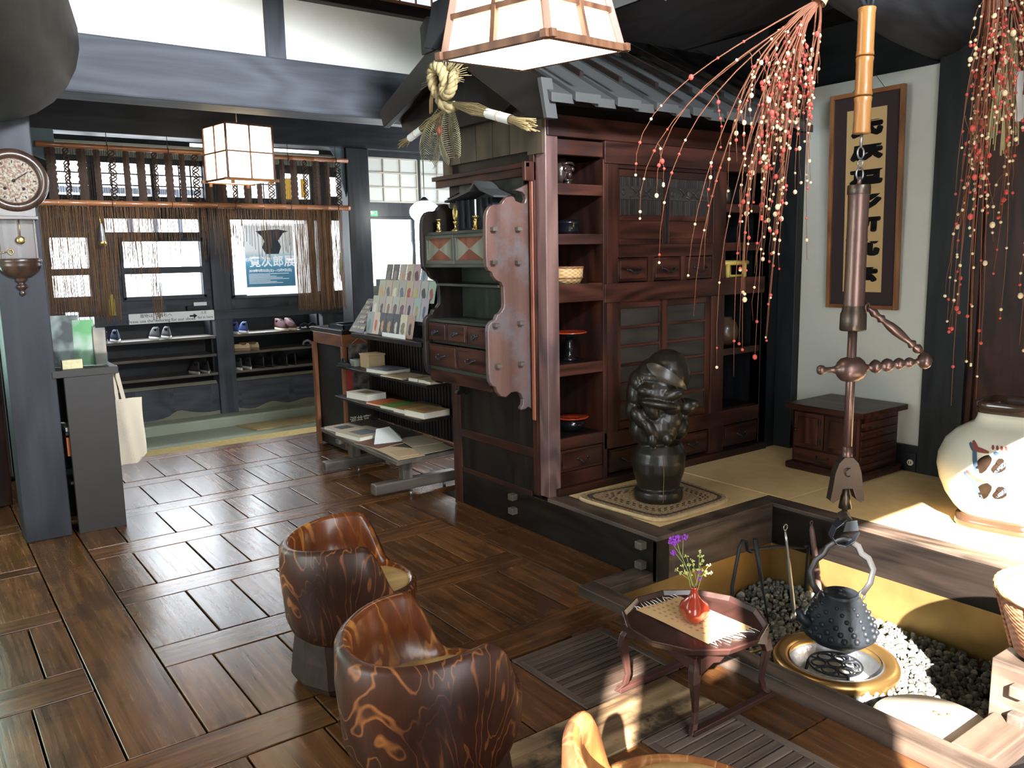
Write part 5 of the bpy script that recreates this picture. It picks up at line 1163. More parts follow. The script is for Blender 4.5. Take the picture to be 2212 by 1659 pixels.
# things in the open shelves
c = thing('devil_mask', 'dark glossy carved mask in the top open shelf of the cupboard', 'mask', (2.90, 3.42, 1.857))
b = MB(52)
b.M = Matrix.Translation((.105, 0, .035)); b.ball((2.765, 3.46, 1.895), .060, 20, sx=.95, sy=.75, sz=1.25); b.ball((2.775, 3.412, 1.875), .017, 10, sz=1.3); b.ball((2.75, 3.415, 1.905), .014, 10); b.ball((2.80, 3.418, 1.905), .014, 10)
b.tube([(2.735, 3.418, 1.925), (2.76, 3.408, 1.935), (2.79, 3.408, 1.935), (2.815, 3.42, 1.922)], .007, 8); b.tube([(2.745, 3.415, 1.85), (2.77, 3.405, 1.845), (2.80, 3.412, 1.852)], .008, 8); b.ball((2.775, 3.425, 1.835), .022, 10)
b.build('face', plain('glossy_dark_mask', (.03, .018, .015), .15, coat=.6), c)
def bowl(nm, lb, cat, x, y, z, prof, mat, mat2=None, prof2=None):
    c = thing(nm, lb, cat, (x, y, z)); b = MB(53); b.lathe(prof, (x, y, z), 32); b.build('body', mat, c)
    if mat2: b = MB(54); b.lathe(prof2, (x, y, z), 32); b.build('inside', mat2, c)
bowl('lacquer_box', 'black lacquered round lidded box on the second open shelf', 'box', 2.90, 3.45, 1.603, [(.001, 0), (.055, 0), (.062, .02), (.062, .055), (.066, .058), (.066, .066), (.04, .078), (.001, .08)], M['lacq'])
c = thing('straw_basket', 'shallow tan plaited straw basket on the third open shelf', 'basket', (2.90, 3.47, 1.344))
b = MB(55); b.lathe([(.001, 0), (.075, 0), (.088, .03), (.092, .085), (.088, .088), (.08, .06), (.001, .05)], (2.90, 3.47, 1.344), 32, sx=1.05); b.build('body', M['basketl'], c)
b = MB(56); b.ring((2.90, 3.47, 1.428), .092, .006, 32, 6); b.ring((2.90, 3.47, 1.373), .09, .004, 32, 6); b.build('bands', M['basket'], c)
def dish(z, lb, h, r0=.075):
    c = thing('footed_dish', lb, 'dish', (2.91, 3.46, z)); b = MB(57)
    b.lathe([(.001, 0), (.04, 0), (.042, .012), (.022, .02), (.022, h*.4), (.03, h*.5), (.022, h*.6), (.024, h-.02), (r0, h), (r0, h+.006)], (2.91, 3.46, z), 32); b.build('body', M['lacq'], c)
    b = MB(58); b.lathe([(r0+.003, h+.004), (r0+.003, h+.010), (r0-.004, h+.008), (.001, h+.004)], (2.91, 3.46, z), 32); b.build('plate', M['lacqr'], c)
dish(.922, 'tall black stand with a red lacquer plate on the fourth open shelf', .15, .095)
c = thing('lacquer_bowl', 'wide black and red lacquer bowl on the lowest open shelf', 'bowl', (2.92, 3.46, .526))
b = MB(59); b.lathe([(.001, 0), (.04, 0), (.05, .01), (.075, .03), (.08, .055), (.06, .072)], (2.92, 3.46, .526), 32); b.build('body', M['lacq'], c)
b = MB(60); b.lathe([(.045, .068), (.095, .078), (.098, .084), (.05, .074), (.001, .072)], (2.92, 3.46, .526), 32); b.build('plate', M['lacqr'], c)
c = thing('bamboo_stand', 'small yellow bamboo stool-shaped stand on the right open shelf', 'stand', (4.24, 3.42, 1.30))
bm_ = plain('yellow_bamboo', (.66, .48, .12), .4, var=.15)
for (x, y) in ((4.15, 3.40), (4.31, 3.40), (4.15, 3.52), (4.31, 3.52)): b = MB(61); b.cyl((x, y, 1.30), (x, y, 1.42), .014, n=12); b.build('leg', bm_, c)
b = MB(62); b.cyl((4.12, 3.40, 1.425), (4.34, 3.40, 1.425), .014, n=12); b.cyl((4.12, 3.52, 1.425), (4.34, 3.52, 1.425), .014, n=12)
for k in range(5): b.cyl((4.14, 3.42+k*.02, 1.432), (4.32, 3.42+k*.02, 1.432), .009, n=8)
b.cyl((4.15, 3.40, 1.345), (4.31, 3.40, 1.345), .008, n=8); b.build('top', bm_, c)
bowl('brown_jar', 'round brown glazed jar on the right shelf below the bamboo stand', 'jar', 4.26, 3.5, .90, [(.001, 0), (.045, 0), (.075, .04), (.085, .09), (.07, .145), (.04, .165), (.042, .18), (.035, .18), (.033, .16)], plain('brown_jar_glaze', (.09, .055, .035), .3, var=.3, vscale=10, coat=.3))
bowl('dark_bottle', 'small dark bottle standing at the top of the right open shelf', 'bottle', 4.16, 3.44, 1.78, [(.001, 0), (.03, 0), (.036, .04), (.034, .09), (.016, .12), (.014, .15), (.001, .15)], M['bronze'])
bowl('flat_tin', 'pale green standing plate in the lowest right open shelf', 'plate', 4.13, 3.45, .52, [(.001, 0), (.02, 0), (.022, .10), (.02, .2), (.001, .2)], plain('celadon', (.30, .35, .30), .3))
# ------------------------------------------------------------------ framed calligraphy
t = thing('framed_calligraphy', 'tall narrow framed calligraphy in brown wood on the white wall', 'picture', (4.60, 2.77, 1.14))
y0, y1, z0, z1 = 2.535, 2.99, 1.145, 2.39
def XS(z): return 4.605-.035*(z-1.145)/1.24
def slab(b, ya, yb, za, zb, d0, d1, ax='z'):
    b.hexa([(XS(za)-d1, ya, za), (XS(za)-d1, yb, za), (XS(za)-d0, yb, za), (XS(za)-d0, ya, za), (XS(zb)-d1, ya, zb), (XS(zb)-d1, yb, zb), (XS(zb)-d0, yb, zb), (XS(zb)-d0, ya, zb)], ax)
b = MB(63); f = .024
slab(b, y0, y0+f, z0, z1, 0, .028); slab(b, y1-f, y1, z0, z1, 0, .028); slab(b, y0+f, y1-f, z0, z0+f, 0, .028, 'y'); slab(b, y0+f, y1-f, z1-f, z1, 0, .028, 'y'); b.build('frame', M['orange'], t, bevel=.002)
b = MB(64); slab(b, y0+f, y1-f, z0+f, z1-f, .004, .012); b.build('mount', plain('dark_plum_silk', (.035, .022, .025), .8), t)
b = MB(65); slab(b, y0+.105, y1-.105, z0+.10, z1-.10, .012, .0135); b.build('sheet', plain('aged_gold_paper', (.58, .40, .19), .8, var=.06), t)
for k, (ch, z, s) in enumerate((('民', 2.20, .15), ('族', 2.065, .14), ('造', 1.925, .145), ('形', 1.785, .14), ('研', 1.655, .14), ('究', 1.515, .14), ('会', 1.365, .14))):
    text_mesh('calligraphy_character', ch, s*1.0, M['ink'], frame_M((XS(z)-.0145, 2.755, z), (0, -1, .03), (.028, 0, 1)) @ Matrix.Diagonal((1.35, 1, 1, 1)), t, .0004, .002, bold=.0075)
b = MB(66); b.tube([(4.60, 2.76, 2.50), (XS(2.39)-.01, 2.66, 2.39)], .0015, 5); b.tube([(4.60, 2.76, 2.50), (XS(2.39)-.01, 2.86, 2.39)], .0015, 5); b.ring((4.60, 2.76, 2.49), .012, .003, 12, 5, 'x'); b.build('hanging_cord', M['iron'], t)
t = thing('wall_outlet', 'round cream wall socket set in the black baseboard', 'socket', (4.59, 2.39, .27))
b = MB(67); b.box(4.580, 4.592, 2.375, 2.435, .225, .33); b.build('plate', M['black'], t)
b = MB(68); b.tube([(4.582, 2.405, .275), (4.574, 2.405, .275)], [.019, .017], 20, smooth=False); b.build('socket_face', plain('cream_plastic', (.75, .70, .55), .4), t)
b = MB(69); b.box(4.571, 4.5745, 2.397, 2.400, .268, .283); b.box(4.571, 4.5745, 2.410, 2.413, .268, .283); b.build('slots', M['ink'], t)
# ------------------------------------------------------------------ lanterns
def lantern(name, label, loc, rz, s0, s1, H_, rows, cols, paper, woodm, bw, tilt=0, foot=False, cord=1.0, energy=30, bottom=True):
    t = thing(name, label, 'lantern', loc, rz, None); t.rotation_euler = (0, -tilt, rz)
    def side(k):   # frame of side k
        a = k*PI/2; return Vector((math.cos(a), math.sin(a), 0)), Vector((-math.sin(a), math.cos(a), 0))
    def hw(z): return (s0+(s1-s0)*z/H_)/2
    cor = [(-1, -1), (1, -1), (1, 1), (-1, 1)]
    for (sx, sy) in cor:
        b = MB(1); b.bar((sx*hw(0), sy*hw(0), 0), (sx*hw(H_), sy*hw(H_), H_), bw, bw, 'z'); b.build('corner_post', woodm, t, local=True, bevel=.002)
    for k in range(4):
        n_, u = side(k); b = MB(2+k)
        for r_ in range(rows+1):
            z = H_*r_/rows; h = hw(z); e = bw*1.1 if r_ == 0 else 0; p = n_*(h+(0 if r_ else 0)); ww = bw if r_ in (0, rows) else bw*.75
            zz = z+(ww/2 if r_ == 0 else -ww/2 if r_ == rows else 0)
            b.bar(p-u*(h+e)+Vector((0, 0, zz)), p+u*(h+e)+Vector((0, 0, zz)), ww, ww, 'z')
        for c_ in range(1, cols):
            f = -1+2*c_/cols; b.bar(n_*hw(0)+u*f*hw(0)+Vector((0, 0, bw*.5)), n_*hw(H_)+u*f*hw(H_)+Vector((0, 0, H_-bw*.5)), bw*.75, bw*.75, 'z')
        b.build('lattice', woodm, t, local=True, bevel=.0015)
        b = MB(8+k); i = bw*.3
        a0 = n_*(hw(0)-i); a1 = n_*(hw(H_)-i); b.add([a0-u*(hw(0)-i), a0+u*(hw(0)-i), a1+u*(hw(H_)-i)+Vector((0, 0, H_)), a1-u*(hw(H_)-i)+Vector((0, 0, H_))], [(0, 1, 2, 3)])
        b.build('paper_panel', paper, t, local=True)
    if bottom:
        b = MB(12); q = hw(0)-.001; b.box(-q, q, -q, q, .0005, .003); b.build('bottom_panel', paper, t, local=True)
    b = MB(13)
    if foot:
        for sy in (-1, 1):
            b = MB(13); b.box(-hw(0)-.03, hw(0)+.03, sy*(hw(0)+.005)-.008, sy*(hw(0)+.005)+.008, -.006, .012, 'x')
            for sx in (-1, 1): b.box(sx*(hw(0)-.03)-.01, sx*(hw(0)-.03)+.01, sy*(hw(0)-.0)-.008, sy*(hw(0)-.0)+.006, -.028, 0)
            b.build('foot_bar', M['orange'], t, local=True)
    b = MB(14); b.box(-hw(H_), hw(H_), -.01, .01, H_-.015, H_); b.box(-.01, .01, -hw(H_), hw(H_), H_-.015, H_); b.tube([(0, 0, H_), (0, 0, H_+cord)], .004, 6); b.build('cord', M['iron'], t, local=True)
    return t
lw = wood('lantern_frame_wood', (.085, .034, .018), (.19, .09, .045), .5, .8, 14, tone=.2)
lantern('paper_lantern', 'large lit tapering paper lantern with wooden lattice hanging at the top centre', (1.904, 2.447, 2.2), .268, .457, .30, .42, 3, 2, M['lamp'], lw, .026, tilt=.077, cord=1.4)
lantern('paper_lantern', 'small lit square paper lantern hanging before the rope curtain', (2.015, 6.0, 2.05), R(8.3), .345, .345, .38, 2, 2, M['lamp2'], wood('small_lantern_wood', (.05, .02, .012), (.14, .055, .03), .5), .013, foot=True, cord=.23)
# bright globe lamp by the side window
t = thing('globe_lamp', 'dazzling white round lamp glowing beside the ornate shelf unit', 'lamp', (3.72, 6.35, 1.88))
b = MB(20); b.ball((3.72, 6.35, 1.885), .13, 24, sz=.72); b.build('globe', M['bulb'], t)
b = MB(21); b.tube([(3.72, 6.35, 1.98), (3.72, 6.35, 2.66)], .005, 6); b.lathe([(.04, 1.97), (.035, 1.99), (.012, 2.01)], (3.72, 6.35, 0), 16); b.build('cord', M['iron'], t)

# ------------------------------------------------------------------ pendulum clock on the post
KX2, KZ2, KY2 = .515, 1.925, 5.05
t = thing('pendulum_clock', 'old round-faced pendulum wall clock on the left post', 'clock', (KX2, KY2, 1.31))
cw = wood('clock_case_wood', (.03, .016, .011), (.085, .045, .03), .3, coat=.3, tone=.2)
b = MB(22)
def ring_y(b, prof, c, n=48):
    """lathe about the y axis; prof (r, y)"""
    vs = [(c[0]+r0*math.cos(2*PI*k/n), c[1]+y, c[2]+r0*math.sin(2*PI*k/n)) for r0, y in prof for k in range(n)]
    b.add(vs, [(i*n+k, i*n+(k+1) % n, (i+1)*n+(k+1) % n, (i+1)*n+k) for i in range(len(prof)-1) for k in range(n)], smooth=True)
C_ = (KX2, KY2, KZ2)
ring_y(b, [(.160, 0), (.162, -.03), (.155, -.058), (.135, -.072), (.118, -.066), (.112, -.05), (.112, -.02)], C_); b.build('bezel', cw, t)
dm, nt, bs = new_mat('mottled_old_dial'); tc = nt.nodes.new('ShaderNodeTexCoord'); n_ = nt.nodes.new('ShaderNodeTexNoise'); n_.inputs['Scale'].default_value = 110; n_.inputs['Detail'].default_value = 6; nt.links.new(tc.outputs['Object'], n_.inputs[0])
rp = ramp(nt, [(.40, (.16, .06, .03)), (.50, (.26, .20, .14)), (.62, (.34, .32, .25))], n_.outputs['Fac']); nt.links.new(rp.outputs[0], bs.inputs['Base Color']); bs.inputs['Roughness'].default_value = .6
b = MB(23); ring_y(b, [(.113, -.040), (.001, -.040)], C_); b.build('dial', dm, t)
b = MB(24); b.bar((KX2, KY2-.046, KZ2), (KX2+.062, KY2-.046, KZ2+.042), .012, .004); b.build('hour_hand', M['ink'], t)
b = MB(25); b.bar((KX2-.005, KY2-.050, KZ2-.003), (KX2+.05, KY2-.050, KZ2+.034), .005, .003); b.build('minute_hand', M['ink'], t)
b = MB(26)
for sx in (-1, 1): b.ball((KX2+sx*.042, KY2-.042, KZ2-.04), .008, 10, sy=.4)
b.ball((KX2, KY2-.05, KZ2), .008, 10, sy=.5); b.build('winding_holes', M['ink'], t)
b = MB(27)
for k in range(12):
    a = k*PI/6; c, s = math.sin(a), math.cos(a); b.bar((KX2+c*.088, KY2-.042, KZ2+s*.088), (KX2+c*.102, KY2-.042, KZ2+s*.102), .005, .002, up=(0, 1, 0))
b.build('hour_marks', M['ink'], t)
b = MB(28); b.box(KX2-.105, KX2+.085, KY2-.05, KY2, 1.742, 1.80, 'x'); b.box(KX2-.11, KX2+.09, KY2-.085, KY2, 1.728, 1.745, 'x')
b.box(KX2-.10, KX2-.088, KY2-.012, KY2, 1.52, 1.73, 'z'); b.box(KX2+.07, KX2+.082, KY2-.012, KY2, 1.52, 1.73, 'z'); b.box(KX2-.1, KX2+.08, KY2-.006, KY2, 1.52, 1.73, 'z', 0)
b.build('case', cw, t, bevel=.002)
b = MB(29)
b.lathe([(.100, 1.53), (.104, 1.525), (.104, 1.512), (.099, 1.505), (.102, 1.496), (.097, 1.485), (.085, 1.462), (.06, 1.442), (.036, 1.433), (.026, 1.426), (.030, 1.418), (.018, 1.408), (.014, 1.40), (.026, 1.392), (.028, 1.382), (.016, 1.370), (.009, 1.362), (.015, 1.354), (.014, 1.344), (.001, 1.335)], (KX2-.01, KY2-.012, 0), 32, sy=.75)
b.build('base_drop', cw, t)
b = MB(30); b.lathe([(.093, 1.53), (.093, 1.728)], (KX2-.01, KY2-.012, 0), 32, sy=.7, a0=PI, a1=2*PI); b.build('glass', M['glass'], t, fix=False)
b = MB(31); b.tube([(KX2+.004, KY2-.035, 1.74), (KX2+.004, KY2-.035, 1.64)], .0025, 6); b.ball((KX2+.004, KY2-.035, 1.625), .021, 16, sy=.4); b.build('pendulum', M['brass'], t)
b = MB(32); b.ring((KX2-.045, KY2-.02, 1.565), .012, .003, 16, 6, 'y'); b.tube([(KX2-.1, KY2-.02, 1.56), (KX2-.057, KY2-.02, 1.565)], .003, 6); b.build('key', M['brass'], t)

# ------------------------------------------------------------------ catalogue stand, acrylic holders, tote bag
t = thing('catalogue_stand', 'tall narrow black wooden stand next to the clock post, topped with leaflet holders', 'stand', (.78, 5.23, 0))
dk = plain('matt_black_brown_board', (.040, .035, .033), .55, bump=.1, bscale=20, var=.15)
b = MB(33); b.box(.655, .90, 5.045, 5.08, 0, .885, 'z'); b.build('front_panel', dk, t, bevel=.003)
b = MB(34); b.box(.635, .655, 5.08, 5.46, 0, .885, 'z'); b.build('side_panel', M['black'], t) if False else None
b = MB(35); b.box(.60, .93, 5.04, 5.48, .885, .925, 'x'); b.build('top_board', dk, t, bevel=.003)
b = MB(36); b.box(.90-.02, .90, 5.08, 5.46, 0, .885, 'z'); b.box(.64, .88, 5.44, 5.46, 0, .885); b.build('side_panel', M['black'], t)
for z in (.56, .28): b = MB(37); b.box(.64, .88, 5.08, 5.44, z, z+.015); b.build('shelf', M['black'], t)
b = MB(38); b.box(.645, .665, 5.1, 5.3, .577, .60); b.build('leaflet_pile', M['white'], label='small pile of white leaflets on the shelf inside the black stand', cat='leaflets')
b = MB(39); b.box(.642, .66, 5.09, 5.25, .44, .545); b.build('orange_box', plain('orange_card', (.55, .17, .05), .7), label='orange card box tucked into the side of the black stand', cat='box')
def holder(lb, x, y, w_, h, col, seed, tilt=.32):
    t = thing('leaflet_holder', lb, 'leaflet holder', (x, y, .925), R(-12), 'clear leaflet holders')
    b = MB(seed); b.hexa([(-w_/2, 0, 0), (w_/2, 0, 0), (w_/2, .004, 0), (-w_/2, .004, 0), (-w_/2, tilt*h, h), (w_/2, tilt*h, h), (w_/2, tilt*h+.004, h), (-w_/2, tilt*h+.004, h)])
    b.hexa([(-w_/2, -.035, 0), (w_/2, -.035, 0), (w_/2, -.032, 0), (-w_/2, -.032, 0), (-w_/2, -.02, h*.35), (w_/2, -.02, h*.35), (w_/2, -.017, h*.35), (-w_/2, -.017, h*.35)]); b.box(-w_/2, w_/2, -.035, .004, 0, .003)
    b.build('clear_holder', M['acrylic'], t, local=True)
    b = MB(seed+1); b.hexa([(-w_/2+.006, -.006, .004), (w_/2-.006, -.006, .004), (w_/2-.006, -.003, .004), (-w_/2+.006, -.003, .004), (-w_/2+.006, tilt*h*.93-.006, h*.95), (w_/2-.006, tilt*h*.93-.006, h*.95), (w_/2-.006, tilt*h*.93-.003, h*.95), (-w_/2+.006, tilt*h*.93-.003, h*.95)])
    b.build('leaflet', col, t, local=True)
def mottled(name, a, c, s=9):
    m, nt, bs = new_mat(name); tc = nt.nodes.new('ShaderNodeTexCoord'); n_ = nt.nodes.new('ShaderNodeTexNoise'); n_.inputs['Scale'].default_value = s; nt.links.new(tc.outputs['Object'], n_.inputs[0]); r_ = ramp(nt, [(.4, a), (.6, c)], n_.outputs['Fac']); nt.links.new(r_.outputs[0], bs.inputs['Base Color']); bs.inputs['Roughness'].default_value = .5; return m
holder('tall clear leaflet holder with dark grey photographs, nearest the clock post', .70, 5.20, .15, .30, mottled('grey_photo', (.07, .08, .08), (.32, .36, .34)), 40)
holder('clear leaflet holder with a green leaflet, middle of the black stand', .79, 5.18, .12, .27, mottled('green_leaflet', (.14, .40, .16), (.55, .62, .55), 7), 42)
holder('small clear leaflet holder with grey and tan leaflet at the right edge of the stand', .865, 5.15, .075, .22, mottled('grey_tan_leaflet', (.16, .16, .15), (.45, .36, .28), 6), 44)
b = MB(46); b.box(.66, .76, 5.09, 5.14, .926, .975, 'x'); b.build('stack_of_cards', plain('yellow_white_cards', (.66, .58, .34), .7, var=.3, vscale=40), label='short stack of cream and yellow cards in front of the leaflet holders', cat='cards')
b = MB(47); b.box(.655, .662, 5.46, 5.50, .93, 1.42, 'z'); b.build('white_strip', M['white'], label='thin upright white strip rising behind the leaflet holders', cat='strip')
t = thing('tote_bag', 'plain cream canvas tote bag hanging on the side of the black stand', 'bag', (.98, 5.12, .34))
b = MB(48)
def bagf(side):
    def f(u, v):
        x = .908+.147*u+.004*math.sin(v*6); z = .34+.385*v
        if u > .62 and v < .14: z = max(z, .34+(u-.62)/.38*.05)
        y = 5.115+side*(.016*math.sin(PI*min(1, u*1.05))*math.sin(PI*(.15+.85*(1-v)))+.001)+.006*math.sin(u*7+v*3)
        return (x, y, z)
    return f
b.grid(bagf(-1), 16, 20); b.grid(bagf(1), 16, 20); b.build('body', M['canvas'], t, fix=False)
b = MB(49)
b.grid(lambda u, v: (.912+.033*(1-v)+.022*u+.02*math.sin(v*PI)*0, 5.105-.008*v, .72+.205*v), 2, 12)
b.grid(lambda u, v: (.906+.010*(1-v)+.018*u, 5.125, .72+.205*v), 2, 12); b.build('strap', M['canvas'], t, fix=False)

# ------------------------------------------------------------------ rope curtain of the entrance
CYY = 6.72
t = thing('rope_curtain', 'long rope noren curtain with knotted bands between two bamboo poles', 'curtain', (2.0, CYY, 1.05))
def pole(z, x0, x1, r0):
    b = MB(50); x = x0; pts = []; rs = []
    while x < x1:
        pts += [(x, CYY, z), (x+.006, CYY, z), (x+.012, CYY, z)]; rs += [r0, r0*1.13, r0]; x += .185
    pts.append((x1, CYY, z)); rs.append(r0); b.tube(pts, rs, 14, 'x'); return b.build('bamboo_pole', M['bamboob'], t)
pole(1.928, .76, 3.19, .021); pole(2.325, .84, 3.19, .019)
b = MB(51)
for x in (1.30, 1.72, 2.2, 2.66, 3.08):
    for z in (1.928, 2.325): b.ring((x, CYY, z), .022, .003, 12, 5, 'x')
    b.tube([(x, CYY, 2.34), (x, CYY, 2.44)], .0025, 5)
b.build('binding_cords', M['ropedark'], t)
q = random.Random(3); xs = [.93+i*.0985 for i in range(23)]
for i, x in enumerate(xs):
    wide = .031 if i % 2 == 0 else .023; b = MB(52+i); n_ = 30
    if i % 3 == 1:     # open plaits show light through small gaps
        for ph in (0, PI, PI/2): b.tube([(x+(wide*.8)*math.sin(k/n_*26+ph), CYY+.006*math.cos(k/n_*26+ph), 2.31-.37*k/n_) for k in range(n_*2//2+1)], .0052, 5)
    else:
        vs = []
        for k in range(n_+1):
            w_ = wide*(.82+.22*abs(math.sin(k*.95+i))); z = 2.312-.37*k/n_
            vs += [(x-w_, CYY, z), (x, CYY-.007, z), (x+w_, CYY, z), (x, CYY+.007, z)]
        b.add(vs, [(k*4+j, k*4+(j+1) % 4, (k+1)*4+(j+1) % 4, (k+1)*4+j) for k in range(n_) for j in range(4)])
    b.build('knotted_band', M['ropedark'], t)
b = MB(80)
for i, x in enumerate(xs[:-1]):
    for k in range(3):
        xx = x+.034+k*.014+q.uniform(-.004, .004); b.tube([(xx, CYY, 2.31), (xx+q.uniform(-.003, .003), CYY, 2.13), (xx, CYY, 1.94)], .0016, 4)
b.build('fine_cords', M['ropedark'], t).__setitem__('kind', 'stuff')
def ends(x):
    if x < 1.30: return (1.07, .06, 1.0)
    if x < 1.52: return (1.42, .25, .85)
    if x < 1.60: return (1.06, .04, 1.0)
    if x < 2.05: return (1.56, .22, .55)
    if x < 2.25: return (1.44, .25, .8)
    if x < 2.68: return (1.56, .25, .6)
    return (1.065, .02, 1.3)
b = MB(81); x = .80
while x < 3.12:
    z0, sp, dens = ends(x); ze = max(1.04, z0+q.uniform(-.3, 1)*sp); n_ = max(3, int((1.93-ze)/.14)); ph = q.uniform(0, 6); dy = q.uniform(-.012, .012)
    b.tube([(x+.003*math.sin(k*1.9+ph), CYY+dy, 1.915-(1.915-ze)*k/n_) for k in range(n_+1)], q.uniform(.0016, .0027), 4)
    x += .0066/dens*q.uniform(.6, 1.4)
b.build('string_fringe', M['rope'], t).__setitem__('kind', 'stuff')
t = thing('wind_chime', 'slim brass and glass chime hanging in the rope curtain', 'chime', (1.19, 6.62, 1.62))
b = MB(82); b.lathe([(.010, 1.78), (.016, 1.74), (.024, 1.66), (.026, 1.655)], (1.195, 6.62, 0), 16); b.build('body', M['steel'], t)
b = MB(83); b.lathe([(.026, 1.655), (.029, 1.64), (.024, 1.625), (.001, 1.625)], (1.195, 6.62, 0), 16); b.tube([(1.195, 6.62, 1.78), (1.19, 6.70, 1.91)], .0025, 5); b.build('collar', M['brass'], t)
# lit tube above the curtain
b = MB(84); b.tube([(2.05, 7.3, 2.455), (3.18, 7.3, 2.455)], .014, 10); b.build('fluorescent_tube', plain('lit_tube', (1, 1, 1), .5, emit=(.95, 1, .95), es=2.0), label='thin lit fluorescent tube above the right half of the rope curtain', cat='lamp')

# ------------------------------------------------------------------ things in the entrance wall
for n, (x0, x1, lb) in enumerate(((1.10, 2.575, 'black shoe shelf on the left of the entrance post'), (2.757, 3.76, 'black shoe shelf on the right of the entrance post'))):
    t = thing('shoe_shelf', lb, 'shoe shelf', ((x0+x1)/2, 8.95, .2), 0, 'shoe shelves under the entrance windows')
    for k, z in enumerate((.729, .542, .345)):
        b = MB(85+k); b.box(x0+.001, x1-.001, 8.765, 9.1, z-.028, z, 'x', .8); b.build('shelf_board', M['grey'], t, bevel=.003)
    b = MB(88); b.box(x0, x1, 9.1, 9.13, .18, .90, 'x', .1); b.box(x0, x1, 8.87, 9.1, .17, .20, 'x', .2); b.box(x0-.0, x0+.02, 8.87, 9.1, .2, .9, 'z'); b.box(x1-.02, x1, 8.87, 9.1, .2, .9, 'z'); b.build('case', M['black'], t)
    b = MB(89); b.box(x0+.02, x1-.02, 9.0, 9.05, .2, .31, 'x', .3); b.build('lower_board', M['dark'], t)
def shoe(x, z, rz, mats, label, kind='sneaker', gp=None, y=8.85, s=1.0, flip=1):
    """local: toe towards -y, heel at +y"""
    t = thing('shoe', label, 'shoe', (x, y, z), rz, gp)
    L_ = .27*s
    def outline(k, grow=0, z0=0):
        pts = []
        for i in range(20):
            a = 2*PI*i/20; yy = -math.cos(a)*L_/2; f = (yy/L_+.5); ww = (.038+.012*math.cos((f-.28)*5)-.006*f)*s+grow
            pts.append((math.sin(a)*ww*flip+.006*s*flip*math.sin(f*3), yy*(1+grow*3), z0))
        return pts
    def stack(layers):
        b = MB(90); n = 20; vs = [p for l in layers for p in l]
        b.add(vs, [(i*n+k, i*n+(k+1) % n, (i+1)*n+(k+1) % n, (i+1)*n+k) for i in range(len(layers)-1) for k in range(n)]+[tuple(range(n-1, -1, -1)), tuple((len(layers)-1)*n+k for k in range(n))], smooth=True); return b
    if kind == 'sandal':
        stack([outline(0, 0, 0), outline(0, .001, .016)]).build('sole', mats[1], t, local=True)
        b = MB(91); b.tube([(-.048*s, -.05, .012), (-.04*s, -.055, .045), (0, -.06, .06), (.04*s, -.055, .045), (.048*s, -.05, .012)], [.006]*5, 8, flat=2.2); b.build('strap', mats[0], t, local=True); return t
    zs = .028*s
    stack([outline(0, 0, 0), outline(0, .003, .006), outline(0, .003, zs)]).build('sole', mats[1], t, local=True)
    ls = []
    for j, h in enumerate((0, .3, .6, .85, 1.0)):
        o = []
        for (px, py, _) in outline(0, 0, 0):
            f = py/L_+.5; top = (.045+.055*min(1, max(0, (f-.22)/.38)))*s if kind != 'pump' else (.035+.03*f)*s
            k = 1-.42*h**2; yk = py*(1-.10*h*h)+(.018*h if f < .3 else 0)
            o.append((px*k, yk, zs+(top)*h*(1 if kind != 'pump' else .9)))
        ls.append(o)
    stack(ls).build('upper', mats[0], t, local=True)
    b = MB(92); b.lathe([(.034*s, .004), (.031*s, .006), (.026*s, -.02), (.001, -.025)], (.003, .055*s, zs+.078*s if kind != 'pump' else zs+.055*s), 16, sx=.8, sy=1.6); b.build('opening', M['ink'] if kind != 'pump' else mats[1], t, local=True)
    return t
def pair(x, z, nm, mats, where, kind='sneaker', rz=PI, s=1.0, y=8.86, gap=.105):
    """two shoes; heels face the room when rz = pi"""
    shoe(x-gap/2, z, rz+.04, mats, 'left %s, %s' % (nm, where), kind, 'shoes on the entrance shelves', y, s, 1)
    shoe(x+gap/2, z, rz-.04, mats, 'right %s, %s' % (nm, where), kind, 'shoes on the entrance shelves', y, s, -1)
def cl(n, c, r0=.7): return plain(n, c, r0, var=.2, vscale=30)
wsole = plain('white_rubber', (.78, .78, .75), .6)
pair(1.58, .729, 'navy blue sneaker', (cl('navy', (.03, .05, .12)), wsole), 'on the top left shelf')
pair(2.06, .729, 'grey running shoe', (cl('greymesh', (.13, .14, .15)), wsole), 'under the white notice')
pair(2.42, .345, 'black patterned trainer', (cl('blackpat', (.035, .03, .032)), cl('greysole', (.45, .44, .38))), 'on the lowest left shelf')
pair(2.85, .729, 'bright blue sneaker', (cl('blueshoe', (.07, .12, .34)), wsole), 'at the left of the top right shelf')
pair(3.37, .729, 'maroon sneaker', (cl('maroon', (.11, .035, .035)), cl('creamsole', (.72, .66, .48))), 'in the middle of the top right shelf', rz=.15)
pair(3.60, .729, 'black sandal', (cl('blacks', (.02, .02, .02)), cl('blacks2', (.03, .03, .03))), 'at the right of the top shelf', 'sandal', rz=.1, gap=.1)
pair(2.89, .542, 'pale beige pump', (cl('beige', (.66, .50, .30), .4), cl('beige2', (.3, .2, .12))), 'on the middle right shelf', 'pump', rz=-2.5)
pair(3.63, .542, 'grey open sandal', (cl('greyst', (.35, .34, .30)), cl('blacks3', (.03, .03, .03))), 'on the middle right shelf', 'sandal', rz=.1, gap=.11)
pair(2.86, .345, 'black and white slip-on', (cl('bw', (.04, .04, .045)), wsole), 'at the left of the lowest right shelf')
pair(3.10, .345, 'dark leather boot', (cl('dleather', (.02, .02, .02), .3), cl('dl2', (.02, .02, .02))), 'in the middle of the lowest right shelf', s=1.02)
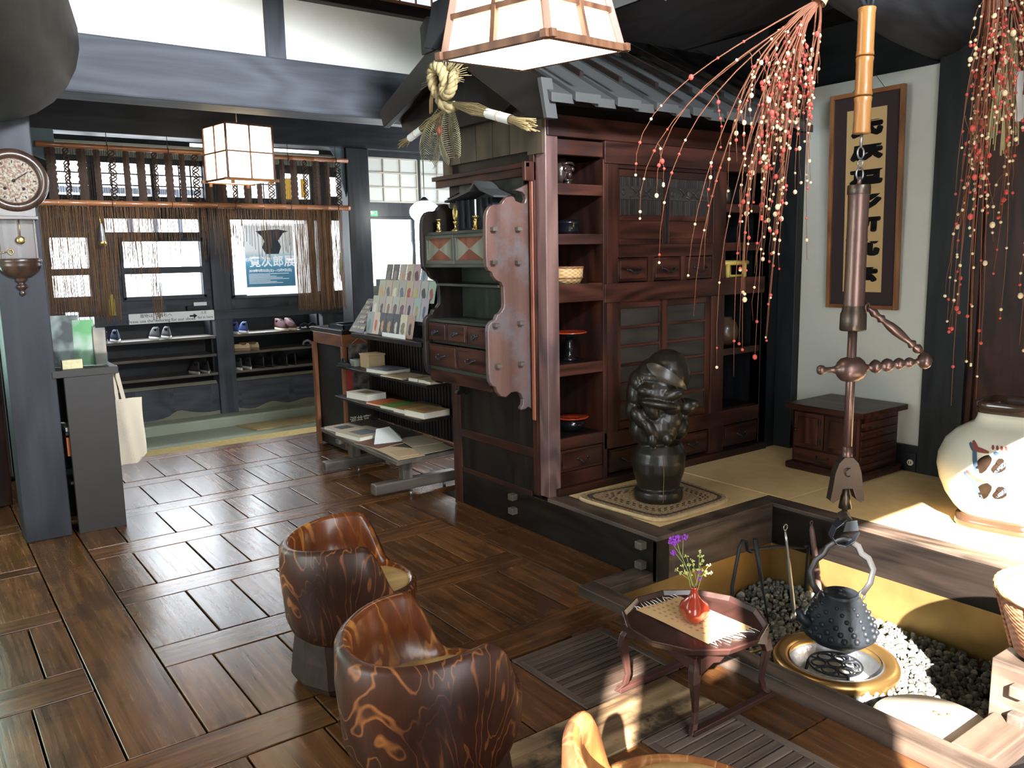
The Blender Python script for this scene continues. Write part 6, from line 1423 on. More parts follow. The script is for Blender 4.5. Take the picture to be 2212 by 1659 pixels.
pair(3.36, .345, 'glossy black leather shoe', (plain('gloss_leather', (.02, .022, .022), .2, coat=.5), cl('dl3', (.02, .02, .02))), 'at the right of the lowest shelf')
t = thing('notice_board', 'long white handwritten notice with an arrow above the left shoe shelf', 'notice', (2.15, 8.73, .9))
b = MB(93); b.box(1.745, 2.565, 8.728, 8.736, .897, 1.0); b.build('board', M['white'], t, bevel=.006)
fm = frame_M((2.0, 8.7275, .93), (1, 0, 0), (0, 0, 1))
text_mesh('handwriting', 'Please use the lettering for our shoes', .043, M['ink'], frame_M((2.05, 8.7275, .923), (1, .0, 0), (0, .0, 1)), t, .0003); text_mesh('handwriting', 'for in here', .035, M['ink'], frame_M((2.475, 8.7275, .93), (1, 0, 0), (0, 0, 1)), t, .0003)
text_mesh('handwriting', '履物は  こちらへ', .04, M['ink'], frame_M((2.0, 8.7275, .972), (1, 0, 0), (0, 0, 1)), t, .0003); text_mesh('handwriting', '土足', .03, M['ink'], frame_M((2.46, 8.7275, .978), (1, 0, 0), (0, 0, 1)), t, .0003)
b = MB(94); b.prism([(2.32, .942), (2.36, .942), (2.36, .925), (2.395, .95), (2.36, .975), (2.36, .958), (2.32, .958)], 'xz', 8.7265, 8.728); b.build('arrow', M['ink'], t)
b = MB(95); b.box(2.30, 2.53, 8.72, 8.78, 1.005, 1.05, 'x'); o = b.build('ledge_box', M['black'], label='small black box with a white slip on the sill above the notice', cat='box', bevel=.004)
p = MB(96); p.box(2.37, 2.50, 8.735, 8.74, 1.05, 1.085); p.build('slip', M['white'], o)
# exhibition poster on the right-hand window
t = thing('exhibition_poster', 'blue exhibition poster with white lettering taped to the entrance window', 'poster', (3.2, 8.76, 1.2))
pm, nt, bs = new_mat('blue_poster_print'); tc = nt.nodes.new('ShaderNodeTexCoord'); sp = nt.nodes.new('ShaderNodeSeparateXYZ'); nt.links.new(tc.outputs['Object'], sp.inputs[0])
rp = ramp(nt, [(.0, (.05, .16, .27)), (.30, (.06, .22, .38)), (.42, (.12, .38, .58)), (.60, (.75, .82, .86)), (1, (.8, .85, .88))], mth(nt, 'MULTIPLY', sp.outputs[2], 1/.65)); nt.links.new(rp.outputs[0], bs.inputs['Base Color']); bs.inputs['Roughness'].default_value = .5; bs.inputs['Emission Strength'].default_value = .35; nt.links.new(rp.outputs[0], bs.inputs['Emission Color'])
b = MB(97); b.box(2.935, 3.47, 8.752, 8.755, 1.215, 1.86); b.build('sheet', pm, t)
b = MB(98); b.box(2.93, 3.64, 8.756, 8.759, 1.13, 1.88); b.build('backing', plain('bright_backing', (.9, .9, .9), .8, emit=(.95, .97, 1), es=.9), t)
def pt(x, z): return frame_M((x, 8.7505, z), (1, 0, 0), (0, 0, 1))
wl = plain('white_lettering', (.9, .9, .9), .7, emit=(1, 1, 1), es=.4)
text_mesh('poster_title', '寛次郎展', .125, wl, pt(3.225, 1.475), t, .0004, .002, space=1.02)
text_mesh('poster_title', '河井', .04, wl, pt(2.96, 1.50), t, .0003, .001)
text_mesh('poster_date', '2018年9月22日(土)—12月9日(日)', .033, wl, pt(3.2, 1.385), t, .0003, .0008)
b = MB(99)
for k in range(8): b.box(2.96, 3.40-.07*((k*3) % 4), 8.750, 8.751, 1.35-.014*k, 1.3545-.014*k)
b.build('small_print', wl, t)
b = MB(100); bl = plain('dark_pot_picture', (.03, .05, .08), .5)
b.prism([(3.16, 1.56), (3.30, 1.56), (3.33, 1.64), (3.30, 1.70), (3.36, 1.78), (3.42, 1.80), (3.30, 1.82), (3.16, 1.81), (3.06, 1.80), (3.13, 1.74), (3.15, 1.69), (3.12, 1.63)], 'xz', 8.750, 8.7515); b.build('pictured_pot', bl, t)
for nm, x0, x1, z0, z1, c, lb in (('wall_notice', 3.60, 3.66, 2.16, 2.36, (.62, .36, .05), 'narrow orange slip hanging in the upper entrance window'), ('wall_notice', 3.42, 3.50, 2.14, 2.36, (.66, .42, .08), 'wider yellow slip hanging left of the orange one'), ('red_sign', 4.02, 4.09, 2.19, 2.28, (.55, .02, .03), 'small red sign in the upper right window of the entrance')):
    b = MB(101); b.box(x0, x1, 8.77, 8.773, z0, z1); b.build(nm, plain(nm+str(x0), c, .7, emit=c, es=.5), label=lb, cat='sign')
b = MB(102); b.lathe([(.001, 1.0), (.03, 1.0), (.03, 1.12), (.012, 1.2), (.001, 1.2)], (1.60, 8.68, 0), 14); b.build('umbrella_bundle', plain('yellow_wrap', (.55, .48, .08), .7, var=.4, vscale=30), label='thin yellow bundle standing behind the left end of the curtain', cat='bundle')
# door mats
b = MB(103)
b.hexa([(2.62, 8.48, -.198), (2.72, 8.12, -.198), (3.9, 8.12, -.198), (3.9, 8.50, -.198), (2.62, 8.48, -.185), (2.72, 8.12, -.185), (3.9, 8.12, -.185), (3.9, 8.50, -.185)]); 
b.build('straw_doormat', weave('old_straw_mat', (.22, .15, .06), (.42, .33, .16), 3, 60, .9, .5), label='worn straw doormat lying on the stone step of the entrance', cat='mat')
b = MB(104)
b.box(.95, 3.15, 6.80, 7.05, -.032, -.012, 'x'); b.box(.95, 3.15, 6.87, 7.05, -.3, -.033, 'x'); b.build('entrance_step', plain('yellow_straw_edge', (.38, .28, .10), .9, bump=.6, bscale=60, var=.35, vscale=30), label='yellow straw runner along the edge of the board floor', cat='mat')
# things in the bright side window
b = MB(105)
b.grid(lambda u, v: (3.54+.36*u+.05*v*(1-u), 6.98+.02*math.sin(u*18), 1.86-.42*v*(1-.5*u)), 24, 12); b.build('lace_curtain', plain('white_lace', (.82, .80, .68), .9, alpha=.72), label='cream lace half curtain in the bright side window', cat='curtain', fix=False)
t = thing('exit_sign', 'small green emergency exit sign behind the entrance post', 'sign', (3.47, 6.80, 1.87))
b = MB(106); b.box(3.40, 3.52, 6.84, 6.87, 1.868, 1.918); b.build('box', plain('green_sign', (.0, .20, .08), .5, emit=(0, .3, .12), es=.5), t)
text_mesh('exit_lettering', '非常口', .034, wl, frame_M((3.462, 6.8385, 1.894), (1, 0, 0), (0, 0, 1)), t, .0003)
b = MB(107); b.lathe([(.001, 1.25), (.06, 1.25), (.085, 1.40), (.06, 1.58), (.001, 1.60)], (3.44, 7.35, 0), 20); b.build('yellow_jar', plain('pale_yellow_paper', (.62, .60, .34), .8), label='pale yellow rounded paper shape beyond the side window', cat='ornament')
b = MB(108); b.prism([(3.86, 1.28), (3.89, 1.28), (3.88, 1.62)], 'xz', 6.85, 6.86); b.build('pennant', M['ink'], label='narrow black pointed strip standing against the bright side window', cat='strip')
# desk lamp table under the window
b = MB(109); b.box(3.0, 4.4, 6.3, 6.87, .70, .73, 'x'); b.box(3.02, 4.4, 6.32, 6.36, 0, .70, 'z'); b.build('counter', M['dark'], label='dark counter below the bright side window', cat='counter')

# ------------------------------------------------------------------ publication rack
RX = 2.32
t = thing('book_rack', 'dark wooden publication rack of three shelves with slatted back', 'shelf', (2.6, 5.0, 0))
b = MB(110)
b.hexa([(2.31, 4.375, .245), (2.80, 4.42, .245), (2.85, 5.75, .245), (2.37, 5.66, .245), (2.31, 4.375, .272), (2.80, 4.42, .272), (2.85, 5.75, .272), (2.37, 5.66, .272)], 'y', .8); b.build('shelf_board', M['grey'], t, bevel=.004)
for (x0, x1, z, y1) in ((2.475, 2.83, .505, 5.62), (2.54, 2.83, .715, 5.70)):
    b = MB(111); b.box(x0, x1, 4.385, y1, z-.018, z, 'y', .4); b.build('shelf_board', M['dark'], t, bevel=.003)
b = MB(112); b.box(2.845, 2.86, 4.38, 5.75, .28, .98, 'z', .2)
for k in range(34): b.box(2.835, 2.845, 4.40+k*.04, 4.425+k*.04, .28, .96, 'z', .3+.1*(k % 3))
b.build('slatted_back', M['dark'], t)
b = MB(113); b.box(2.50, 2.83, 4.36, 5.34, .955, .985, 'y', .3); b.build('top_board', M['dark'], t, bevel=.003)
for y in (4.56, 5.31):
    b = MB(114); b.box(2.23, 2.83, y-.035, y+.035, .035, .105, 'x', .8); b.build('foot', M['grey'], t, bevel=.01)
    b = MB(115); b.box(2.43, 2.50, y-.03, y+.03, .105, .215, 'z', .9); b.box(2.34, 2.80, y-.03, y+.03, .215, .245, 'x', .6); b.build('strut', M['grey'], t, bevel=.003)
    b = MB(116); b.cyl((2.47, y-.05, 0), (2.47, y-.05, .03), .008, n=10); b.cyl((2.75, y, 0), (2.75, y, .036), .01, n=10); b.build('glide', M['steel'], t)
for y in (4.40, 5.66):
    b = MB(117); b.box(2.79, 2.83, y-.02, y+.02, .272, .96, 'z', .4); b.build('upright', M['dark'], t)
# books
pap = plain('book_pages', (.74, .70, .60), .85)
def book(lb, x, y, z, w_, l_, h_, rz, cov, txt=None, name='book', cat='book', cov2=None):
    t = thing(name, lb, cat, (x, y, z), rz, 'publications on the rack')
    b = MB(118); b.box(-w_/2+.003, w_/2, -l_/2+.003, l_/2-.003, .002, h_-.002); b.build('pages', pap, t, local=True)
    b = MB(119); b.box(-w_/2, w_/2+.002, -l_/2, l_/2, h_-.002, h_); b.box(-w_/2, w_/2+.002, -l_/2, l_/2, 0, .002); b.box(w_/2, w_/2+.003, -l_/2, l_/2, 0, h_); b.build('cover', cov, t, local=True)
    if cov2: b = MB(120); b.box(-w_*.3, w_*.25, -l_*.3, l_*.2, h_, h_+.0006); b.build('cover_picture', cov2, t, local=True)
    return t
def cv(n, c): return plain(n, c, .5, var=.15, vscale=12)
z1_, z2_, z3_ = .715, .505, .272
book('thick grey-blue book lying at the far end of the top rack shelf', 2.65, 5.10, z1_, .19, .26, .028, .12, cv('greyblue', (.13, .13, .18)))
book('thin tan magazine in the middle of the top rack shelf', 2.63, 4.84, z1_, .20, .26, .008, .1, M['kraft'])
book('dark covered magazine half under the tan one on the top shelf', 2.67, 4.72, z1_, .19, .24, .007, -.05, cv('nearblack', (.03, .028, .03)), cov2=M['kraft'])
book('first small cream paperback at the near end of the top shelf', 2.63, 4.60, z1_, .14, .105, .022, .1, cv('creamcov', (.55, .45, .33)), cov2=cv('brownpic', (.28, .14, .08)))
book('second small cream paperback, between two others at the near end', 2.64, 4.50, z1_, .14, .09, .020, .12, cv('creamcov2', (.60, .52, .36)))
book('nearest small cream paperback at the end of the top shelf', 2.64, 4.425, z1_, .14, .055, .018, .06, cv('creamcov3', (.58, .48, .33)))
book('thick white paperback with brown cover at the far end of the middle shelf', 2.60, 5.36, z2_, .16, .26, .045, .15, cv('whitecov', (.66, .62, .54)), cov2=cv('sepia', (.25, .16, .10)))
book('flat orange-red book on the middle shelf of the rack', 2.61, 5.05, z2_, .21, .22, .012, .1, cv('orangered', (.62, .15, .05)))
book('green book with a small pale label on the middle shelf', 2.60, 4.86, z2_, .20, .17, .022, .12, cv('green', (.13, .26, .035)), cov2=cv('green2', (.2, .33, .08)))
book('brown and grey magazine lying behind the green book', 2.74, 4.80, z2_, .14, .26, .012, .05, cv('brgrey', (.17, .13, .09)))
book('orange-brown book stacked next to the green one', 2.61, 4.68, z2_, .22, .16, .028, .08, cv('orbrown', (.45, .20, .07)))
book('thick cream and gold book at the near corner of the middle shelf', 2.60, 4.50, z2_, .20, .21, .040, .12, cv('goldcov', (.50, .33, .14)), cov2=cv('goldpic', (.36, .20, .08)))
book('thick white catalogue with beige cover on the bottom shelf', 2.49, 5.20, z3_, .26, .32, .030, .12, cv('beigecov', (.55, .44, .32)), cov2=cv('greypic', (.16, .17, .18)))
book('low grey magazine pile at the far end of the bottom shelf', 2.48, 5.50, z3_, .20, .22, .016, .1, cv('creamgrey', (.50, .40, .30)), cov2=cv('dgreypic', (.07, .07, .075)))
book('brown-covered catalogue peeking out from under the envelopes', 2.47, 4.90, z3_, .25, .26, .008, .2, cv('browncat', (.16, .07, .04)))
b = MB(121); b.add([(2.40, 4.86, .281), (2.60, 4.82, .281), (2.66, 4.98, .284), (2.60, 5.02, .350), (2.50, 5.02, .345)], [(0, 1, 2, 3, 4)]); b.build('loose_sheet', M['white'], label='curled white loose sheet in the middle of the bottom shelf', cat='paper')
def env(lb, pts, z, col):
    b = MB(122); n = len(pts); vs = [(x, y, z) for x, y in pts]+[(x, y, z+.003) for x, y in pts]; b.add(vs, [tuple(range(n-1, -1, -1)), tuple(range(n, 2*n))]+[(i, (i+1) % n, n+(i+1) % n, n+i) for i in range(n)]); b.build('envelope', col, label=lb, cat='envelope', group='brown envelopes on the bottom shelf')
env('brown envelope lying flat nearest the front edge of the bottom shelf', [(2.33, 4.40), (2.52, 4.40), (2.55, 4.62), (2.42, 4.84), (2.36, 4.82), (2.35, 4.60)], .2735, M['kraft'])
env('greyish brown envelope covering the near end of the bottom shelf', [(2.50, 4.41), (2.76, 4.43), (2.77, 4.62), (2.60, 4.66), (2.54, 4.60)], .278, plain('grey_kraft', (.44, .35, .24), .8))
env('large brown envelope behind the others on the bottom shelf', [(2.55, 4.62), (2.78, 4.60), (2.78, 4.88), (2.60, 4.90)], .2825, plain('grey_kraft2', (.38, .31, .23), .8))
env('small brown flap envelope on top of the flat one', [(2.37, 4.45), (2.50, 4.44), (2.51, 4.60), (2.39, 4.63)], .2775, plain('tan_kraft', (.50, .34, .20), .8))
t = thing('card_box', 'square tan cardboard box on the far end of the top rack shelf', 'box', (2.70, 5.42, z1_))
b = MB(123); b.box(2.635, 2.765, 5.36, 5.50, z1_, z1_+.088); b.build('body', M['kraft'], t, bevel=.002)
b = MB(124); b.box(2.63, 2.77, 5.355, 5.505, z1_+.088, z1_+.10); b.build('lid', M['kraft'], t, bevel=.003)
b = MB(125); b.box(2.60, 2.68, 5.52, 5.60, z1_, z1_+.05); b.build('grey_tin', plain('green_grey_tin', (.22, .24, .20), .5), label='small grey-green box left of the tan cardboard box', cat='box', bevel=.004)
t = thing('tape_dispenser', 'black tape dispenser at the far end of the top rack shelf', 'tape dispenser', (2.56, 5.60, z1_))
b = MB(126); b.box(2.535, 2.585, 5.55, 5.67, z1_, z1_+.022); b.ring((2.56, 5.62, z1_+.035), .022, .008, 16, 6, 'x'); b.build('body', M['ink'], t)
# ------------------------------------------------------------------ reddish sales desk behind the rack
t = thing('sales_desk', 'reddish brown sales desk with posters on its end, behind the rack', 'desk', (2.9, 6.0, 0))
b = MB(127); b.box(2.62, 3.2, 5.76, 6.35, .93, .965, 'x', .3); b.build('desk_top', M['dark'], t, bevel=.004)
rd = wood('orange_red_desk_wood', (.13, .045, .02), (.30, .12, .05), .4, tone=.2)
b = MB(128); b.box(2.62, 3.2, 5.765, 5.785, .84, .93, 'x'); b.box(2.62, 2.66, 5.765, 5.80, .05, .84, 'z'); b.box(2.97, 3.03, 5.765, 5.80, .05, .84, 'z'); b.box(2.62, 2.64, 5.785, 6.35, .84, .93, 'y'); b.box(2.62, 2.65, 6.3, 6.35, 0, .93, 'z'); b.build('frame', rd, t, bevel=.003)
b = MB(129); b.box(2.655, 3.2, 5.81, 6.34, .02, .83, 'z', .1); b.build('inner_panel', M['black'], t)
b = MB(130); b.tube([(2.70, 5.762, .86), (2.76, 5.760, .905), (2.82, 5.762, .86)], .0025, 5); b.build('string', M['straw'], label='thin pale string triangle holding the poster on the desk end', cat='string')
def poster(name, lb, x0, x1, z0, z1, y, mat, texts=()):
    t = thing(name, lb, 'poster', ((x0+x1)/2, y, z0)); b = MB(131); b.box(x0, x1, y-.003, y, z0, z1); b.build('sheet', mat, t)
    for (ch, x, z, s, m_) in texts: text_mesh('poster_lettering', ch, s, m_, frame_M((x, y-.0035, z), (1, 0, 0), (0, 0, 1)), t, .0003, .001)
poster('hanging_poster', 'dark framed poster hanging from a string on the desk end', 2.665, 2.955, .72, .855, 5.762, mottled('poster_a', (.03, .03, .035), (.22, .18, .15), 14))
poster('photo_poster', 'black poster with red strip and white picture squares on the desk end', 2.64, 2.955, .47, .70, 5.760, mottled('poster_b', (.02, .02, .02), (.14, .12, .10), 16))
b = MB(132); b.box(2.642, 2.69, 5.754, 5.756, .50, .69); b.build('red_strip', plain('red_strip', (.34, .035, .03), .6), label='narrow red paper strip at the left of the black desk poster', cat='paper')
wt = plain('pale_lettering', (.70, .64, .52), .8)
poster('name_poster', 'black poster with pale brushed characters low on the desk end', 2.64, 2.955, .20, .46, 5.760, cv('posterblk', (.028, .026, .024)), (('河井寛次郎', 2.79, .27, .056, wt), ('記念館', 2.76, .40, .03, wt)))
b = MB(133); b.lathe([(.001, .966), (.10, .966), (.125, .99), (.12, .992), (.095, .972), (.001, .972)], (2.78, 5.93, 0), 4, a0=PI/4, a1=2*PI+PI/4, sx=1.2, sy=1.4, smooth=False) if False else b.box(2.66, 2.90, 5.80, 6.05, .966, .972)
for (x0, x1, y0, y1) in ((2.65, 2.66, 5.79, 6.06), (2.90, 2.91, 5.79, 6.06), (2.65, 2.91, 5.79, 5.80), (2.65, 2.91, 6.05, 6.06)): b.box(x0, x1, y0, y1, .966, 1.0)
b.build('coin_tray', plain('black_plastic_tray', (.03, .035, .045), .2), label='shallow black plastic tray on the sales desk', cat='tray')
# dark upright notice with rows of white words
t = thing('price_board', 'slanted dark board with rows of white lettering beside the postcards', 'notice', (2.56, 5.29, .985))
PBM = Matrix(((0, 0, -1, 0), (-1, 0, 0, 0), (0, 1, 0, 0), (0, 0, 0, 1)))
b = MB(134)
pb_ = [(2.53, 5.21, .987), (2.53, 5.44, .987), (2.64, 5.33, 1.215), (2.64, 5.24, 1.215)]
b.add(pb_+[(x+.006, y, z) for x, y, z in pb_], [(0, 1, 2, 3), (7, 6, 5, 4), (0, 4, 5, 1), (1, 5, 6, 2), (2, 6, 7, 3), (3, 7, 4, 0)]); b.build('board', cv('boardblk', (.05, .03, .025)), t)
for k, (s_, dy) in enumerate((('PRINT OF CARDS', .0), ('A HOME', .0), ('LUCKY', .02), ('POSTCARD', 0), ('CARD', .02), ('絵はがき', -.02))):
    z = 1.02+(.0 if k == 0 else .005)+k*.033; f = (z-.987)/.228; x = 2.528+.11*f; text_mesh('board_lettering', s_, .026 if k else .024, wt, frame_M((x-.001, 5.31-.03*f+dy*0, z), (0, -1, 0), (.43, 0, .9)), t, .0003, .0008)
# postcards in four rows
t = thing('postcard_rack', 'stepped black rack holding four rows of postcards', 'rack', (2.62, 4.75, .985))
b = MB(135)
for k in range(4): b.box(2.555+k*.028, 2.60+k*.028, 4.40-.0*k, 5.20-.0*k, .985+k*.118-(.0 if k == 0 else .03), 1.0+k*.118, 'y', .3)
b.box(2.66, 2.70, 4.38, 5.18, .985, 1.35, 'y', .2); b.build('steps', M['dark'], t)
cols = [(.30, .34, .33), (.62, .47, .36), (.02, .02, .025), (.025, .025, .03), (.015, .015, .02), (.62, .56, .40), (.42, .26, .20), (.45, .45, .42)]
pic = [('pale green figure', (.10, .22, .20)), ('red twin-horned figure', (.45, .10, .04)), ('carved standing figure', (.55, .28, .12)), ('stacked wooden piece', (.45, .27, .12)), ('small pale shapes', (.55, .50, .40)), ('columns of writing', (.20, .16, .10)), ('bold black brushwork', (.02, .02, .02)), ('round white plate', (.70, .68, .60)),
       ('tiny dark bottle', (.06, .05, .04)), ('brown carved block', (.25, .12, .07)), ('plum-coloured vase', (.16, .06, .09)), ('purple square jar', (.14, .05, .10)), ('black horseshoe shape', (.02, .02, .02)), ('tan lattice pot', (.50, .30, .14)), ('blue dish', (.05, .14, .22)), ('orange leaf pattern', (.60, .30, .08)),
       ('dark round pot', (.08, .08, .08)), ('cream hat shape', (.75, .66, .48)), ('blue striped box', (.12, .14, .22)), ('crimson shell', (.42, .04, .05)), ('yellow striped bowl', (.50, .44, .08)), ('black dotted vase', (.03, .03, .03)), ('red flask', (.40, .06, .04)), ('grey hall interior', (.20, .16, .13)),
       ('studio photograph', (.25, .20, .17)), ('orange standing robe', (.70, .30, .15)), ('brown clay pot', (.18, .07, .04)), ('two-tone dark jar', (.10, .03, .03)), ('blue round flask', (.10, .22, .34))]
n_p = [8, 8, 8, 6]; z_r = [(.988, 1.135), (1.10, 1.245), (1.215, 1.35), (1.325, 1.455)]; start = [5.21, 5.17, 5.12, 5.06]; idx = 0; ordn = ['bottom', 'second', 'third', 'top']; pos = ['first', 'second', 'third', 'fourth', 'fifth', 'sixth', 'seventh', 'last']
q = random.Random(9)
for r_ in range(4):
    n = n_p[r_]; wd = .094
    for k in range(n):
        if r_ == 0 and k == 7: continue
        y1 = start[r_]-k*wd; y0 = y1-wd+.004; z0, z1 = z_r[r_]; xb = 2.548+r_*.028; xt = xb+.028; nm, pc = pic[idx % len(pic)]; idx += 1
        bc = cols[(k+r_*3) % 8] if r_ == 0 else tuple(c*q.uniform(.75, 1.1) for c in ((.55, .47, .38) if k < 5 and r_ > 0 else (.46, .46, .43)))
        if r_ == 0: bc = cols[k]
        if r_ == 3 and k < 2: bc = (.10, .08, .065)
        t = thing('postcard', 'postcard showing %s, %s from the left in the %s row' % (nm, pos[k], ordn[r_]), 'postcard', (xb, (y0+y1)/2, z0), 0, 'postcards on the stepped rack')
        b = MB(140); b.hexa([(xb, y0, z0), (xb, y1, z0), (xb+.0012, y1, z0), (xb+.0012, y0, z0), (xt, y0, z1), (xt, y1, z1), (xt+.0012, y1, z1), (xt+.0012, y0, z1)]); b.build('card', plain('card_%d_%d' % (r_, k), bc, .45), t)
        b = MB(141); ym = (y0+y1)/2; h = z1-z0; N = 14; vs = []; sh = q.choice((2.0, 1.2, 3.5)); rw = q.uniform(.016, .026)
        for i in range(N):
            a = 2*PI*i/N; u = math.cos(a)*rw*(1+.35*math.sin(a*sh)); v = .40*h+math.sin(a)*h*.27; vs.append((xb+.028*v/h-.0008, ym+u, z0+v))
        b.add(vs, [tuple(range(N))]); b.build('picture', plain('pic_%d_%d' % (r_, k), pc, .5), t, fix=False)
b = MB(142); b.box(2.530, 2.533, 4.62, 4.93, .975, 1.012); b.build('price_labels', M['white'], label='row of small white price labels at the foot of the postcards', cat='label')
# ------------------------------------------------------------------ straw ornament on the gable
t = thing('straw_ornament', 'new year ornament of twisted straw rope with dried fern on the gable end', 'ornament', (2.41, 3.85, 2.0))
hx = 2.42
def loopc(cy, cz, r0, a0, a1, n=28, tw=0, dx=0): return [(hx-.01+dx*math.sin(i/n*PI), cy+r0*math.cos(R(a0+(a1-a0)*i/n)), cz+r0*1.25*math.sin(R(a0+(a1-a0)*i/n))) for i in range(n+1)]
def twist(b, pts, r0, r1, turns, k=3):
    n = len(pts)
    for j in range(k):
        out = []
        for i, p in enumerate(pts):
            a = 2*PI*(turns*i/n+j/k); d = (Vector(pts[min(i+1, n-1)])-Vector(pts[max(0, i-1)])).normalized(); u = d.cross(Vector((1, 0, .01))).normalized(); v = d.cross(u)
            out.append(Vector(p)+(u*math.cos(a)+v*math.sin(a))*r0)
        b.tube(out, r1, 7)
KM = Matrix.Translation((hx-.01, 3.86, 2.36)) @ Matrix.Scale(1.38, 4) @ Matrix.Translation((-hx+.01, -3.86, -2.36))
b = MB(1); b.M = KM
twist(b, loopc(3.872, 2.395, .042, -80, 250, 30, dx=-.03), .011, .012, 4); twist(b, loopc(3.815, 2.375, .032, 120, 430, 26, dx=-.02), .010, .011, 3.4)
twist(b, [(hx-.03, 3.87, 2.33), (hx-.035, 3.84, 2.30), (hx-.03, 3.80, 2.285), (hx-.02, 3.77, 2.29)], .009, .012, 1)
b.build('rope_knot', M['straw'], t)
q = random.Random(4)
b = MB(2)
for i in range(120):
    a = R(q.uniform(-15, 215)); l = q.uniform(.12, .235); y = 3.87+q.uniform(-.03, .03); p = Vector((hx+q.uniform(-.02, .02), y, 2.43+q.uniform(-.02, .015)))
    b.tube([p, p+Vector((q.uniform(-.02, .02), math.cos(a)*l, math.sin(a)*l*.55))], [.0028, .0012], 4)
b.build('straw_fan', M['straw'], t)
def sheaf(p0, p1, n, w0, w1, name):
    b = MB(3); p0, p1 = Vector(p0), Vector(p1)
    for i in range(n):
        o0 = Vector((q.uniform(-1, 1), q.uniform(-1, 1), q.uniform(-1, 1)))
        b.tube([p0+o0*.006, p0.lerp(p1, .35)+o0*w1*1.2, p0.lerp(p1, .6)+o0*w0, p0.lerp(p1, .85)+o0*w0, p1+o0*w1*1.2+(p1-p0)*q.uniform(-.03, .03)], .0026, 4)
    b.build(name, M['straw'], t)
    b = MB(4); b.tube([p0.lerp(p1, .52), p0.lerp(p1, .80)], [w0+.009, w0+.009], 14, cap=False); b.build('paper_wrap', M['white'], t)
    b = MB(5); d = (p1-p0).normalized(); c = p0.lerp(p1, .66); b.tube([c-d*.002, c+d*.002], [w0+.0105]*2, 12); b.build('red_tie', plain('gold_red_cord', (.6, .35, .12), .5), t)
sheaf((hx-.03, 3.80, 2.29), (hx-.04, 3.10, 2.085), 60, .015, .024, 'straw_sheaf'); sheaf((hx-.01, 3.86, 2.26), (hx-.02, 4.33, 2.14), 40, .011, .018, 'straw_sheaf')
b = MB(6)
def frond(p0, p1, n, l, bend):
    p0, p1 = Vector(p0), Vector(p1); b.tube([p0, p0.lerp(p1, .5)+Vector((-.02, 0, 0)), p1], [.003, .002, .001], 5); d = (p1-p0).normalized(); sdir = d.cross(Vector((1, 0, 0))).normalized()
    for i in range(n):
        f = i/n; c = p0.lerp(p1, f)+Vector((-.02*math.sin(PI*f), 0, 0)); ll = 1.6*l*(math.sin(PI*(.15+.8*(1-f)))+.15)
        for s in (-1, 1):
            e = c+sdir*s*ll+d*ll*.25; m_ = c+sdir*s*ll*.55-d*ll*.12+Vector((-.012, 0, 0)); e2 = e+d*ll*.18-sdir*s*ll*.12
            b.tube([c, m_, e, e2-Vector((.012, 0, 0))], [.0022, .0030, .0022, .001], 5, flat=.6)
frond((hx, 3.90, 2.28), (hx-.02, 4.02, 2.01), 26, .062, 0); frond((hx-.01, 3.82, 2.28), (hx-.03, 3.75, 2.0), 26, .055, 0); frond((hx, 3.92, 2.24), (hx, 3.96, 2.06), 18, .04, 0)
b.build('dried_fern', M['strawpale'], t)
b = MB(7)
for i in range(9):
    y = 3.955+q.uniform(-.012, .02); z = 2.40
    b.tube([(hx-.03, y-.02, z), (hx-.035, y, z-.07), (hx-.035, y+.008, 2.27+q.uniform(-.02, .03))], [.002, .0045, .003], 5)
b.build('rice_ears', plain('reddish_rice_ear', (.42, .24, .12), .8), t)
b = MB(8); b.ball((hx-.05, 3.86, 2.155), .02, 12, sz=1.3); b.tube([(hx-.05, 3.86, 2.18), (hx-.045, 3.85, 2.26)], .0015, 4); b.tube([(hx-.066, 3.89, 2.15), (hx-.06, 3.86, 2.22), (hx-.055, 3.83, 2.14), (hx-.066, 3.86, 2.12), (hx-.066, 3.89, 2.15)], .0016, 4); b.build('dried_citrus', plain('dried_brown_fruit', (.20, .06, .035), .5), t)
b = MB(9); b.tube([(hx, 3.85, 2.42), (2.45, 3.85, 2.56)], .003, 5); b.build('hanging_string', M['straw'], t)
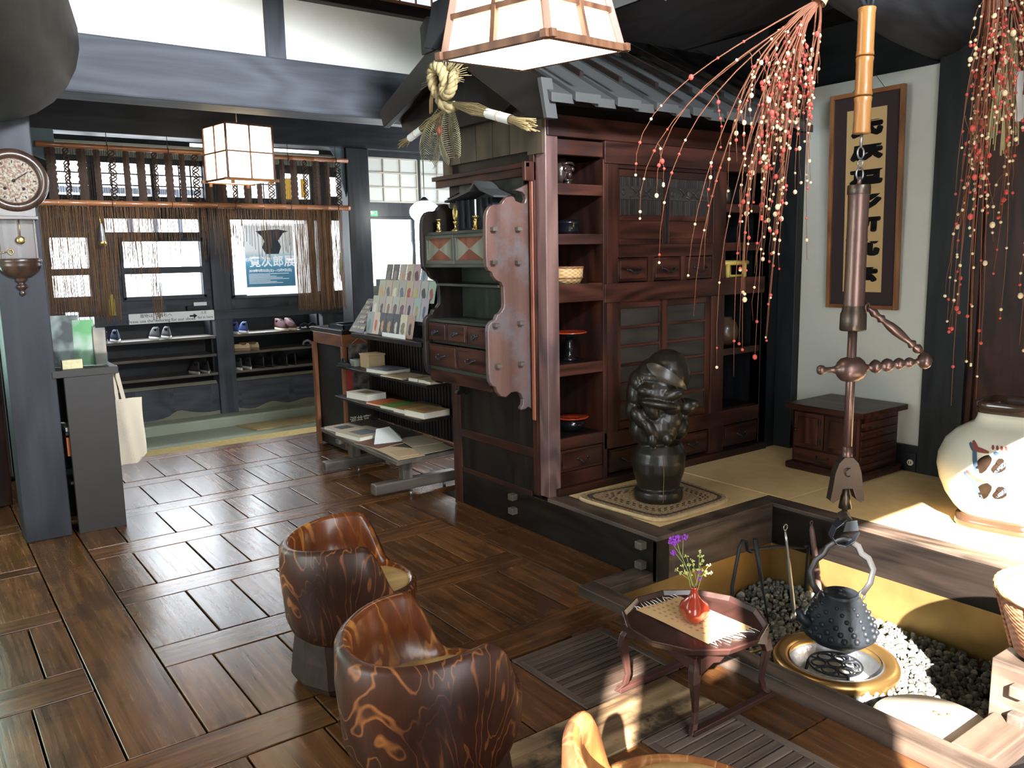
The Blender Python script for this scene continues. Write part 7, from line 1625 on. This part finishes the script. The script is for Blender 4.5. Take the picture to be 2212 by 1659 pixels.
# ------------------------------------------------------------------ hanging branches with rice balls
fd2 = Vector((fw.x, fw.y, 0)).normalized(); rd2 = Vector((rt.x, rt.y, 0))
def bunch(label, base, tips, seed, spread, tie=True, lean=0):
    """base: root point; tips: list of (du, dz, dd) end points relative to base in right / up / away"""
    t = thing('rice_ball_branch', label, 'branch', tuple(base), 0, 'hanging branches with red and white rice balls')
    q = random.Random(seed); base = Vector(base); b = MB(seed); balls = []
    for (du, dz, dd, arch, kids) in tips:
        n = 12; pts = []
        for i in range(n+1):
            f = i/n; g = f**.75
            u = du*(math.sin(f*PI/2)**arch); z = dz*(f**1.55)
            pts.append(base+rd2*(u+.012*math.sin(f*7+du*20))+Vector((0, 0, z))+fd2*(dd*f+.01*math.sin(f*5)))
        b.tube(pts, [.0042-.0034*i/n for i in range(n+1)], 5)
        for kx in range(kids):
            f0 = q.uniform(.25, .8); i0 = int(f0*n); p0 = pts[i0]; L_ = q.uniform(.15, .42)*abs(dz)*.6+.04; su = q.uniform(-1, 1)*.05
            sub = [p0+rd2*(su*math.sin(j/6*PI/2)+.004*math.sin(j*2+kx))+fd2*(q.uniform(-.3, .3)*.02*j/6)+Vector((0, 0, -L_*(j/6)**1.3)) for j in range(7)]
            b.tube(sub, [.0018-.0002*j for j in range(7)], 4); balls += [(sub[j].lerp(sub[min(6, j+1)], q.random())) for j in range(1, 7) if q.random() < .62]
        balls += [pts[i].lerp(pts[min(n, i+1)], q.random()) for i in range(3, n+1) if q.random() < .3+.45*i/n]
    b.build('twigs', M['twig'], t)
    q.shuffle(balls)
    def mk(mat, sd):
        s = MB(sd); s.ball((0, 0, 0), .0082, 8, sz=1.15); return s
    protos = []
    for i, p in enumerate(balls[:100]):
        red = q.random() < .5
        if len(protos) < 2:
            red = len(protos) == 0; m_ = M['ballr'] if red else M['ballw']
            o = mk(m_, i).build('rice_ball', m_, t, local=True); o.location = p-base; protos.append(o)
        else:
            o = protos[0 if red else 1].copy(); COL.objects.link(o); o.parent = t; o.location = p-base; sc = q.uniform(.75, 1.25)*(1.0 if seed == 21 else 1.12); o.scale = (sc, sc, sc)
    for m_, sel, nm in ((M['ballr'], 0, 'small_red_rice_balls'), (M['ballw'], 1, 'small_cream_rice_balls')):
        s = MB(sel)
        for i, p in enumerate(balls[100:]):
            if i % 2 == sel: s.ball(p, .0058*q.uniform(.8, 1.2), 7)
        if s.v: s.build(nm, m_, t).__setitem__('kind', 'stuff')
    if tie:
        c = MB(5); c.tube([base+Vector((0, 0, .02))+rd2*.01, base-Vector((0, 0, .012))-rd2*.012], [.024, .03], 16, cap=False); c.build('binding', plain('pale_binding', (.66, .50, .28), .6), t)
        c = MB(6)
        for i in range(14): c.tube([base+Vector((q.uniform(-.012, .012), q.uniform(-.012, .012), -.01)), base+Vector((q.uniform(-.02, .02), q.uniform(-.02, .02), .10))+rd2*q.uniform(0, .05)], .004, 5)
        c.tube([base+Vector((0, 0, .02)), base+Vector((0, 0, .55))], .004, 6); c.build('stem_ends', M['twig'], t)
    print(label, len(balls)); return t
q = random.Random(77)
LB = (2.84, 1.92, 2.41)
tips = []
for i in range(26): tips.append((q.uniform(-.33, -.13), q.uniform(-1.35, -.55), q.uniform(-.10, .10), 1.1, 3))
for i in range(7): tips.append((q.uniform(-.14, -.02), q.uniform(-.72, -.3), q.uniform(-.08, .08), 1.2, 2))
tips += [(-.68, -.62, 0, 1.5, 0), (-.66, -.78, .05, 1.6, 1), (-.60, -.95, .02, 1.4, 2), (-.48, -1.0, -.03, 1.3, 2), (-.62, -.70, -.04, 1.7, 1), (-.40, -.98, .04, 1.2, 2), (-.36, -1.36, 0, 1.1, 2), (-.30, -1.40, .02, 1.0, 2), (-.44, -1.16, .02, 1.1, 0), (-.02, -.95, .02, 1, 0)]
bunch('left hanging bundle of reddish branches strung with red and cream rice balls', LB, tips, 21, 1)
RB = (3.36, 1.54, 2.50)
tips = []
for i in range(36): tips.append((q.uniform(-.10, .34), q.uniform(-1.45, -.55), q.uniform(-.12, .12), .9, 3))
for i in range(6): tips.append((q.uniform(-.10, .0), q.uniform(-1.55, -1.1), q.uniform(-.05, .05), 1.0, 3))
tips += [(-.07, -1.62, 0, 1.0, 1), (.02, -1.60, .02, 1.0, 1)]
bunch('right hanging bundle of branches strung with rice balls in front of the dark door', RB, tips, 22, 1)
t = thing('straw_tassel', 'pale straw tassel with a white paper strip hanging in the right bundle of branches', 'tassel', (3.58, 1.58, 2.3))
b = MB(30)
for i in range(46):
    y = q.uniform(-.05, .05); l = q.uniform(.30, .46); c = Vector((3.58, 1.58, 2.30)); b.tube([c+rd2*(y*.4)+Vector((0, 0, .02)), c+rd2*y+Vector((0, 0, -l*.4)), c+rd2*y*1.3+Vector((0, 0, -l))], .0022, 4)
b.build('straws', plain('greenish_straw', (.52, .48, .26), .8), t)
b = MB(31); c = Vector((3.575, 1.55, 2.17)); b.add([c, c+rd2*.035, c+rd2*.035-Vector((0, 0, .09)), c+rd2*.0-Vector((0, 0, .09))], [(0, 1, 2, 3)]); b.add([c+rd2*.01-Vector((0, 0, .09)), c+rd2*.045-Vector((0, 0, .09)), c+rd2*.045-Vector((0, 0, .19)), c+rd2*.01-Vector((0, 0, .19))], [(0, 1, 2, 3)]); b.build('paper_strip', M['white'], t, fix=False)
b = MB(32); b.tube([(3.58, 1.58, 2.31), (3.58, 1.58, 2.9)], .003, 5); b.build('string', M['straw'], t)
# small iron hook under the beam
b = MB(33); c = Vector((3.05, 2.9, 2.72)); b.tube([c+Vector((0, 0, .12)), c+Vector((0, 0, .03)), c+rd2*.012, c+rd2*.02+Vector((0, 0, -.03)), c+Vector((0, 0, -.045)), c-rd2*.02+Vector((0, 0, -.03))], .006, 7); b.tube([c+Vector((0, 0, .1)), c+Vector((0, 0, .7))], .004, 6)
b.build('iron_hook', M['iron'], label='small black iron hook hanging under the dark beam left of the branches', cat='hook')
